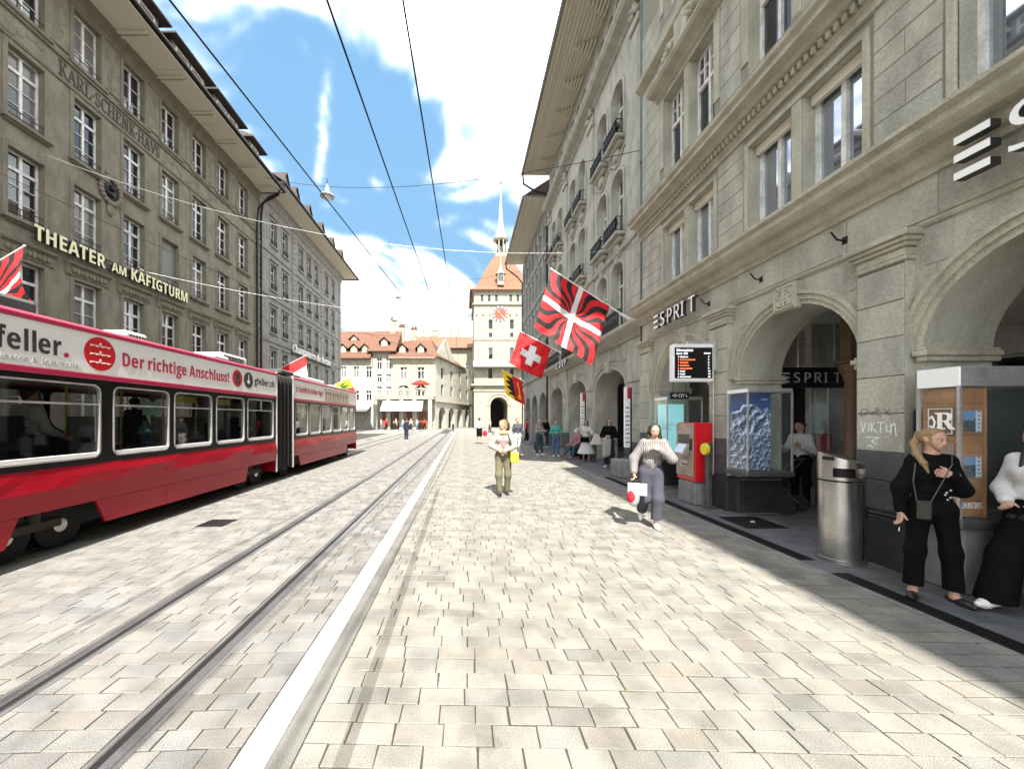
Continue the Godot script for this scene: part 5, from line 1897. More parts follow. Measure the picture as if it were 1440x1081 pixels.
	# behind them
	var h4 := thing("rear_house", "far house with a broad orange tiled roof behind the corner house", "house", Vector3(0, 0, -86))
	wins = []
	for x in [-1.6, 1.0]:
		for f in [[5.0, 7.0], [8.6, 10.6], [12.0, 14.0]]: wins.append([x - 0.6, x + 0.6, f[0], f[1], 0.0])
	mb = MB.new()
	wall(mb, -12, 3.2, 0, 17.6, wins)
	facade_windows(h4, wins, 0.0, mb)
	part("wall", mb, M.cream_plaster, h4)
	roof_gable(h4, -12.5, 3.6, 17.4, 21.2, 1.0, -12, M.roof_orange)
	for x in [-9.6, -7.2, -6.4, -3.0, -1.2]:
		var ch := MB.new()
		ch.bev(x - 0.35, x + 0.35, 19.5, 22.6, -6.0, -5.3, 0.03)
		ch.bev(x - 0.45, x + 0.45, 22.6, 22.8, -6.1, -5.2, 0.03)
		part("chimney", ch, M.tower_trim, h4)
	var cx := 0
	for p in [[-12.3, 16.2, 18.9, -67.5], [-10.9, 15.0, 17.8, -68.0], [-8.9, 14.8, 17.6, -69.0]]:
		var chm := thing("chimney", ["tall pale chimney on the far tiled roofs, leftmost of three", "pale chimney on the far tiled roofs, middle of three", "pale chimney on the far tiled roofs, rightmost of three"][cx], "chimney", Vector3(p[0], 0, p[3]))
		cx += 1
		var cm := MB.new()
		cm.bev(-0.5, 0.5, p[1] - 3.0, p[2], -0.4, 0.4, 0.03)
		part("stack", cm, M.tower_trim, chm)
		var cc := MB.new()
		cc.bev(-0.6, 0.6, p[2], p[2] + 0.15, -0.5, 0.5, 0.03)
		for k in 2: cc.bev(-0.5 + k * 0.55, -0.05 + k * 0.55, p[2] + 0.15, p[2] + 0.6, -0.3, 0.3, 0.03)
		part("chimney_cap", cc, M.roof_tile, chm)
	var h5 := thing("side_house", "plain stone house standing to the right of the gate tower", "house", Vector3(0, 0, -67))
	mb = MB.new()
	mb.bx(12.7, 26, 0, 15, -10, 0)
	part("wall", mb, M.tower_trim, h5)
	roof_gable(h5, 12.6, 26.5, 15, 19, 0.8, -10, M.roof_tile)
	# low houses closing the side street on the left
	var h6 := thing("side_house", "pale house far left behind the grey house, facing the square", "house", Vector3(0, 0, -70))
	mb = MB.new()
	mb.bx(-52, -28, 0, 13, -10, 0)
	part("wall", mb, M.pale_plaster, h6)
	roof_gable(h6, -52.5, -27.6, 13, 18, 0.8, -10, M.roof_tile)


func small_dormer(o: Node, x: float, y: float, z: float) -> void:
	var mb := MB.new()
	mb.bx(x - 0.5, x + 0.5, y - 0.4, y + 1.0, z - 2.5, z)
	mb.prism([Vector2(x - 0.5, y + 1.0), Vector2(x + 0.5, y + 1.0), Vector2(x, y + 1.5)], z - 2.5, z)
	var d := part("dormer", mb, M.pale_plaster, o)
	var rf := MB.new()
	for s in [-1.0, 1.0]: rf.quad(Vector3(x, y + 1.62, z + 0.3), Vector3(x + s * 0.95, y + 0.75, z + 0.3), Vector3(x + s * 0.95, y + 0.75, z - 2.5), Vector3(x, y + 1.62, z - 2.5))
	part("dormer_roof", rf, M.roof_tile, d)
	window(o, x - 0.36, x + 0.36, y, y + 1.0, z + 0.03, 2, 0.0, 0, "tower_trim", "window_glass", 0.05)


func roof_gable(o: Node, x0: float, x1: float, y0: float, y1: float, z0: float, z1: float, m: Material) -> void:
	var zm := (z0 + z1) / 2.0
	var rf := MB.new()
	rf.quad(Vector3(x0, y0, z0), Vector3(x1, y0, z0), Vector3(x1, y1, zm), Vector3(x0, y1, zm))
	rf.quad(Vector3(x0, y0, z1), Vector3(x1, y0, z1), Vector3(x1, y1, zm), Vector3(x0, y1, zm))
	rf.tri(Vector3(x0, y0, z0), Vector3(x0, y1, zm), Vector3(x0, y0, z1))
	rf.tri(Vector3(x1, y0, z0), Vector3(x1, y1, zm), Vector3(x1, y0, z1))
	rf.bx(x0, x1, y0 - 0.15, y0 - 0.01, z0 - 0.9, z0)
	part("roof", rf, m, o)


func gate_tower() -> void:
	var o := thing("gate_tower", "tall stone gate tower with red clock and slender spire at the street's end", "tower", Vector3(7.25, 0, -70))
	var hw := 5.35
	var ops := [[-2.4, 0.75, 0.0, 5.6, 1.6]]
	for x in [-2.35, 1.5]:
		ops.append([x - 0.35, x + 0.35, 18.0, 19.7])
		ops.append([x - 0.3, x + 0.3, 16.5, 17.3])
		ops.append([x - 0.35, x + 0.35, 12.6, 14.6])
	for x in [-2.4, 1.5]: ops.append([x - 0.35, x + 0.35, 9.0, 10.8])
	for x in [-3.9, -2.6, -1.3, 1.3, 2.6, 3.9]: ops.append([x - 0.22, x + 0.22, 23.0, 24.2])
	var mb := MB.new()
	wall(mb, -hw, hw, 0, 25.0, ops)
	for a in ops: reveal(mb, a, 0.0, -0.5 if a[2] > 0.1 else -10.6, a[2] > 0.1)
	for s in [-hw, hw]: mb.quad(Vector3(s, 0, 0), Vector3(s, 0, -10.7), Vector3(s, 25, -10.7), Vector3(s, 25, 0))
	wall(mb, -hw, hw, 0, 25.0, [ops[0]], -10.7)
	part("shaft", mb, M.tower_stone, o)
	for a in ops.slice(1):
		var w := MB.new()
		w.bx(a[0], a[1], a[2], a[3], -0.6, -0.45)
		part("window", w, M.window_glass, o)
	var av := MB.new()
	archivolt(av, ops[0], 0.0, [[0.0, 0.5, 0.1], [0.5, 0.65, 0.2]])
	part("gate_arch", av, M.tower_trim, o)
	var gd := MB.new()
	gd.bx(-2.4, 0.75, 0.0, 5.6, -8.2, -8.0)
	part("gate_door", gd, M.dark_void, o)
	for k in [[22.3, 0.3], [24.7, 0.35], [15.9, 0.12], [7.6, 0.6], [6.6, 0.15]]:
		var co := MB.new()
		co.bev(-hw - k[1], hw + k[1], k[0], k[0] + 0.35, -11.0, k[1], 0.05)
		part("cornice", co, M.tower_trim, o)
	for i in 9:
		var x := -4.9 + i * 1.22
		if absf(x + 0.6) < 1.7: continue
		var cb := MB.new()
		cb.bev(x - 0.14, x + 0.14, 20.5, 21.3, -0.05, 0.25, 0.03)
		part("corbel", cb, M.tower_trim, o)
	var pt := MB.new()
	pt.quad(Vector3(-hw - 0.2, 11.0, 1.6), Vector3(hw + 0.2, 11.0, 1.6), Vector3(hw + 0.2, 12.2, 0.0), Vector3(-hw - 0.2, 12.2, 0.0))
	pt.bx(-hw - 0.2, hw + 0.2, 10.9, 10.99, 0.0, 1.6)
	part("pent_roof", pt, M.tower_trim, o)
	# clock
	var cl := Node3D.new()
	cl.name = "clock"
	o.add_child(cl)
	cl.position = Vector3(-0.6, 20.75, 0.02)
	var fc := MB.new()
	fc.cyl(Vector3(0, 0, 0), Vector3(0, 0, 0.1), 1.05, 1.05, 32)
	part("clock_face", fc, M.clock_red, cl)
	var rg := MB.new()
	rg.cyl(Vector3(0, 0, -0.02), Vector3(0, 0, 0.06), 1.5, 1.5, 32)
	part("hour_ring", rg, M.spire_white, cl)
	for i in 12:
		var nm := MB.new()
		nm.bev(-0.12, 0.12, 1.1, 1.45, 0.06, 0.1, 0.01)
		var n := part("hour_mark", nm, M.letter_black, cl)
		n.rotation.z = i * TAU / 12
	for q in [[0.8, 0.7], [1.25, -2.4]]:
		var hm := MB.new()
		hm.bev(-0.05, 0.05, -0.2, q[0], 0.11, 0.15, 0.01)
		var hd := part("clock_hand", hm, M.gold, cl)
		hd.rotation.z = q[1]
	# bell cast roof: a square sweep
	var pr := [[hw + 0.8, 25.0], [hw * 0.93, 25.9], [hw * 0.76, 27.6], [hw * 0.56, 30.0], [hw * 0.38, 31.8], [1.25, 33.0]]
	var rf := MB.new()
	for i in pr.size() - 1:
		var a: float = pr[i][0]
		var b: float = pr[i + 1][0]
		for k in 4:
			var e0 := Vector3(1, 0, 1).rotated(Vector3.UP, k * PI / 2)
			var e1 := Vector3(1, 0, 1).rotated(Vector3.UP, (k + 1) * PI / 2)
			var c := Vector3(0, 0, -hw)
			rf.quad(c + e0 * a + Vector3.UP * pr[i][1], c + e1 * a + Vector3.UP * pr[i][1], c + e1 * b + Vector3.UP * pr[i + 1][1], c + e0 * b + Vector3.UP * pr[i + 1][1])
	rf.bx(-hw - 0.8, hw + 0.8, 24.9, 24.99, -11.5, 0.8)
	part("roof", rf, M.roof_orange, o)
	var dm := MB.new()
	dm.bev(-1.1, 0.1, 25.9, 28.0, -4.0, 0.35, 0.03)
	var d := part("roof_dormer", dm, M.tower_trim, o)
	var ds := MB.new()
	ds.lathe(Vector3(-0.5, 28.0, -0.3), [[1.0, 0.0], [0.45, 0.6], [0.16, 1.5], [0.05, 3.4], [0.0, 3.5]], 8)
	part("dormer_spire", ds, M.spire_white, d)
	var dw := MB.new()
	for k in 2: dw.bx(-0.95 + k * 0.5, -0.55 + k * 0.5, 26.6, 27.6, 0.35, 0.37)
	part("window", dw, M.window_glass, d)
	var ln := MB.new()
	ln.lathe(Vector3(0, 0, -hw), [[1.35, 32.8], [1.35, 33.6], [1.15, 33.6]], 8)
	ln.lathe(Vector3(0, 0, -hw), [[1.2, 36.2], [1.5, 36.5], [1.5, 36.8]], 8)
	for k in 8:
		var a := TAU * (k + 0.5) / 8
		ln.cyl(Vector3(cos(a) * 1.1, 33.5, -hw + sin(a) * 1.1), Vector3(cos(a) * 1.1, 36.3, -hw + sin(a) * 1.1), 0.14, 0.14, 6)
	part("lantern", ln, M.tower_trim, o)
	var bell := MB.new()
	bell.lathe(Vector3(0, 34.0, -hw), [[0.85, -0.3], [0.7, 0.3], [0.6, 1.2], [0.2, 1.7], [0.0, 1.7]], 12)
	part("bell", bell, M.iron, o)
	var sp := MB.new()
	sp.lathe(Vector3(0, 0, -hw), [[1.55, 36.8], [1.0, 37.6], [0.62, 39.0], [0.42, 41.0], [0.2, 44.5], [0.05, 47.5], [0.0, 47.6]], 8)
	sp.ball(Vector3(0, 47.9, -hw), Vector3(0.28, 0.28, 0.28))
	sp.cyl(Vector3(0, 47.6, -hw), Vector3(0, 50.0, -hw), 0.04, 0.03, 6)
	part("spire", sp, M.spire_white, o)


func rounded(a: Array, r: float, n := 5, inset := 0.0) -> Array:
	var p := []
	var q := [[a[1] - r, a[3] - r, 0.0], [a[0] + r, a[3] - r, PI / 2], [a[0] + r, a[2] + r, PI], [a[1] - r, a[2] + r, PI * 1.5]]
	for k in q:
		for i in n + 1:
			var f: float = k[2] + PI / 2 * i / n
			p.append(Vector2(k[0] + (r - inset) * cos(f), k[1] + (r - inset) * sin(f)))
	return p


func tram() -> void:
	var o := thing("tram", "red and white articulated tram with advertising band standing on the left track", "tram", Vector3(-5.15, 0, 0), PI / 2)
	var cars := [[0.5, 10.55, [[0.9, 2.1], [2.3, 5.45], [5.64, 6.72], [6.83, 7.86], [7.99, 9.02], [9.15, 10.4]], [[1.6, 2.8], [4.45, 5.38], [9.2, 10.5]]], [11.6, 18.4, [[11.75, 12.7], [12.85, 13.8], [13.95, 14.95], [15.1, 16.15], [16.3, 17.2], [17.35, 18.15]], [[11.5, 12.0], [17.0, 18.3]]]]
	var W := -2.2
	for ci in 2:
		var c: Array = cars[ci]
		var ops := []
		for w in c[2]: ops.append([w[0], w[1], 1.2, 2.22])
		var band := MB.new()
		wall(band, c[0], c[1], 1.12, 2.29, ops, 0.0)
		wall(band, c[0], c[1], 1.12, 2.29, ops, W)
		for a in ops:
			reveal(band, a, 0.0, -0.05)
			var p := rounded(a, 0.11)
			var cn := [Vector2(a[1], a[3]), Vector2(a[0], a[3]), Vector2(a[0], a[2]), Vector2(a[1], a[2])]
			for k in 4:
				for i in 5:
					var s: Vector2 = p[k * 6 + i]
					var t: Vector2 = p[k * 6 + i + 1]
					for z in [0.0, W]: band.tri(Vector3(cn[k].x, cn[k].y, z), Vector3(s.x, s.y, z), Vector3(t.x, t.y, z))
		part("window_band", band, M.tram_black, o)
		for wi in ops.size():
			var a: Array = ops[wi]
			var p := rounded(a, 0.11)
			var q := rounded(a, 0.11, 5, 0.022)
			var fr := MB.new()
			for i in p.size():
				var k := (i + 1) % p.size()
				for z in [0.012]:
					fr.quad(Vector3(p[i].x, p[i].y, z), Vector3(p[k].x, p[k].y, z), Vector3(q[k].x, q[k].y, z), Vector3(q[i].x, q[i].y, z))
				fr.quad(Vector3(p[i].x, p[i].y, 0.012), Vector3(p[k].x, p[k].y, 0.012), Vector3(p[k].x, p[k].y, 0.0), Vector3(p[i].x, p[i].y, 0.0))
				fr.quad(Vector3(q[i].x, q[i].y, 0.012), Vector3(q[k].x, q[k].y, 0.012), Vector3(q[k].x, q[k].y, -0.03), Vector3(q[i].x, q[i].y, -0.03))
			fr.bx(a[0] + 0.02, a[1] - 0.02, 1.93, 1.955, -0.02, 0.004)
			if a[1] - a[0] > 2.0:
				for x in [4.02, 2.95]: fr.bx(x, x + 0.03, 1.95, 2.2, -0.02, 0.003)
			elif a[1] - a[0] > 1.2: fr.bx((a[0] + a[1]) / 2, (a[0] + a[1]) / 2 + 0.03, 1.95, 2.2, -0.02, 0.003)
			var win := part("window", fr, M.aluminium, o)
			var sl := MB.new()
			sl.bev(a[0] + 0.06, a[1] - 0.06, 1.205, 1.275, -0.025, 0.006, 0.004)
			part("window_sill", sl, M.tram_white, win)
			var gl := MB.new()
			gl.quad(Vector3(a[0], a[2], -0.025), Vector3(a[1], a[2], -0.025), Vector3(a[1], a[3], -0.025), Vector3(a[0], a[3], -0.025))
			part("pane", gl, M.tram_glass, win)
			var g2 := MB.new()
			g2.quad(Vector3(a[0], a[2], W + 0.02), Vector3(a[1], a[2], W + 0.02), Vector3(a[1], a[3], W + 0.02), Vector3(a[0], a[3], W + 0.02))
			part("pane", g2, M.clear_glass, win)
		# lower side: one long red panel and hinged skirts with gaps over the bogies
		for z in [0.0, W]:
			var sg := 1.0 if z == 0.0 else -1.0
			var red := MB.new()
			var u: float = c[0]
			while u < c[1] - 0.01:
				var n := minf(u + 0.25, c[1])
				var w0 := 0.006 * sin(u * 2.3) + 0.004 * sin(u * 5.1)
				var w1 := 0.006 * sin(n * 2.3) + 0.004 * sin(n * 5.1)
				var rows := [[1.12, 0.0], [1.0, 0.022 + w0], [0.86, 0.028 - w0], [0.60, 0.0]]
				var rows1 := [[1.12, 0.0], [1.0, 0.022 + w1], [0.86, 0.028 - w1], [0.60, 0.0]]
				for i in 3:
					var nn := Vector3(0, rows[i + 1][1] - rows[i][1], (rows[i][0] - rows[i + 1][0]))
					nn = Vector3(0, (rows[i][1] - rows[i + 1][1]) * -1.0, 1).normalized()
					red.quad(Vector3(u, rows[i + 1][0], z + sg * rows[i + 1][1]), Vector3(n, rows1[i + 1][0], z + sg * rows1[i + 1][1]), Vector3(n, rows1[i][0], z + sg * rows1[i][1]), Vector3(u, rows[i][0], z + sg * rows[i][1]))
				u = n
			part("side_panel", red, M.tram_red, o)
		var edges := []
		u_edges(edges, c[0], c[1], c[3])
		for e in edges:
			var sk := MB.new()
			var l: float = 0.14 if e[2] else 0.0
			var r: float = 0.14 if e[3] else 0.0
			sk.prism([Vector2(e[0] + 0.004, 0.595), Vector2(e[0] + l + 0.004, 0.27), Vector2(e[1] - r - 0.004, 0.27), Vector2(e[1] - 0.004, 0.595)], -0.03, 0.004)
			part("skirt_panel", sk, M.tram_red, o)
			var s2 := MB.new()
			s2.prism([Vector2(e[0] + 0.004, 0.595), Vector2(e[0] + l + 0.004, 0.27), Vector2(e[1] - r - 0.004, 0.27), Vector2(e[1] - 0.004, 0.595)], W, W + 0.03)
			part("skirt_panel", s2, M.tram_red, o)
		for z in [0.0, W]:
			var sg := 1.0 if z == 0.0 else -1.0
			var st := MB.new()
			st.bev(c[0], c[1], 2.29, 2.365, minf(z, z + sg * 0.022), maxf(z, z + sg * 0.022), 0.008)
			part("lower_stripe", st, M.tram_crimson, o)
			var wp := MB.new()
			wp.bev(c[0], c[1], 2.365, 2.93, minf(z, z + sg * 0.016), maxf(z, z + sg * 0.016), 0.004)
			part("advertising_band", wp, M.tram_white, o)
			var er := MB.new()
			er.cyl(Vector3(c[0], 2.955, z - sg * 0.02), Vector3(c[1], 2.955, z - sg * 0.02), 0.055, 0.055, 14)
			part("roof_edge", er, M.tram_crimson, o)
		var rf := MB.new()
		var prf := [[-0.03, 3.0], [-0.25, 3.07], [-0.7, 3.11], [-1.5, 3.11], [-1.95, 3.07], [-2.17, 3.0]]
		for i in 5:
			rf.quad(Vector3(c[0], prf[i][1], prf[i][0]), Vector3(c[1], prf[i][1], prf[i][0]), Vector3(c[1], prf[i + 1][1], prf[i + 1][0]), Vector3(c[0], prf[i + 1][1], prf[i + 1][0]))
		part("roof", rf, M.grey_metal, o)
		var bd := MB.new()
		bd.bx(c[0], c[1], 0.8, 0.86, W + 0.02, -0.02)
		bd.bx(c[0], c[1], 2.32, 2.36, W + 0.02, -0.02)
		bd.bx(c[0], c[1], 0.6, 0.8, W + 0.02, -0.01)
		part("cabin_floor", bd, M.tram_inside, o)
		var ub := MB.new()
		ub.bx(c[0] + 0.2, c[1] - 0.2, 0.22, 0.62, W + 0.25, -0.45)
		part("underframe", ub, M.dark_void, o)
		for e in [c[0], c[1]]:
			var ew := MB.new()
			ew.bx(e - 0.02, e + 0.02, 0.3, 1.2, W + 0.01, -0.01)
			ew.bx(e - 0.02, e + 0.02, 2.25, 3.0, W + 0.01, -0.01)
			part("end_wall", ew, M.tram_red, o)
		for b in c[3]:
			var m: float = (b[0] + b[1]) / 2.0
			for s in ([-0.32, 0.32] if b[1] - b[0] > 0.9 else [0.0]):
				var wl: MeshInstance3D
				for z in [W + 0.45, -0.6]:
					var wh := MB.new()
					wh.cyl(Vector3(m + s, 0.3, z + 0.1), Vector3(m + s, 0.3, z + 0.24), 0.3, 0.3, 24)
					wl = part("wheel", wh, M.rubber, o)
				var hb := MB.new()
				hb.cyl(Vector3(m + s, 0.3, -0.37), Vector3(m + s, 0.3, -0.34), 0.1, 0.09, 16)
				part("hub", hb, M.steel, wl)
			var bf := MB.new()
			bf.bev(b[0] + 0.15, b[1] - 0.15, 0.3, 0.42, -0.42, -0.3, 0.02)
			bf.cyl(Vector3(m, 0.35, -0.36), Vector3(m, 0.55, -0.36), 0.07, 0.07, 10)
			part("bogie_frame", bf, M.rail_rust, o)
		# seats and grab poles
		var x: float = c[0] + 0.9
		while x < c[1] - 0.5:
			for z in [-0.75, -1.75]:
				var se := MB.new()
				se.bev(x - 0.2, x + 0.2, 1.22, 1.3, z - 0.2, z + 0.2, 0.02)
				se.bev(x - 0.24, x - 0.19, 1.25, 1.78, z - 0.2, z + 0.2, 0.02)
				se.bx(x - 0.05, x + 0.05, 0.86, 1.22, z - 0.05, z + 0.05)
				part("seat", se, M.tram_seat, o)
			if int(x * 2) % 2 == 0:
				var gp := MB.new()
				gp.cyl(Vector3(x - 0.25, 0.86, -0.95), Vector3(x - 0.25, 2.32, -0.95), 0.016, 0.016, 8)
				part("grab_pole", gp, M.yellow, o)
			x += 0.95
	# bellows between the cars
	for i in 9:
		var rb := MB.new()
		var u0 := 10.6 + i * 0.112
		var dz := 0.0 if i % 2 == 0 else -0.05
		rb.bev(u0, u0 + 0.105, 0.3, 2.98 + dz, W - dz, dz, 0.045)
		part("bellows_fold", rb, M.bellows, o)
	for u in [10.56, 11.58]:
		var ring := MB.new()
		ring.bev(u - 0.02, u + 0.02, 0.28, 3.02, -0.04, 0.03, 0.008)
		part("bellows_frame", ring, M.aluminium, o)
	# equipment on the roof
	for e in [[1.5, 5.35, 3.1, 3.36, -0.75, "grey_metal"], [6.35, 6.85, 3.08, 3.22, -0.45, "tram_white"], [8.6, 9.2, 3.08, 3.2, -0.45, "tram_white"], [9.3, 10.4, 3.08, 3.36, -0.7, "tram_white"], [11.7, 12.6, 3.1, 3.26, -0.4, "grey_metal"], [12.8, 16.2, 3.12, 3.3, -0.7, "tram_white"], [16.6, 17.6, 3.1, 3.2, -0.6, "tram_white"]]:
		var rb := MB.new()
		rb.bev(e[0], e[1], e[2], e[3], -1.8, e[4], 0.05)
		var box := part("roof_unit", rb, M[e[5]], o)
		var sl := MB.new()
		var k: float = e[0] + 0.1
		while k < minf(e[1] - 0.1, e[0] + 0.9):
			sl.bx(k, k + 0.03, e[2] + 0.05, e[3] - 0.05, e[4] - 0.01, e[4] + 0.006)
			k += 0.06
		part("louvre", sl, M.black_plastic, box)
	# advertising: lettering and emblems on the band
	var z := 0.02
	fit_text("lettering", "gfeller", 4.06, 4.9, 2.535, z, 0.24, 0.004, M.letter_black, o)
	var dot := MB.new()
	dot.cyl(Vector3(4.965, 2.565, 0.016), Vector3(4.965, 2.565, 0.021), 0.032, 0.032, 16)
	part("red_dot", dot, M.letter_red, o)
	fit_text("lettering", "elektro & telematik", 4.2, 5.12, 2.41, z, 0.07, 0.004, M.letter_grey, o, "Droid Sans", 400)
	var ci := MB.new()
	ci.cyl(Vector3(5.43, 2.655, 0.016), Vector3(5.43, 2.655, 0.02), 0.235, 0.235, 32)
	var emb := part("red_emblem", ci, M.bright_red, o)
	var ln := MB.new()
	for i in 3:
		var y := 2.76 - i * 0.115
		for k in 11: ln.bx(5.28 + k * 0.028, 5.28 + k * 0.028 + 0.02, y - 0.012 + 0.006 * (k % 3), y + 0.012, 0.02, 0.023)
		ln.prism([Vector2(5.41, y + 0.025), Vector2(5.45, y + 0.025), Vector2(5.43, y + 0.055)], 0.02, 0.023)
	part("emblem_print", ln, M.letter_white, emb)
	fit_text("lettering", "Der richtige Anschluss!", 5.78, 8.4, 2.53, z, 0.2, 0.004, M.letter_red, o)
	for q in [[8.72, "bright_red"], [9.17, "letter_black"]]:
		var em := MB.new()
		em.cyl(Vector3(q[0], 2.655, 0.016), Vector3(q[0], 2.655, 0.02), 0.19, 0.19, 28)
		var e := part("round_emblem", em, M[q[1]], o)
		var dt := MB.new()
		if q[1] == "bright_red":
			dt.cyl(Vector3(q[0] + 0.02, 2.70, 0.02), Vector3(q[0] + 0.02, 2.70, 0.023), 0.09, 0.09, 16)
			dt.bx(q[0] - 0.09, q[0] + 0.1, 2.53, 2.6, 0.02, 0.023)
		else:
			dt.cyl(Vector3(q[0], 2.62, 0.02), Vector3(q[0], 2.62, 0.023), 0.05, 0.05, 12)
			dt.bx(q[0] - 0.015, q[0] + 0.015, 2.62, 2.79, 0.02, 0.023)
		part("emblem_print", dt, M.letter_black if q[1] == "bright_red" else M.letter_white, e)
	fit_text("lettering", "gfeller.ch", 9.42, 10.42, 2.58, z, 0.16, 0.004, M.letter_black, o)
	fit_text("lettering", "D Schtifti bi Gfeller fägt!", 11.78, 14.0, 2.56, z, 0.16, 0.004, M.letter_red, o)
	var im := Image.create(256, 48, false, Image.FORMAT_RGB8)
	im.fill(Color(0.88, 0.86, 0.83))
	for i in 14:
		var x0 := 10 + i * 17
		var k := Color(0.62, 0.45, 0.32) if i % 2 else Color(0.35, 0.3, 0.3)
		im.fill_rect(Rect2i(x0, 16, 11, 32), k)
		im.fill_rect(Rect2i(x0 + 3, 6, 5, 9), Color(0.72, 0.52, 0.42))
		im.fill_rect(Rect2i(x0 - 3, 4 + (i * 5) % 9, 3, 20), k)
	var pm := MB.new()
	pm.uvquad(Vector3(14.15, 2.38, 0.021), Vector3(17.3, 2.38, 0.021), Vector3(17.3, 2.92, 0.021), Vector3(14.15, 2.92, 0.021))
	part("photo_print", pm, print_mat("tram_print", im, 0.3), o)
	var ns := MB.new()
	ns.bx(6.2, 6.57, 1.8, 2.02, -0.036, -0.03)
	var gm := mat("notice_green", lin(0.22, 0.45, 0.36), 0.6)
	part("notice_sheet", ns, gm, o)
	var yb := MB.new()
	for q in [[7.15, 7.75], [8.4, 8.9]]: yb.bx(q[0], q[1], 2.05, 2.17, -0.3, -0.26)
	part("line_display", yb, M.yellow, o)


func u_edges(out: Array, u0: float, u1: float, cuts: Array) -> void:
	# skirt pieces between the bogie openings: [from, to, slanted start, slanted end]
	var u := u0
	var slant := false
	for c in cuts + [[u1, u1 + 1.0]]:
		var e: float = minf(c[0], u1)
		if e > u + 0.05:
			var n := maxi(1, int(round((e - u) / 1.25)))
			for i in n:
				out.append([u + (e - u) * i / n, u + (e - u) * (i + 1) / n, slant and i == 0, i == n - 1 and c[0] < u1])
		u = c[1]
		slant = true


func flame_image() -> Image:
	var n := 256
	var im := Image.create(n, n, false, Image.FORMAT_RGB8)
	for y in n:
		for x in n:
			var p := Vector2(x - n / 2.0, y - n / 2.0) / (n / 2.0)
			var c := Color(0.85, 0.83, 0.82)
			if absf(p.x) > 0.085 and absf(p.y) > 0.085:
				var r := p.length()
				var a := p.angle() + 0.13 * sin(r * 5.5)
				var k := fposmod(a / TAU * 16.0, 1.0)
				c = Color(0.80, 0.09, 0.12) if k < 0.52 else Color(0.10, 0.08, 0.085)
			im.set_pixel(x, y, c)
	return im


func cross_image() -> Image:
	var im := Image.create(160, 160, false, Image.FORMAT_RGB8)
	im.fill(Color(0.83, 0.08, 0.11))
	im.fill_rect(Rect2i(64, 32, 32, 96), Color(0.92, 0.92, 0.92))
	im.fill_rect(Rect2i(32, 64, 96, 32), Color(0.92, 0.92, 0.92))
	return im


func eagle_image(green: bool) -> Image:
	var n := 128
	var im := Image.create(n, n, false, Image.FORMAT_RGB8)
	for y in n:
		for x in n:
			var p := Vector2(x, y) / n
			var c := Color(0.95, 0.78, 0.1) if p.y < 0.5 else Color(0.82, 0.1, 0.12)
			if green: c = Color(0.86, 0.85, 0.12) if p.x < 0.62 else Color(0.85, 0.16, 0.12)
			# body, wing and feathers of a dark bird; a key on the other half
			var q := Vector2(p.x - 0.5, 0.5 - p.y)
			if q.y > 0.0 and q.y < 0.42 and absf(q.x) < 0.36:
				var wing := 0.1 + 0.22 * absf(sin(q.x * 14.0)) + 0.08 * cos(q.x * 5.0)
				if q.y < wing: c = Color(0.1, 0.09, 0.08) if not green else Color(0.2, 0.32, 0.12)
			if not green and absf(q.y + 0.25) < 0.035 and absf(q.x) < 0.3: c = Color(0.92, 0.75, 0.15)
			if not green and Vector2(q.x - 0.28, q.y + 0.25).length() < 0.1 and Vector2(q.x - 0.28, q.y + 0.25).length() > 0.05: c = Color(0.92, 0.75, 0.15)
			im.set_pixel(x, y, c)
	return im


func flag(label: String, base: Vector3, tip: Vector3, hoist: float, fly: Vector3, image: Image, key: String, wave: float, sd: float) -> void:
	var o := thing("flag", label, "flag", base, 0.0, "")
	var ax := (tip - base).normalized()
	var pl := MB.new()
	pl.cyl(Vector3.ZERO, tip - base, 0.028, 0.02, 8)
	pl.ball(tip - base, Vector3(0.035, 0.035, 0.035), 8, 6)
	pl.cyl(-ax * 0.1, ax * 0.25, 0.05, 0.05, 8)
	part("pole", pl, M.white_plain, o)
	var m := print_mat(key, image, 0.75)
	m.backlight_enabled = true
	m.backlight = Color(0.35, 0.35, 0.35)
	var nrm := ax.cross(fly).normalized()
	var wr := FastNoiseLite.new()
	wr.seed = int(sd * 10.0)
	wr.frequency = 1.6
	var n := 30
	var mb := MB.new()
	var pt := PackedVector3Array()
	for i in n + 1:
		for j in n + 1:
			var s := float(i) / n
			var t := float(j) / n
			var p := tip - base - ax * (0.06 + s * hoist) + fly * t + nrm * wave * t * (sin(s * 6.0 + t * 4.0 + sd) * 0.6 + sin(t * 7.0 - s * 3.0 + sd * 2.0) * 0.5)
			pt.append(p + nrm * (wr.get_noise_2d(s * 1.2 + t * 0.5, t * 0.5) * 0.16 * (0.25 + t)) + ax * 0.05 * t * sin(t * 5.0 + sd) + Vector3.DOWN * 0.06 * sin(s * PI) * t)
	var nm := PackedVector3Array()
	for i in n + 1:
		for j in n + 1:
			var du := pt[mini(i + 1, n) * (n + 1) + j] - pt[maxi(i - 1, 0) * (n + 1) + j]
			var dv := pt[i * (n + 1) + mini(j + 1, n)] - pt[i * (n + 1) + maxi(j - 1, 0)]
			nm.append(dv.cross(du).normalized())
	for i in n:
		for j in n:
			for q in [[[0, 0], [1, 0], [1, 1]], [[0, 0], [1, 1], [0, 1]]]:
				for c in q:
					var k: int = (i + c[0]) * (n + 1) + j + c[1]
					mb.v.append(pt[k]); mb.n.append(nm[k]); mb.c.append(Color.WHITE)
					mb.t.append(Vector2(float(j + c[1]) / n, float(i + c[0]) / n))
	part("cloth", mb, m, o)


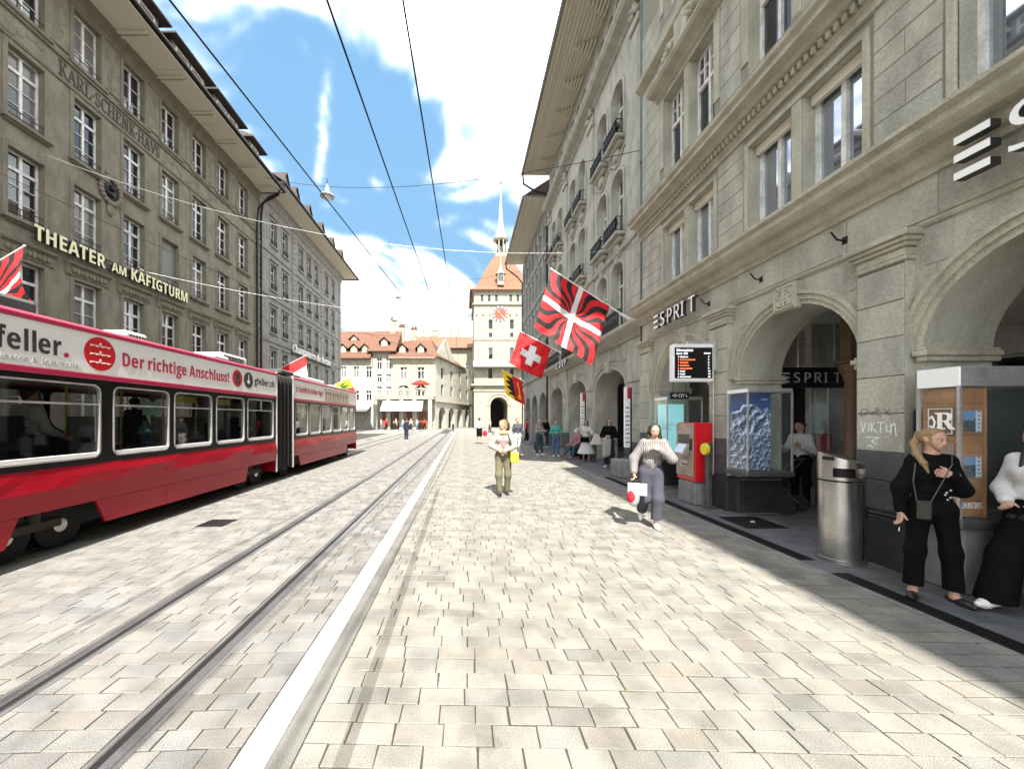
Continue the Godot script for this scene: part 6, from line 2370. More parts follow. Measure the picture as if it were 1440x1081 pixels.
func flags() -> void:
	flag("large red and black flamed flag with a white cross over the right pavement", Vector3(5.35, 5.0, -12.5), Vector3(2.84, 6.6, -12.5), 2.2, Vector3(-0.66, -1.88, 0.25), flame_image(), "flame_flag", 0.12, 0.4)
	flag("red flag with a white cross hanging in front of the right houses", Vector3(5.5, 5.3, -21.2), Vector3(3.06, 6.57, -21.2), 1.95, Vector3(-0.63, -1.75, 0.3), cross_image(), "cross_flag", 0.12, 1.7)
	flag("small yellow and red flag with a black bird before the gate tower", Vector3(5.5, 5.1, -35.0), Vector3(3.43, 6.2, -35.0), 2.0, Vector3(0.35, -2.3, 0.3), eagle_image(false), "bird_flag", 0.14, 2.6)
	var f4 := flame_image()
	flag("red and black flamed flag at the left edge above the tram roof", Vector3(-14.4, 5.0, -10.5), Vector3(-12.0, 6.45, -10.5), 2.3, Vector3(0.35, -1.6, 0.2), f4, "flame_flag_left", 0.16, 3.1)
	var rw := Image.create(64, 64, false, Image.FORMAT_RGB8)
	rw.fill(Color(0.82, 0.1, 0.12))
	rw.fill_rect(Rect2i(34, 0, 30, 64), Color(0.9, 0.9, 0.92))
	flag("red and white flag above the joint of the tram", Vector3(-14.4, 5.2, -29.0), Vector3(-11.9, 6.5, -29.0), 2.3, Vector3(0.3, -1.5, 0.2), rw, "red_white_flag", 0.16, 0.9)
	flag("yellow and green flag with a red tip above the far end of the tram", Vector3(-14.2, 4.6, -39.0), Vector3(-11.6, 5.9, -39.0), 2.3, Vector3(0.7, -1.5, 0.2), eagle_image(true), "green_flag", 0.16, 4.4)


func wire(label: String, pts: Array, r: float, sag := 0.0, m := "iron", called := "overhead_wire") -> void:
	var mb := MB.new()
	var p := []
	if sag > 0.0:
		for i in 17:
			var t := i / 16.0
			p.append((pts[0] as Vector3).lerp(pts[1], t) + Vector3.DOWN * sag * 4.0 * t * (1.0 - t))
	else: p = pts
	for i in p.size() - 1: mb.cyl(p[i], p[i + 1], r, r, 6, false)
	tag(part(numbered(called), mb, M[m]), label, "wire")


func pendant(label: String, at: Vector3, s: float) -> void:
	var o := thing("street_lamp", label, "street lamp", at, 0.0, "lamps hung over the street")
	var a := MB.new()
	a.lathe(Vector3.ZERO, [[0.0, -0.12], [0.3, -0.1], [0.34, -0.06], [0.3, 0.0], [0.12, 0.1], [0.1, 0.32], [0.06, 0.38], [0.03, 0.5], [0.0, 0.5]], 18)
	part("shade", a, M.aluminium, o)
	var b := MB.new()
	b.ball(Vector3(0, -0.12, 0), Vector3(0.2, 0.09, 0.2), 14, 8)
	part("lamp_glass", b, M.white_plain, o)
	var c := MB.new()
	c.cyl(Vector3(0, 0.5, 0), Vector3(0, 0.75, 0), 0.02, 0.02, 6)
	part("hanger", c, M.iron, o)
	o.scale = Vector3(s, s, s)


func wires() -> void:
	wire("leftmost overhead tram wire along the street", [Vector3(-3.2, 5.6, 6), Vector3(-2.71, 5.6, -3.54), Vector3(-1.93, 5.6, -12.0), Vector3(-1.57, 5.6, -16.3), Vector3(-1.6, 5.6, -60)], 0.011)
	wire("middle overhead tram wire along the street", [Vector3(-1.6, 5.6, 6), Vector3(-1.26, 5.6, -3.54), Vector3(-1.03, 5.6, -12.4), Vector3(-0.93, 5.6, -15.7), Vector3(-1.1, 5.6, -60)], 0.011)
	wire("rightmost overhead tram wire along the street", [Vector3(-0.75, 5.6, 6), Vector3(-0.56, 5.6, -3.54), Vector3(-0.36, 5.6, -14.0), Vector3(-0.4, 5.6, -60)], 0.01)
	wire("span wire carrying the near hanging lamp", [Vector3(-13.0, 17.4, -25.0), Vector3(5.5, 10.1, -12.0)], 0.011, 0.9, "iron", "span_wire")
	wire("pale span wire crossing the left facade to the first arched windows on the right", [Vector3(-14.4, 10.5, -11.9), Vector3(5.6, 7.2, -12.4)], 0.007, 1.3, "aluminium", "span_wire")
	wire("pale span wire from the theatre letters across the street", [Vector3(-14.4, 8.0, -15.4), Vector3(5.6, 7.5, -22.0)], 0.008, 0.8, "aluminium", "span_wire")
	wire("thin span wire low on the left facade", [Vector3(-14.4, 9.2, -9.5), Vector3(-2.0, 5.65, -24.0)], 0.008, 0.4, "iron", "span_wire")
	wire("span wire carrying the two far hanging lamps", [Vector3(-14.4, 17.6, -43.0), Vector3(5.6, 14.5, -33.0)], 0.012, 1.0, "iron", "span_wire")
	wire("farthest span wire in front of the gate tower", [Vector3(-14.4, 12.0, -44.5), Vector3(5.6, 10.5, -35.5)], 0.012, 1.0, "iron", "span_wire")
	pendant("pale hanging street lamp with wide shade over the tram, the nearest one", Vector3(-7.1, 13.35, -20.0), 1.1)
	pendant("small hanging street lamp high over the far street", Vector3(-6.7, 14.2, -39.5), 1.1)
	pendant("small hanging street lamp below the higher far one", Vector3(-6.9, 11.6, -38.5), 1.1)


func glass_case(o: Node3D, w: float, h: float, d: float, y0: float, head := 0.07) -> void:
	# a projecting glazed display case: x to the right, z towards the viewer
	var f := 0.025
	var fr := MB.new()
	fr.bev(0, w, y0 + h - head, y0 + h, -d, 0.0, 0.01)
	for x in [0.0, w - f]:
		for z in [-d, -f]: fr.bx(x, x + f, y0, y0 + h - head, z, z + f)
	part("frame", fr, M.aluminium, o)
	var hd := MB.new()
	hd.bx(-0.004, -0.001, y0 + h - head + 0.005, y0 + h - 0.005, -d + 0.01, -0.01)
	part("header_panel", hd, M.white_plain, o)
	var sh := MB.new()
	sh.bev(-0.03, w, y0 - 0.09, y0, -d - 0.02, 0.04, 0.012)
	part("shelf", sh, M.grey_metal, o)
	for k in 2:
		var g := MB.new()
		if k == 0: g.quad(Vector3(f, y0, -0.012), Vector3(w - f, y0, -0.012), Vector3(w - f, y0 + h - head, -0.012), Vector3(f, y0 + h - head, -0.012))
		else: g.quad(Vector3(0.012, y0, -d + f), Vector3(0.012, y0, -f), Vector3(0.012, y0 + h - head, -f), Vector3(0.012, y0 + h - head, -d + f))
		part("pane", g, M.clear_glass, o)


func mountain_image() -> Image:
	var w := 160
	var h := 320
	var im := Image.create(w, h, false, Image.FORMAT_RGB8)
	var n := FastNoiseLite.new()
	n.seed = 21
	n.frequency = 0.02
	n.fractal_octaves = 5
	var r := FastNoiseLite.new()
	r.seed = 8
	r.frequency = 0.011
	r.fractal_type = FastNoiseLite.FRACTAL_RIDGED
	r.fractal_octaves = 4
	var q := FastNoiseLite.new()
	q.seed = 31
	q.frequency = 0.05
	q.fractal_octaves = 4
	for y in h:
		for x in w:
			var ridge := 82.0 - 42.0 * exp(-pow((x - 62.0) / 34.0, 2)) - 18.0 * exp(-pow((x - 130.0) / 26.0, 2)) + n.get_noise_1d(x * 3.0) * 16.0
			var c := Color(0.03, 0.12, 0.30).lerp(Color(0.12, 0.30, 0.55), y / 110.0)
			if y > ridge:
				var sc := 1.0 if y < 175 else 1.9
				var sh := (r.get_noise_2d(x * sc, y * sc) - r.get_noise_2d(x * sc - 3.0, y * sc - 2.5)) * 2.6
				var lit := clampf(0.46 + sh + 0.25 * q.get_noise_2d(x, y * 2.0) - (0.12 if y > 175 else 0.0), 0.0, 1.0)
				c = Color(0.05, 0.10, 0.20).lerp(Color(0.72, 0.78, 0.86), lit)
			im.set_pixel(x, y, c)
	for k in 4: im.fill_rect(Rect2i(108 + k * 9, 24, 6, 4), Color(0.6, 0.75, 0.9))
	return im


func photo_image(sd: int) -> Image:
	var n := FastNoiseLite.new()
	n.seed = sd
	n.frequency = 0.05
	var im := Image.create(64, 48, false, Image.FORMAT_RGB8)
	for y in 48:
		for x in 64:
			var c := Color(0.45, 0.6, 0.78) if y < 20 + 7.0 * n.get_noise_1d(x) else Color(0.12, 0.15, 0.18).lerp(Color(0.6, 0.65, 0.7), n.get_noise_2d(x * 2.0, y * 3.0) * 0.5 + 0.3)
			if x > 42: c = Color(0.82, 0.86, 0.9)
			if x > 48 and x < 60 and y % 9 < 4: c = Color(0.55, 0.6, 0.68)
			im.set_pixel(x, y, c)
	return im


func stroke(o: Node, called: String, pts: Array, r: float, m: Material) -> void:
	var mb := MB.new()
	for i in pts.size() - 1:
		var a: Vector2 = pts[i]
		var b: Vector2 = pts[i + 1]
		var d := (b - a).normalized() * r
		var q := Vector2(-d.y, d.x)
		mb.quad(Vector3(a.x - d.x + q.x, a.y - d.y + q.y, 0), Vector3(a.x - d.x - q.x, a.y - d.y - q.y, 0), Vector3(b.x + d.x - q.x, b.y + d.y - q.y, 0.001), Vector3(b.x + d.x + q.x, b.y + d.y + q.y, 0.001))
	part(called, mb, m, o)


func street_things() -> void:
	# ticket machine on its concrete foot
	var o := thing("ticket_machine", "red ticket machine with tan front on a concrete block before the pilaster", "ticket machine", Vector3(4.62, 0, -8.02), -PI / 2)
	# local x towards the viewer, local z towards the street
	var b := MB.new()
	b.bev(-0.33, 0.33, 0.47, 1.66, -0.4, -0.01, 0.015)
	part("cabinet", b, M.bright_red, o)
	b = MB.new()
	b.bev(-0.315, 0.3, 0.56, 1.64, -0.01, 0.012, 0.008)
	part("front_panel", b, M.machine_tan, o)
	b = MB.new()
	b.bev(-0.24, 0.16, 1.0, 1.42, -0.0, 0.02, 0.005)
	part("screen_recess", b, M.grey_metal, o)
	b = MB.new()
	b.quad(Vector3(-0.2, 1.04, 0.13), Vector3(0.12, 1.04, 0.13), Vector3(0.12, 1.22, 0.03), Vector3(-0.2, 1.22, 0.03))
	var scr := mat("pale_screen", lin(0.45, 0.55, 0.66), 0.15)
	part("screen", b, scr, o)
	b = MB.new()
	b.prism([Vector2(0.02, 0.96), Vector2(0.14, 0.98), Vector2(0.135, 1.02), Vector2(0.02, 1.22)], -0.22, 0.14)
	var hood := part("screen_housing", b, M.machine_tan, o)
	hood.basis = Basis(Vector3.UP, -PI / 2)
	hood.position = Vector3(-0.04, 0, 0)
	b = MB.new()
	b.bev(0.2, 0.27, 1.1, 1.34, 0.01, 0.03, 0.008)
	part("card_slot", b, M.black_plastic, o)
	b = MB.new()
	b.bev(-0.12, 0.1, 0.74, 0.88, 0.01, 0.022, 0.006)
	part("ticket_tray", b, M.aluminium, o)
	text("lettering", "Ticket", 0.05, 0.004, M.letter_black, o, Vector3(-0.1, 0.8, 0.024), 0.0, "Droid Sans", 700)
	b = MB.new()
	b.bev(-0.3, 0.3, 0.0, 0.44, -0.36, -0.02, 0.02)
	b.bev(-0.26, 0.26, 0.44, 0.475, -0.33, -0.04, 0.005)
	part("concrete_foot", b, M.concrete, o)
	o = thing("validator_post", "grey steel post with a yellow ticket validator beside the ticket machine", "ticket validator", Vector3(4.78, 0, -7.5))
	b = MB.new()
	b.bev(-0.05, 0.05, 0.0, 1.28, -0.05, 0.05, 0.015)
	b.bev(-0.09, 0.09, 0.0, 0.06, -0.09, 0.09, 0.01)
	part("post", b, M.grey_metal, o)
	b = MB.new()
	b.cyl(Vector3(-0.1, 1.15, 0), Vector3(-0.05, 1.15, 0), 0.11, 0.12, 20)
	part("yellow_validator", b, M.yellow, o)
	# departure board
	o = thing("departure_board", "black electronic departure board in a white frame hung from the pilaster over the ticket machine", "display board", Vector3(4.52, 2.84, -7.62))
	b = MB.new()
	b.bev(-0.4, 0.4, -0.37, 0.37, -0.09, 0.06, 0.015)
	part("housing", b, M.white_plain, o)
	b = MB.new()
	b.bx(-0.37, 0.37, -0.305, 0.30, 0.06, 0.066)
	part("screen", b, M.black_plastic, o)
	var led := mat("led_orange", lin(0.9, 0.3, 0.15), 0.5)
	led.emission_enabled = true
	led.emission = Color(1.0, 0.42, 0.25)
	led.emission_energy_multiplier = 0.5
	var ledw := mat("led_white", lin(0.8, 0.8, 0.8), 0.5)
	ledw.emission_enabled = true
	ledw.emission = Color(0.9, 0.9, 0.9)
	ledw.emission_energy_multiplier = 0.5
	text("heading", "Bärenplatz", 0.045, 0.003, ledw, o, Vector3(-0.34, 0.245, 0.068))
	text("heading", "Bern  Bhf", 0.036, 0.003, ledw, o, Vector3(-0.34, 0.18, 0.068))
	text("heading", "Abfahrt", 0.026, 0.003, ledw, o, Vector3(0.2, 0.185, 0.068))
	var rows := ["9  Wabern", "6  Fischermätteli", "7  Bümpliz", "8  Brünnen", "9  Guisanplatz", "3  Saali", "8  Saali", "6  Worb Dorf"]
	for i in rows.size():
		text("departure_line", rows[i], 0.03, 0.003, led if i > 0 and i < 5 else ledw, o, Vector3(-0.31, 0.115 - i * 0.056, 0.068))
		text("minutes", "%d'" % (i * 2 + 1), 0.03, 0.003, ledw, o, Vector3(0.28, 0.115 - i * 0.056, 0.068))
	b = MB.new()
	b.bev(-0.1, 0.45, 0.37, 0.43, -0.03, 0.03, 0.01)
	b.bev(0.41, 0.48, -0.15, 0.43, -0.05, 0.05, 0.01)
	b.cyl(Vector3(0.43, -0.15, 0), Vector3(0.43, -2.2, 0), 0.014, 0.014, 8)
	part("bracket", b, M.aluminium, o)
	o = thing("hanging_sign", "small black sign with white letters hung in the far arch under the departure board", "sign", Vector3(5.05, 2.28, -9.0))
	b = MB.new()
	b.bev(-0.22, 0.22, -0.07, 0.07, -0.02, 0.02, 0.005)
	b.cyl(Vector3(-0.15, 0.07, 0), Vector3(-0.15, 1.0, 0), 0.006, 0.006, 6)
	b.cyl(Vector3(0.15, 0.07, 0), Vector3(0.15, 1.0, 0), 0.006, 0.006, 6)
	part("panel", b, M.black_plastic, o)
	fit_text("lettering", "+D CIT L", -0.18, 0.18, -0.035, 0.021, 0.07, 0.003, M.letter_white, o)
	# display cases
	o = thing("display_case", "glazed display case with a poster of snowy mountains on the pier of the middle arch", "display case", Vector3(4.84, 0, -6.55))
	glass_case(o, 0.78, 1.42, 0.52, 0.84)
	b = MB.new()
	b.uvquad(Vector3(0.04, 0.86, -0.06), Vector3(0.44, 0.86, -0.06), Vector3(0.44, 2.18, -0.06), Vector3(0.04, 2.18, -0.06), 0.2, 0.0, 1.0, 1.0)
	b.uvquad(Vector3(0.035, 0.86, -0.48), Vector3(0.035, 0.86, -0.065), Vector3(0.035, 2.18, -0.065), Vector3(0.035, 2.18, -0.48), 0.0, 0.0, 0.35, 1.0)
	part("mountain_poster", b, print_mat("mountain_poster", mountain_image(), 0.3, 0.12), o)
	b = MB.new()
	b.bx(0.45, 0.75, 0.86, 2.17, -0.5, -0.46)
	part("back_panel", b, M.shop_dark, o)
	o = thing("display_case", "pale cyan glazed display case in the far arch behind the running woman", "display case", Vector3(4.84, 0, -9.15))
	glass_case(o, 0.86, 1.42, 0.6, 0.84)
	b = MB.new()
	b.bx(0.04, 0.66, 0.86, 2.1, -0.5, -0.46)
	var cy := mat("cyan_board", lin(0.36, 0.68, 0.70), 0.4)
	cy.emission_enabled = true
	cy.emission = Color(0.55, 0.85, 0.87)
	cy.emission_energy_multiplier = 0.2
	part("cyan_board", b, cy, o)
	b = MB.new()
	for k in 4: b.bx(0.1, 0.1 + [0.3, 0.34, 0.2, 0.26][k], 1.62 - k * 0.05, 1.635 - k * 0.05, -0.46, -0.455)
	part("print", b, M.letter_grey, o)
	o = thing("display_case", "tall glazed display case with a wooden panel behind the woman smoking", "display case", Vector3(4.84, 0, -3.75))
	glass_case(o, 1.25, 1.5, 0.36, 0.76, 0.2)
	var wy := 0.78
	while wy < 2.02:
		for sd in 2:
			var pk := MB.new()
			pk.col = tone(0.8, 1.15, 0.04)
			var y1 := minf(wy + 0.157, 2.05)
			if sd == 0: pk.bev(0.05, 0.29, wy, y1, -0.07, -0.05, 0.003)
			else: pk.bev(0.03, 0.05, wy, y1, -0.33, -0.03, 0.003)
			part("wooden_board", pk, M.wood, o)
		wy += 0.16
	b = MB.new()
	b.bev(0.29, 0.31, 0.77, 2.055, -0.09, -0.03, 0.003)
	part("wooden_edge", b, M.wood, o)
	var rp := Node3D.new()
	rp.name = "letter_panel"
	o.add_child(rp)
	rp.position = Vector3(0.03, 1.72, -0.17)
	rp.rotation.y = -PI / 2
	b = MB.new()
	b.bev(-0.11, 0.11, -0.14, 0.14, 0.0, 0.012, 0.004)
	part("panel", b, M.wood_dark, rp)
	text("letter", "R", 0.17, 0.006, M.letter_white, rp, Vector3(-0.045, 0.0, 0.016), 0.0, "Droid Serif", 700)
	b = MB.new()
	b.tube([Vector3(-0.08, -0.05, 0.016), Vector3(-0.055, -0.08, 0.016), Vector3(-0.04, -0.01, 0.016), Vector3(-0.065, 0.05, 0.016), Vector3(-0.085, 0.02, 0.016)], 0.008, 6)
	for q in [[-0.1, 0.1, -0.13, -0.122], [-0.1, 0.1, 0.122, 0.13], [-0.1, -0.092, -0.122, 0.122], [0.092, 0.1, -0.122, 0.122]]: b.bx(q[0], q[1], q[2], q[3], 0.011, 0.016)
	part("letter_ornament", b, M.letter_white, rp)
	b = MB.new()
	b.bev(-0.1, 0.1, -0.42, -0.22, 0.0, 0.01, 0.004)
	part("notice", b, M.machine_tan, rp)
	for q in [[1.6, 41], [1.15, 42]]:
		b = MB.new()
		b.bev(0.075, 0.275, q[0], q[0] + 0.24, -0.052, -0.04, 0.004)
		var pf := part("photo_frame", b, M.wood, o)
		b = MB.new()
		b.uvquad(Vector3(0.085, q[0] + 0.015, -0.038), Vector3(0.265, q[0] + 0.015, -0.038), Vector3(0.265, q[0] + 0.225, -0.038), Vector3(0.085, q[0] + 0.225, -0.038))
		part("photo", b, print_mat("photo_%d" % q[1], photo_image(q[1]), 0.35), pf)
	fit_text("lettering", "ENBERG", 0.06, 0.28, 0.86, -0.047, 0.06, 0.004, M.letter_white, o, "Droid Serif", 700)
	b = MB.new()
	b.bx(0.32, 1.22, 0.78, 2.05, -0.34, -0.31)
	part("back_panel", b, M.shop_dark, o)
	b = MB.new()
	b.bev(0.1, 0.8, 0.0, 0.66, -0.4, -0.05, 0.02)
	part("base", b, M.concrete, o)
	o = thing("display_case", "narrow white topped display cabinet beside the ornate column inside the middle arch", "display case", Vector3(7.02, 0, -7.4))
	glass_case(o, 0.37, 1.5, 0.4, 0.98)
	b = MB.new()
	b.bx(0.03, 0.34, 1.0, 1.45, -0.3, -0.27)
	part("red_panel", b, M.red_cloth, o)
	b = MB.new()
	b.bx(0.03, 0.34, 1.46, 2.3, -0.34, -0.31)
	part("back_panel", b, M.arcade_wall, o)
	b = MB.new()
	b.bev(0.05, 0.32, 0.0, 0.88, -0.35, -0.05, 0.02)
	part("foot", b, M.shop_dark, o)
	o = thing("column", "slender brownish column with a carved capital inside the middle arch", "column", Vector3(7.0, 0, -6.95))
	b = MB.new()
	b.lathe(Vector3.ZERO, [[0.16, 0.0], [0.16, 0.15], [0.12, 0.2], [0.085, 0.26], [0.08, 2.3], [0.1, 2.34], [0.085, 2.38]], 18)
	part("shaft", b, M.terracotta, o)
	b = MB.new()
	b.lathe(Vector3.ZERO, [[0.085, 2.38], [0.11, 2.5], [0.17, 2.66], [0.18, 2.72], [0.14, 2.74]], 18)
	for i in 8: b.ball(Vector3(0.13 * cos(i * TAU / 8), 2.62, 0.13 * sin(i * TAU / 8)), Vector3(0.04, 0.06, 0.04), 7, 5)
	b.bev(-0.19, 0.19, 2.74, 2.8, -0.19, 0.19, 0.01)
	b.bx(-0.1, 0.1, 2.8, 3.74, -0.1, 0.1)
	part("capital", b, M.terracotta, o)
	# litter bin: a steel cylinder with a cut, sloping top
	o = thing("litter_bin", "round brushed steel litter bin with a sloping slotted top at the pilaster", "litter bin", Vector3(4.66, 0, -4.75))
	b = MB.new()
	b.lathe(Vector3.ZERO, [[0.235, 0.0], [0.235, 0.045], [0.215, 0.05], [0.215, 0.98], [0.205, 0.985]], 40)
	part("drum", b, M.steel, o)
	var tp := MB.new()
	var seg := 40
	for i in seg:
		var f := TAU * i / seg
		var g := TAU * (i + 1) / seg
		var e0 := Vector3(cos(f), 0, sin(f))
		var e1 := Vector3(cos(g), 0, sin(g))
		var top0 := 1.27 - 0.07 * cos(f - PI / 4)
		var top1 := 1.27 - 0.07 * cos(g - PI / 4)
		var ang := rad_to_deg(f)
		# slot: open towards the viewer and the right
		var slot := (ang > 35 and ang < 150) or (ang > 235 and ang < 320)
		var ring := [[1.0, 1.04], [1.15, 0.0]] if slot else [[1.0, 0.0]]
		for q in ring:
			var y0: float = q[0]
			var h0: float = q[1] if q[1] > 0 else top0
			var h1: float = q[1] if q[1] > 0 else top1
			tp.smooth(e0 * 0.217 + Vector3.UP * y0, e1 * 0.217 + Vector3.UP * y0, e1 * 0.217 + Vector3.UP * h1, e0, e1, e1)
			tp.smooth(e0 * 0.217 + Vector3.UP * y0, e1 * 0.217 + Vector3.UP * h1, e0 * 0.217 + Vector3.UP * h0, e0, e1, e0)
		tp.tri(e0 * 0.217 + Vector3.UP * top0, e1 * 0.217 + Vector3.UP * top1, Vector3(0, 1.27, 0))
	part("top", tp, M.steel, o)
	b = MB.new()
	b.cyl(Vector3(0, 0.98, 0), Vector3(0, 1.16, 0), 0.13, 0.13, 20)
	part("inner_can", b, M.dark_void, o)
	b = MB.new()
	b.bev(-0.06, 0.06, -0.02, 0.025, -0.01, 0.012, 0.004)
	part("cigarette_slot", b, M.black_plastic, o, Vector3(-0.205, 1.26, 0.055)).rotation.y = -1.3
	b = MB.new()
	for y in [0.97, 0.5]: b.bx(0.06, 0.075, 0.08, y, 0.2, 0.208)
	b.bev(0.14, 0.155, 0.55, 0.7, 0.15, 0.175, 0.003)
	part("door_gap", b, M.groove, o)
	# stop boards
	var bi2 := 0
	for q in [[4.98, 11.7, 0.86, 1.84], [5.2, 16.8, 1.05, 1.8]]:
		o = thing("stop_board", ["white stop board with a red head standing nearest, beside the rain pipe", "white stop board with a red head farther off, behind the woman in a white dress"][bi2], "stop sign", Vector3(q[0], q[2], -q[1]))
		bi2 += 1
		b = MB.new()
		b.bev(-0.09, 0.08, 0.0, q[3], -0.05, 0.03, 0.008)
		part("board", b, M.white_plain, o)
		b = MB.new()
		b.bx(-0.01, 0.07, q[3] - 0.36, q[3] - 0.01, 0.03, 0.034)
		part("red_field", b, M.bright_red, o)
		b = MB.new()
		for k in 9: b.bx(-0.06, 0.05, 0.15 + k * 0.13, 0.15 + k * 0.13 + (0.02 if k % 2 else 0.035), 0.03, 0.033)
		part("timetable_print", b, M.letter_black, o)
		b = MB.new()
		b.bev(0.085, 0.13, -q[2], q[3] - 0.02, -0.05, 0.03, 0.01)
		part("post", b, M.iron, o)
	o = thing("stone_block", "low pale stone block beside the nearest stop board", "stone block", Vector3(4.78, 0, -11.5))
	b = MB.new()
	b.bev(-0.24, 0.2, 0.0, 0.52, -0.4, 0.3, 0.03)
	part("block", b, M.concrete, o)
	o = thing("bench", "plain dark bench against the far pier under the sitting man", "bench", Vector3(5.15, 0, -17.1))
	b = MB.new()
	b.bev(-0.25, 0.25, 0.4, 0.46, -0.9, 0.9, 0.02)
	part("seat", b, M.wood_dark, o)
	for z in [-0.7, 0.7]:
		b = MB.new()
		b.bev(-0.2, 0.2, 0.0, 0.4, z - 0.05, z + 0.05, 0.01)
		part("leg", b, M.iron, o)
	o = thing("meter_box", "grey metal meter box on the wall beside the wooden display case", "meter box", Vector3(5.1, 0, -4.28), -PI / 2)
	b = MB.new()
	b.bev(-0.02, 0.14, 1.38, 1.86, 0.0, 0.09, 0.012)
	part("box", b, M.grey_metal, o)
	b = MB.new()
	b.bev(0.0, 0.12, 1.41, 1.83, 0.09, 0.098, 0.004)
	b.bx(0.09, 0.11, 1.6, 1.64, 0.098, 0.106)
	part("door", b, M.drain_iron, o)
	# graffiti on the pilaster
	o = thing("graffiti", "white scrawled word and arrow on the nearest pilaster, above the dark stone", "graffiti", Vector3(4.993, 1.58, -4.84), -PI / 2)
	var s := 0.0105
	for l in [[[0, 8], [1.5, 0], [3.5, 7]], [[6, 7.5], [6, 0.5]], [[10, 7.5], [8, 4], [11.5, 0]], [[7.8, 7], [8, 0.5]], [[12, 7.5], [17, 7.8]], [[14.5, 7.5], [14.5, 0]], [[18.5, 6], [18.5, 1], [21.5, 1]], [[21.5, 6.5], [21.5, -0.5], [21.5, 5], [24, 7], [25, -2.0]], [[4, -4], [13, -4], [8, -7], [12, -9]], [[5, -11], [7, -10], [9, -12]]]:
		var pp := []
		for v in l: pp.append(Vector2(v[0] + 0.6, v[1]) * s * 1.5)
		stroke(o, "stroke", pp, 0.0055, M.graffiti_white)
	o = thing("graffiti", "black looping scrawl on the nearest pilaster, above the white word", "graffiti", Vector3(4.993, 1.79, -4.85), -PI / 2)
	for l in [[[0, 1], [2, 5], [5, 6], [7, 3], [5, 0], [1, -1], [0, 1], [8, 2.5]], [[9, 3], [10, 0.5], [11, 3], [12, 0]], [[13, 2], [16, 3.5], [15, 6], [13, 4], [14, 0], [18, 0]], [[20, 6], [24, 0], [26, 0]], [[25, 5], [21, 0.5]], [[28, 0.5], [28.6, 0.5]]]:
		var pp := []
		for v in l: pp.append(Vector2(v[0] + 0.6, v[1]) * s * 1.3)
		stroke(o, "stroke", pp, 0.0035, M.graffiti_black)
	# pram inside the arch
	o = thing("pram", "dark pram with pale rimmed wheels in the shadow of the middle arch", "pram", Vector3(5.9, 0, -7.4), 0.5)
	b = MB.new()
	for q in [[-0.25, -0.3], [0.25, -0.3], [-0.25, 0.35], [0.25, 0.35]]:
		var wl := MB.new()
		wl.cyl(Vector3(q[0] - 0.02, 0.16, q[1]), Vector3(q[0] + 0.02, 0.16, q[1]), 0.16, 0.16, 18)
		var wn := part("wheel", wl, M.rubber, o)
		var rm := MB.new()
		for k in 18:
			var a := TAU * k / 18
			var c := TAU * (k + 1) / 18
			rm.cyl(Vector3(q[0] + 0.024, 0.16 + 0.12 * sin(a), q[1] + 0.12 * cos(a)), Vector3(q[0] + 0.024, 0.16 + 0.12 * sin(c), q[1] + 0.12 * cos(c)), 0.008, 0.008, 5, false)
		part("rim", rm, M.aluminium, wn)
	for x in [-0.22, 0.22]: b.tube([Vector3(x, 0.16, -0.3), Vector3(x, 0.55, 0.1), Vector3(x, 1.0, 0.45)], 0.014, 6)
	for x in [-0.22, 0.22]: b.tube([Vector3(x, 0.16, 0.35), Vector3(x, 0.6, -0.1)], 0.014, 6)
	b.tube([Vector3(-0.22, 1.0, 0.45), Vector3(0.22, 1.0, 0.45)], 0.018, 6)
	part("frame", b, M.grey_metal, o)
	b = MB.new()
	b.ball(Vector3(0, 0.62, -0.05), Vector3(0.24, 0.2, 0.36), 14, 10)
	b.ball(Vector3(0, 0.82, -0.22), Vector3(0.24, 0.2, 0.22), 14, 10)
	part("carrycot", b, M.navy_cloth, o)
	for q in [[4.05, 3.25, 0.025, "crumpled white paper scrap on the dark pavement at the right edge"], [4.85, 6.45, 0.03, "small white paper scrap on the square access cover"]]:
		b = MB.new()
		b.ball(Vector3.ZERO, Vector3(q[2] * 1.4, q[2] * 0.5, q[2]), 7, 5)
		tag(part(numbered("paper_scrap"), b, M.white_cloth, self, Vector3(q[0] if q[1] > 4 else 4.98, q[2] * 0.5, -q[1])), q[3], "litter")


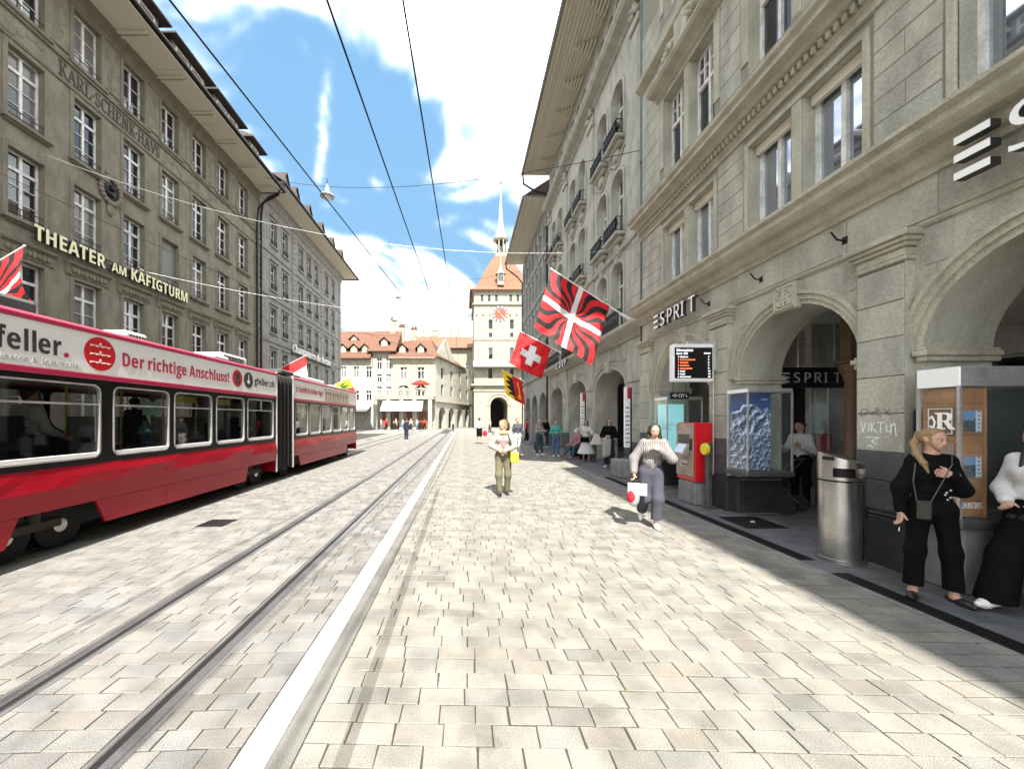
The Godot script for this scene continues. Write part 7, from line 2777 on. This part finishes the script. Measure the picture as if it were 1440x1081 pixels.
func people() -> void:
	var LONG := [[-0.05, 0.02, -0.05, -0.07, -0.13, -0.03, 0.035, 0.022], [0.05, 0.02, -0.05, 0.07, -0.13, -0.03, 0.035, 0.022], [0, 0.0, -0.06, 0, -0.16, -0.07, 0.055, 0.04]]
	# the woman smoking at the display case
	var a := person("woman in black with a blond ponytail, smoking before the wooden display case", Vector3(4.55, 0, -3.74), -0.42, {
		"h": 1.64, "cell": 0.013, "head_cell": 0.0045, "top": "black_cloth", "bottom": "black_cloth", "hair": "blond_hair", "shoe": "black_shoe", "look": 0.34, "nod": -0.03, "width": 0.95, "shoulder": 0.142, "fingers": true,
		"arms": [[Vector3(-0.3, -1, 0.0), Vector3(-0.08, -1, 0.12), Vector3(1, 0, 0), Vector3(-0.05, -1, 0.15), 0.5], [Vector3(0.24, -1, 0.05), Vector3(-0.62, 0.75, 0.6), Vector3(0, 0, -1), Vector3(-0.95, 0.15, 0.1), 0.35]],
		"sleeve": [0.056, 0.068, 0.045, 1.0], "pants": [0.088, 0.07, 0.074, 0.12], "legs": [[Vector3(-0.08, -1, 0.02), Vector3(-0.02, -1, -0.05)], [Vector3(0.09, -1, 0.06), Vector3(0.04, -1, 0.02)]], "toes": [Vector3(-0.5, 0, 1), Vector3(0.35, 0, 1)], "ankle_boot": 0.3, "shoe_size": 0.9,
		"locks": [[0, 0.06, -0.09, -0.02, 0.07, -0.115, 0.03, 0.03], [-0.02, 0.07, -0.115, -0.075, -0.03, -0.115, 0.026, 0.028], [-0.075, -0.03, -0.115, -0.125, -0.14, -0.04, 0.03, 0.03], [-0.125, -0.14, -0.04, -0.14, -0.22, 0.035, 0.03, 0.024], [-0.14, -0.22, 0.035, -0.125, -0.31, 0.06, 0.024, 0.01], [0, 0.075, 0.0, -0.01, 0.06, -0.06, 0.052, 0.056], [-0.045, 0.05, 0.035, -0.066, -0.01, 0.03, 0.014, 0.008], [0.045, 0.06, 0.035, 0.066, 0.0, 0.03, 0.014, 0.008]]})
	var w: Vector3 = a.get_meta("wrist0")
	var mb := MB.new()
	mb.cyl(Vector3.ZERO, Vector3(-0.055, -0.02, 0.045), 0.004, 0.004, 8)
	tag(part(numbered("cigarette"), mb, M.white_plain, self, a.transform * (w + Vector3(-0.015, -0.075, 0.02))), "white cigarette in the right hand of the woman in black", "cigarette")
	var bag := thing("handbag", "small dark bag on a chain hanging at the hip of the woman in black", "handbag", a.transform * Vector3(-0.13, 0.88, 0.165), -0.42)
	mb = MB.new()
	mb.bev(-0.05, 0.05, -0.09, 0.09, -0.02, 0.02, 0.012)
	part("bag_body", mb, mat("bag_leather", lin(0.035, 0.03, 0.025), 0.4), bag)
	mb = MB.new()
	mb.tube([Vector3(-0.05, 0.08, 0), Vector3(-0.075, 0.27, 0.0), Vector3(-0.05, 0.44, -0.02)], 0.005, 5)
	mb.tube([Vector3(0.045, 0.08, 0), Vector3(0.12, 0.27, 0.0), Vector3(0.19, 0.44, -0.01), Vector3(0.235, 0.53, -0.1)], 0.005, 5)
	part("chain", mb, M.grey_metal, bag)
	var w1: Vector3 = a.get_meta("wrist1")
	mb = MB.new()
	mb.cyl(Vector3(0.075, -0.052, -0.052), Vector3(0.098, -0.066, -0.066), 0.033, 0.034, 14)
	part("watch", mb, M.iron, a, w1)
	mb = MB.new()
	for k in 5: mb.ball(Vector3(0.03 + 0.02 * sin(k * 2.0), 0.99 + k * 0.022, 0.158), Vector3(0.011, 0.011, 0.006), 6, 4)
	part("brooch", mb, M.aluminium, a)
	# her companion, cut by the frame
	var b := person("woman in a white shirt and wide black trousers at the right edge, holding sunglasses", Vector3(5.13, 0, -3.42), -1.4, {
		"h": 1.68, "cell": 0.014, "head_cell": 0.006, "top": "white_cloth", "bottom": "black_cloth", "hair": "dark_hair", "shoe": "white_shoe", "fingers": true, "nod": -0.05,
		"arms": [[Vector3(-0.25, -1, 0.0), Vector3(0.5, -0.42, 0.8), Vector3(0.3, -0.6, -0.5), Vector3(0.4, -0.5, 0.8), 0.6], [Vector3(0.25, -1, 0.0), Vector3(-0.45, -0.4, 0.8), Vector3(-0.3, -0.6, -0.5), Vector3(-0.4, -0.4, 1), 0.6]],
		"sleeve": [0.056, 0.06, 0.05, 0.95], "shoulder": 0.155, "pants": [0.105, 0.11, 0.13, 0.075], "legs": [[Vector3(-0.1, -1, 0.36), Vector3(-0.02, -1, 0.3)], [Vector3(0.12, -1, 0.0), Vector3(0.02, -1, 0.05)]], "toes": [Vector3(-0.1, 0, 1), Vector3(0.1, 0, 1)], "shoe_size": 1.12, "locks": LONG + [[-0.06, -0.1, 0.0, -0.06, -0.26, 0.06, 0.03, 0.016], [0.06, -0.1, 0.0, 0.07, -0.26, 0.06, 0.03, 0.016]]})
	var gl := thing("sunglasses", "dark sunglasses held in the hands of the woman in a white shirt", "sunglasses", b.transform * ((b.get_meta("wrist0") + b.get_meta("wrist1")) / 2.0 + Vector3(0, -0.07, 0.03)), -1.4)
	mb = MB.new()
	for s in [-1.0, 1.0]: mb.ball(Vector3(s * 0.034, 0, 0), Vector3(0.028, 0.024, 0.006), 10, 6)
	mb.cyl(Vector3(-0.01, 0.005, 0), Vector3(0.01, 0.005, 0), 0.003, 0.003, 5)
	part("lenses", mb, M.black_plastic, gl)
	# the woman running
	var r := person("woman in a patterned blouse and grey blue trousers hurrying across the sunny paving", Vector3(3.02, 0, -6.2), -0.28, {
		"h": 1.68, "cell": 0.014, "head_cell": 0.006, "top": "blouse_cloth", "bottom": "slate_cloth", "hair": "brown_hair", "shoe": "white_shoe", "fingers": true, "torso": Vector3(0.06, 1, 0.13), "nod": 0.12, "look": 0.05,
		"arms": [[Vector3(-0.5, -1, -0.05), Vector3(-0.05, -1, 0.4), Vector3(1, 0, 0), Vector3(0, -1, 0.3), 0.9], [Vector3(0.3, -0.9, 0.5), Vector3(-0.8, 0.65, 0.25), Vector3(0, -0.3, -1), Vector3(-0.9, 0.5, 0.0), 0.4]],
		"sleeve": [0.066, 0.07, 0.055, 0.95], "pants": [0.104, 0.088, 0.082, 0.1], "legs": [[Vector3(-0.05, -1, 0.06), Vector3(0.05, -0.6, -0.8)], [Vector3(0.0, -1, 0.22), Vector3(-0.06, -1, -0.1)]], "toes": [Vector3(-0.2, -0.9, 0.5), Vector3(0.1, 0, 1)], "hem_y": 0.13,
		"locks": [[-0.06, 0.04, -0.01, -0.085, -0.1, -0.02, 0.036, 0.03], [0.06, 0.04, -0.01, 0.085, -0.1, -0.02, 0.036, 0.03], [-0.085, -0.1, -0.02, -0.12, -0.2, 0.0, 0.036, 0.02], [0.085, -0.1, -0.02, 0.11, -0.2, 0.0, 0.036, 0.02], [-0.05, 0.08, 0.03, -0.075, 0.0, 0.035, 0.024, 0.02], [0.05, 0.08, 0.03, 0.075, 0.0, 0.035, 0.024, 0.02]]})
	var rw: Vector3 = r.transform * (r.get_meta("wrist0") as Vector3)
	var cb := thing("carrier_bag", "white paper bag in the hand of the hurrying woman", "bag", rw + Vector3(0.03, -0.1, 0.02), -0.5)
	mb = MB.new()
	mb.bev(-0.13, 0.15, -0.16, 0.03, -0.02, 0.02, 0.008)
	part("bag_body", mb, M.white_cloth, cb)
	mb = MB.new()
	mb.tube([Vector3(-0.06, 0.03, 0), Vector3(-0.05, 0.08, 0), Vector3(0.05, 0.08, 0), Vector3(0.06, 0.03, 0)], 0.008, 6)
	part("handle", mb, M.black_plastic, cb)
	var rb := thing("helmet_bag", "red and grey rounded bag hanging below the white paper bag", "bag", rw + Vector3(-0.03, -0.3, 0.05))
	mb = MB.new()
	mb.ball(Vector3.ZERO, Vector3(0.09, 0.13, 0.08), 16, 12)
	part("bag_body", mb, M.aluminium, rb)
	mb = MB.new()
	mb.ball(Vector3(-0.035, 0.02, 0.005), Vector3(0.07, 0.1, 0.08), 14, 10)
	part("red_side", mb, M.red_cloth, rb)
	# the walker in the middle
	var k := person("fair haired walker in a pale jacket and olive trousers in the middle of the paving", Vector3(0.9, 0, -8.7), -0.15, {
		"h": 1.72, "cell": 0.017, "head_cell": 0.007, "top": "jacket_cloth", "bottom": "olive_cloth", "hair": "blond_hair", "shoe": "black_shoe", "look": -0.5, "nod": 0.25, "fingers": true,
		"arms": [[Vector3(-0.4, -1, 0.1), Vector3(0.75, -0.35, 0.75), Vector3(0, 0, -1), Vector3(0.9, -0.2, 0.4), 0.4], [Vector3(0.35, -1, 0.15), Vector3(-0.55, -0.25, 0.8), Vector3(0, 0, -1), Vector3(-0.9, -0.1, 0.3), 0.4]],
		"sleeve": [0.066, 0.06, 0.052, 0.95], "pants": [0.094, 0.074, 0.064, 0.09], "legs": [[Vector3(-0.03, -1, 0.16), Vector3(0.06, -1, -0.1)], [Vector3(0.02, -1, -0.02), Vector3(-0.06, -0.97, -0.3)]], "toes": [Vector3(-0.1, -0.1, 1), Vector3(0.15, -0.5, 1)],
		"locks": [[-0.05, 0.02, -0.04, -0.07, -0.08, 0.0, 0.035, 0.026], [0.05, 0.02, -0.04, 0.07, -0.08, 0.0, 0.035, 0.026]]})
	mb = MB.new()
	mb.bev(-0.05, 0.05, 1.08, 1.34, 0.1, 0.128, 0.012)
	part("pink_shirt_front", mb, M.pink_cloth, k)
	mb = MB.new()
	mb.ball(Vector3(0, 1.42, 0.055), Vector3(0.1, 0.05, 0.09), 12, 8)
	part("scarf", mb, mat("scarf_orange", lin(0.6, 0.36, 0.14), 0.9), k)
	var yb := thing("shoulder_bag", "bright yellow bag at the hip of the fair haired walker", "bag", Vector3(1.13, 0.9, -8.5), -0.2)
	mb = MB.new()
	mb.bev(-0.09, 0.09, -0.13, 0.1, -0.04, 0.04, 0.02)
	part("bag_body", mb, M.yellow, yb)
	mb = MB.new()
	mb.tube([Vector3(-0.06, 0.1, 0), Vector3(-0.1, 0.35, -0.02), Vector3(-0.16, 0.52, -0.05)], 0.009, 6)
	part("strap", mb, M.black_plastic, yb)
	# along the pavement, from near to far
	var C := 0.02
	var p := person("woman in black with a grey coat over her arm beside the nearest stop board", Vector3(5.18, 0, -13.7), -0.5, {"h": 1.72, "cell": C, "top": "black_cloth", "bottom": "navy_cloth", "hair": "brown_hair", "glasses": true, "look": 0.5, "nod": -0.1, "locks": LONG,
		"arms": [[Vector3(-0.3, -1, 0.15), Vector3(0.75, -0.1, 0.8)], [Vector3(0.35, -1, 0.1), Vector3(-0.75, -0.1, 0.7)]], "sleeve": [0.07, 0.064, 0.05, 0.9], "pants": [0.1, 0.085, 0.085, 0.09]})
	mb = MB.new()
	field(mb, [[Vector3(-0.2, 0.98, 0.2), Vector3(-0.22, 0.45, 0.18), 0.1, 0.09], [Vector3(-0.08, 0.98, 0.24), Vector3(-0.1, 0.5, 0.22), 0.07, 0.08]], 0.025, 0.02)
	tag(part(numbered("coat"), mb, mat("grey_coat", lin(0.40, 0.38, 0.35), 0.9, "cloth"), self, p.position), "grey coat hung over the arm of the woman in black by the stop board", "coat")
	mb = MB.new()
	mb.prism([Vector2(-0.18, 0), Vector2(0.2, 0), Vector2(0.12, 0.34), Vector2(0.0, 0.4)], -0.05, 0.05)
	tag(part(numbered("tote_bag"), mb, M.white_cloth, self, p.position + Vector3(-0.5, 0.82, 0.05)), "white tote bag on the shoulder of the woman in black by the stop board", "bag")
	p = person("woman in a white top and long pale skirt standing at the second pier", Vector3(5.0, 0, -15.7), -0.35, {"h": 1.66, "cell": C, "top": "white_cloth", "bottom": "white_cloth", "dress": true, "hem_y": 0.32, "hem_r": 0.36, "hair": "dark_hair", "glasses": true, "locks": LONG, "shoe": "tan_shoe",
		"arms": [[Vector3(-0.7, -0.4, 0.3), Vector3(0.5, 0.9, 0.35)], [Vector3(0.4, -1, 0.2), Vector3(-0.6, 0.2, 0.8)]], "sleeve": [0.07, 0.07, 0.06, 0.4]})
	mb = MB.new()
	mb.bev(-0.2, 0.16, -0.12, 0.1, -0.05, 0.06, 0.03)
	tag(part(numbered("shoulder_bag"), mb, M.black_cloth, self, p.position + Vector3(-0.1, 0.9, 0.2)), "dark bag before the waist of the woman in the long pale skirt", "bag")
	person("man in a pink shirt sitting on the bench with outstretched legs", Vector3(5.05, 0, -16.7), -1.15, {"h": 1.72, "cell": C, "hip": 0.55, "top": "pink_cloth", "bottom": "dark_jeans", "hair": "dark_hair", "bust": false, "shoe": "tan_shoe", "torso": Vector3(0, 1, 0.25), "legs": [[Vector3(-0.12, -0.15, 1), Vector3(-0.05, -0.75, 0.8)], [Vector3(0.12, -0.12, 1), Vector3(0.05, -1, 0.3)]],
		"arms": [[Vector3(-0.2, -1, 0.3), Vector3(0.2, -0.5, 1)], [Vector3(0.2, -1, 0.3), Vector3(-0.2, -0.5, 1)]], "toes": [Vector3(0, 0.3, 1), Vector3(0, 0, 1)], "hem_y": 0.02})
	person("woman in a turquoise top and blue jeans standing with folded arms", Vector3(4.22, 0, -17.6), -0.1, {"h": 1.66, "cell": C, "top": "teal_cloth", "bottom": "jeans", "hair": "dark_hair", "locks": [[0, 0.1, -0.06, 0, 0.12, -0.06, 0.035, 0.035]],
		"arms": [[Vector3(-0.35, -1, 0.2), Vector3(0.9, 0.0, 0.6)], [Vector3(0.35, -1, 0.2), Vector3(-0.9, 0.05, 0.6)]], "pants": [0.092, 0.07, 0.055, 0.09]})
	person("grey haired person in dark jeans standing left of the turquoise top", Vector3(3.6, 0, -18.3), 0.5, {"h": 1.7, "cell": C, "top": "jacket_cloth", "bottom": "dark_jeans", "hair": "grey_hair", "arms": [[Vector3(-0.3, -1, 0.2), Vector3(0.5, 0.2, 0.8)], [Vector3(0.3, -1, 0.2), Vector3(-0.5, 0.1, 0.8)]], "legs": [[Vector3(-0.12, -1, 0), Vector3(-0.02, -1, 0)], [Vector3(0.14, -1, 0), Vector3(0.02, -1, 0)]]})
	person("walker in a grey jacket and white trousers behind the fair haired walker", Vector3(2.45, 0, -17.5), 0.1, {"h": 1.76, "cell": C, "bust": false, "top": "slate_cloth", "bottom": "white_cloth", "hair": "dark_hair", "shoe": "black_shoe", "legs": [[Vector3(-0.05, -1, 0.12), Vector3(0, -1, -0.05)], [Vector3(0.05, -1, -0.1), Vector3(0, -1, -0.2)]]})
	person("person in dark clothes standing in the shade of the third pier", Vector3(4.9, 0, -23.0), -0.4, {"h": 1.75, "cell": 0.028, "bust": false, "top": "black_cloth", "bottom": "navy_cloth", "hair": "dark_hair"})
	person("person in a pale jacket sitting low in the shade by the far arcade", Vector3(4.15, 0, -20.8), -0.5, {"h": 1.68, "cell": 0.028, "hip": 0.5, "top": "jacket_cloth", "bottom": "slate_cloth", "hair": "grey_hair", "legs": [[Vector3(-0.15, -0.1, 1), Vector3(0, -1, 0.1)], [Vector3(0.15, -0.1, 1), Vector3(0, -1, 0.1)]], "hem_y": 0.02})
	var ws := person("walker in a white shirt and black shorts, seen from behind, with a red bag", Vector3(1.07, 0, -26.3), PI, {"h": 1.78, "cell": 0.028, "bust": false, "top": "white_cloth", "bottom": "black_cloth", "hair": "brown_hair", "pants": [0.1, 0.085, 0.0, 0.42], "sleeve": [0.07, 0.06, 0.0, 0.0], "shoe": "black_shoe", "hem_y": 0.5})
	mb = MB.new()
	mb.ball(Vector3.ZERO, Vector3(0.17, 0.2, 0.12), 12, 8)
	tag(part(numbered("red_bag"), mb, M.red_cloth, self, Vector3(1.45, 0.72, -26.2)), "red bag carried by the walker in a white shirt", "bag")
	person("slim person in dark clothes walking across the far square", Vector3(-4.4, 0, -29.5), 2.6, {"h": 1.75, "cell": 0.03, "bust": false, "top": "navy_cloth", "bottom": "navy_cloth", "hair": "dark_hair"})
	person("person in a light shirt standing inside the middle arch beside the pram", Vector3(6.75, 0, -7.7), -1.2, {"h": 1.68, "cell": 0.022, "top": "white_cloth", "bottom": "black_cloth", "hair": "dark_hair", "arms": [[Vector3(-0.3, -1, 0.2), Vector3(0.4, 0.2, 0.9)], [Vector3(0.3, -1, 0.2), Vector3(-0.4, 0.4, 0.9)]]})
	# people at the far square: three builds, copied with other clothes
	var protos := []
	for q in [["white_cloth", "jeans", "dark_hair"], ["red_cloth", "black_cloth", "brown_hair"], ["beige_cloth", "navy_cloth", "grey_hair"]]:
		protos.append(q)
	var first: Array[Node3D] = []
	var spots := [[-11.8, 55.0, 0, "far pedestrian in a white top, leftmost of the crowd before the awnings"], [-10.9, 54.2, 1, "far pedestrian in a red top beside the leftmost white one"], [-9.8, 55.6, 2, "far pedestrian in beige near the left end of the far terrace"], [-8.6, 54.6, 0, "far pedestrian in a white top under the middle of the far awning"], [-7.6, 55.4, 2, "far pedestrian in beige under the middle of the far awning"], [-6.6, 54.0, 0, "far pedestrian in a white top before the dark red shop front"], [-5.6, 55.0, 1, "far pedestrian in a red top at the right end of the far awning"], [-14.2, 40.0, 1, "pedestrian in a red top just beyond the front of the tram"], [-13.0, 43.0, 0, "pedestrian in white beyond the front of the tram"], [3.0, 44.0, 2, "far pedestrian in beige near the gate tower's foot"], [4.2, 40.0, 0, "far pedestrian in white by the last arcade pillar"], [3.6, 32.0, 2, "pedestrian in beige in front of the far arcades"], [4.6, 28.0, 1, "pedestrian in red in the shade of the far arcades"], [-1.3, 47.0, 2, "person pushing along the tram rails far down the street"]]
	var made := {}
	for s in spots:
		var q: Array = protos[s[2]]
		var n: Node3D
		if not made.has(s[2]):
			n = person(s[3], Vector3(s[0], 0, -s[1]), s[0] * 1.7, {"h": 1.7, "cell": 0.032, "top": q[0], "bottom": q[1], "hair": q[2], "legs": [[Vector3(-0.05, -1, 0.14), Vector3(0, -1, -0.05)], [Vector3(0.05, -1, -0.1), Vector3(0, -1, -0.2)]]}, "people at the far square")
			made[s[2]] = n
		else:
			n = made[s[2]].duplicate()
			n.name = numbered("person")
			add_child(n)
			n.position = Vector3(s[0], 0, -s[1])
			n.rotation.y = s[0] * 1.7
			n.set_meta("label", s[3])
	# passengers
	var seated := {"cell": 0.028, "hip": 1.39, "bust": false, "legs": [[Vector3(-0.1, -0.05, 1), Vector3(0, -1, 0.05)], [Vector3(0.1, -0.05, 1), Vector3(0, -1, 0.05)]], "arms": [[Vector3(-0.2, -1, 0.2), Vector3(0.2, -0.4, 1)], [Vector3(0.2, -1, 0.2), Vector3(-0.2, -0.4, 1)]], "hem_y": 0.9}
	var seats := [[5.2, -0.75, "white_cloth", "dark_hair", "tram passenger in white behind the first wide window"], [4.25, -0.75, "slate_cloth", "brown_hair", "tram passenger in grey near the left edge of the photo"], [6.15, -1.75, "black_cloth", "dark_hair", "tram passenger in black behind the window with the green notice"], [9.95, -0.75, "white_cloth", "blond_hair", "tram passenger in white at the last window before the bellows"], [8.05, -1.75, "navy_cloth", "dark_hair", "tram passenger in dark blue behind the third window"], [13.45, -0.75, "beige_cloth", "brown_hair", "tram passenger in beige in the front car"], [15.35, -0.75, "white_cloth", "dark_hair", "tram passenger in white in the front car"]]
	for s in seats:
		var d := seated.duplicate()
		d.merge({"top": s[2], "bottom": "navy_cloth", "hair": s[3]})
		person(s[4], Vector3(-5.15 + s[1], 0, -s[0]), PI, d, "tram passengers")
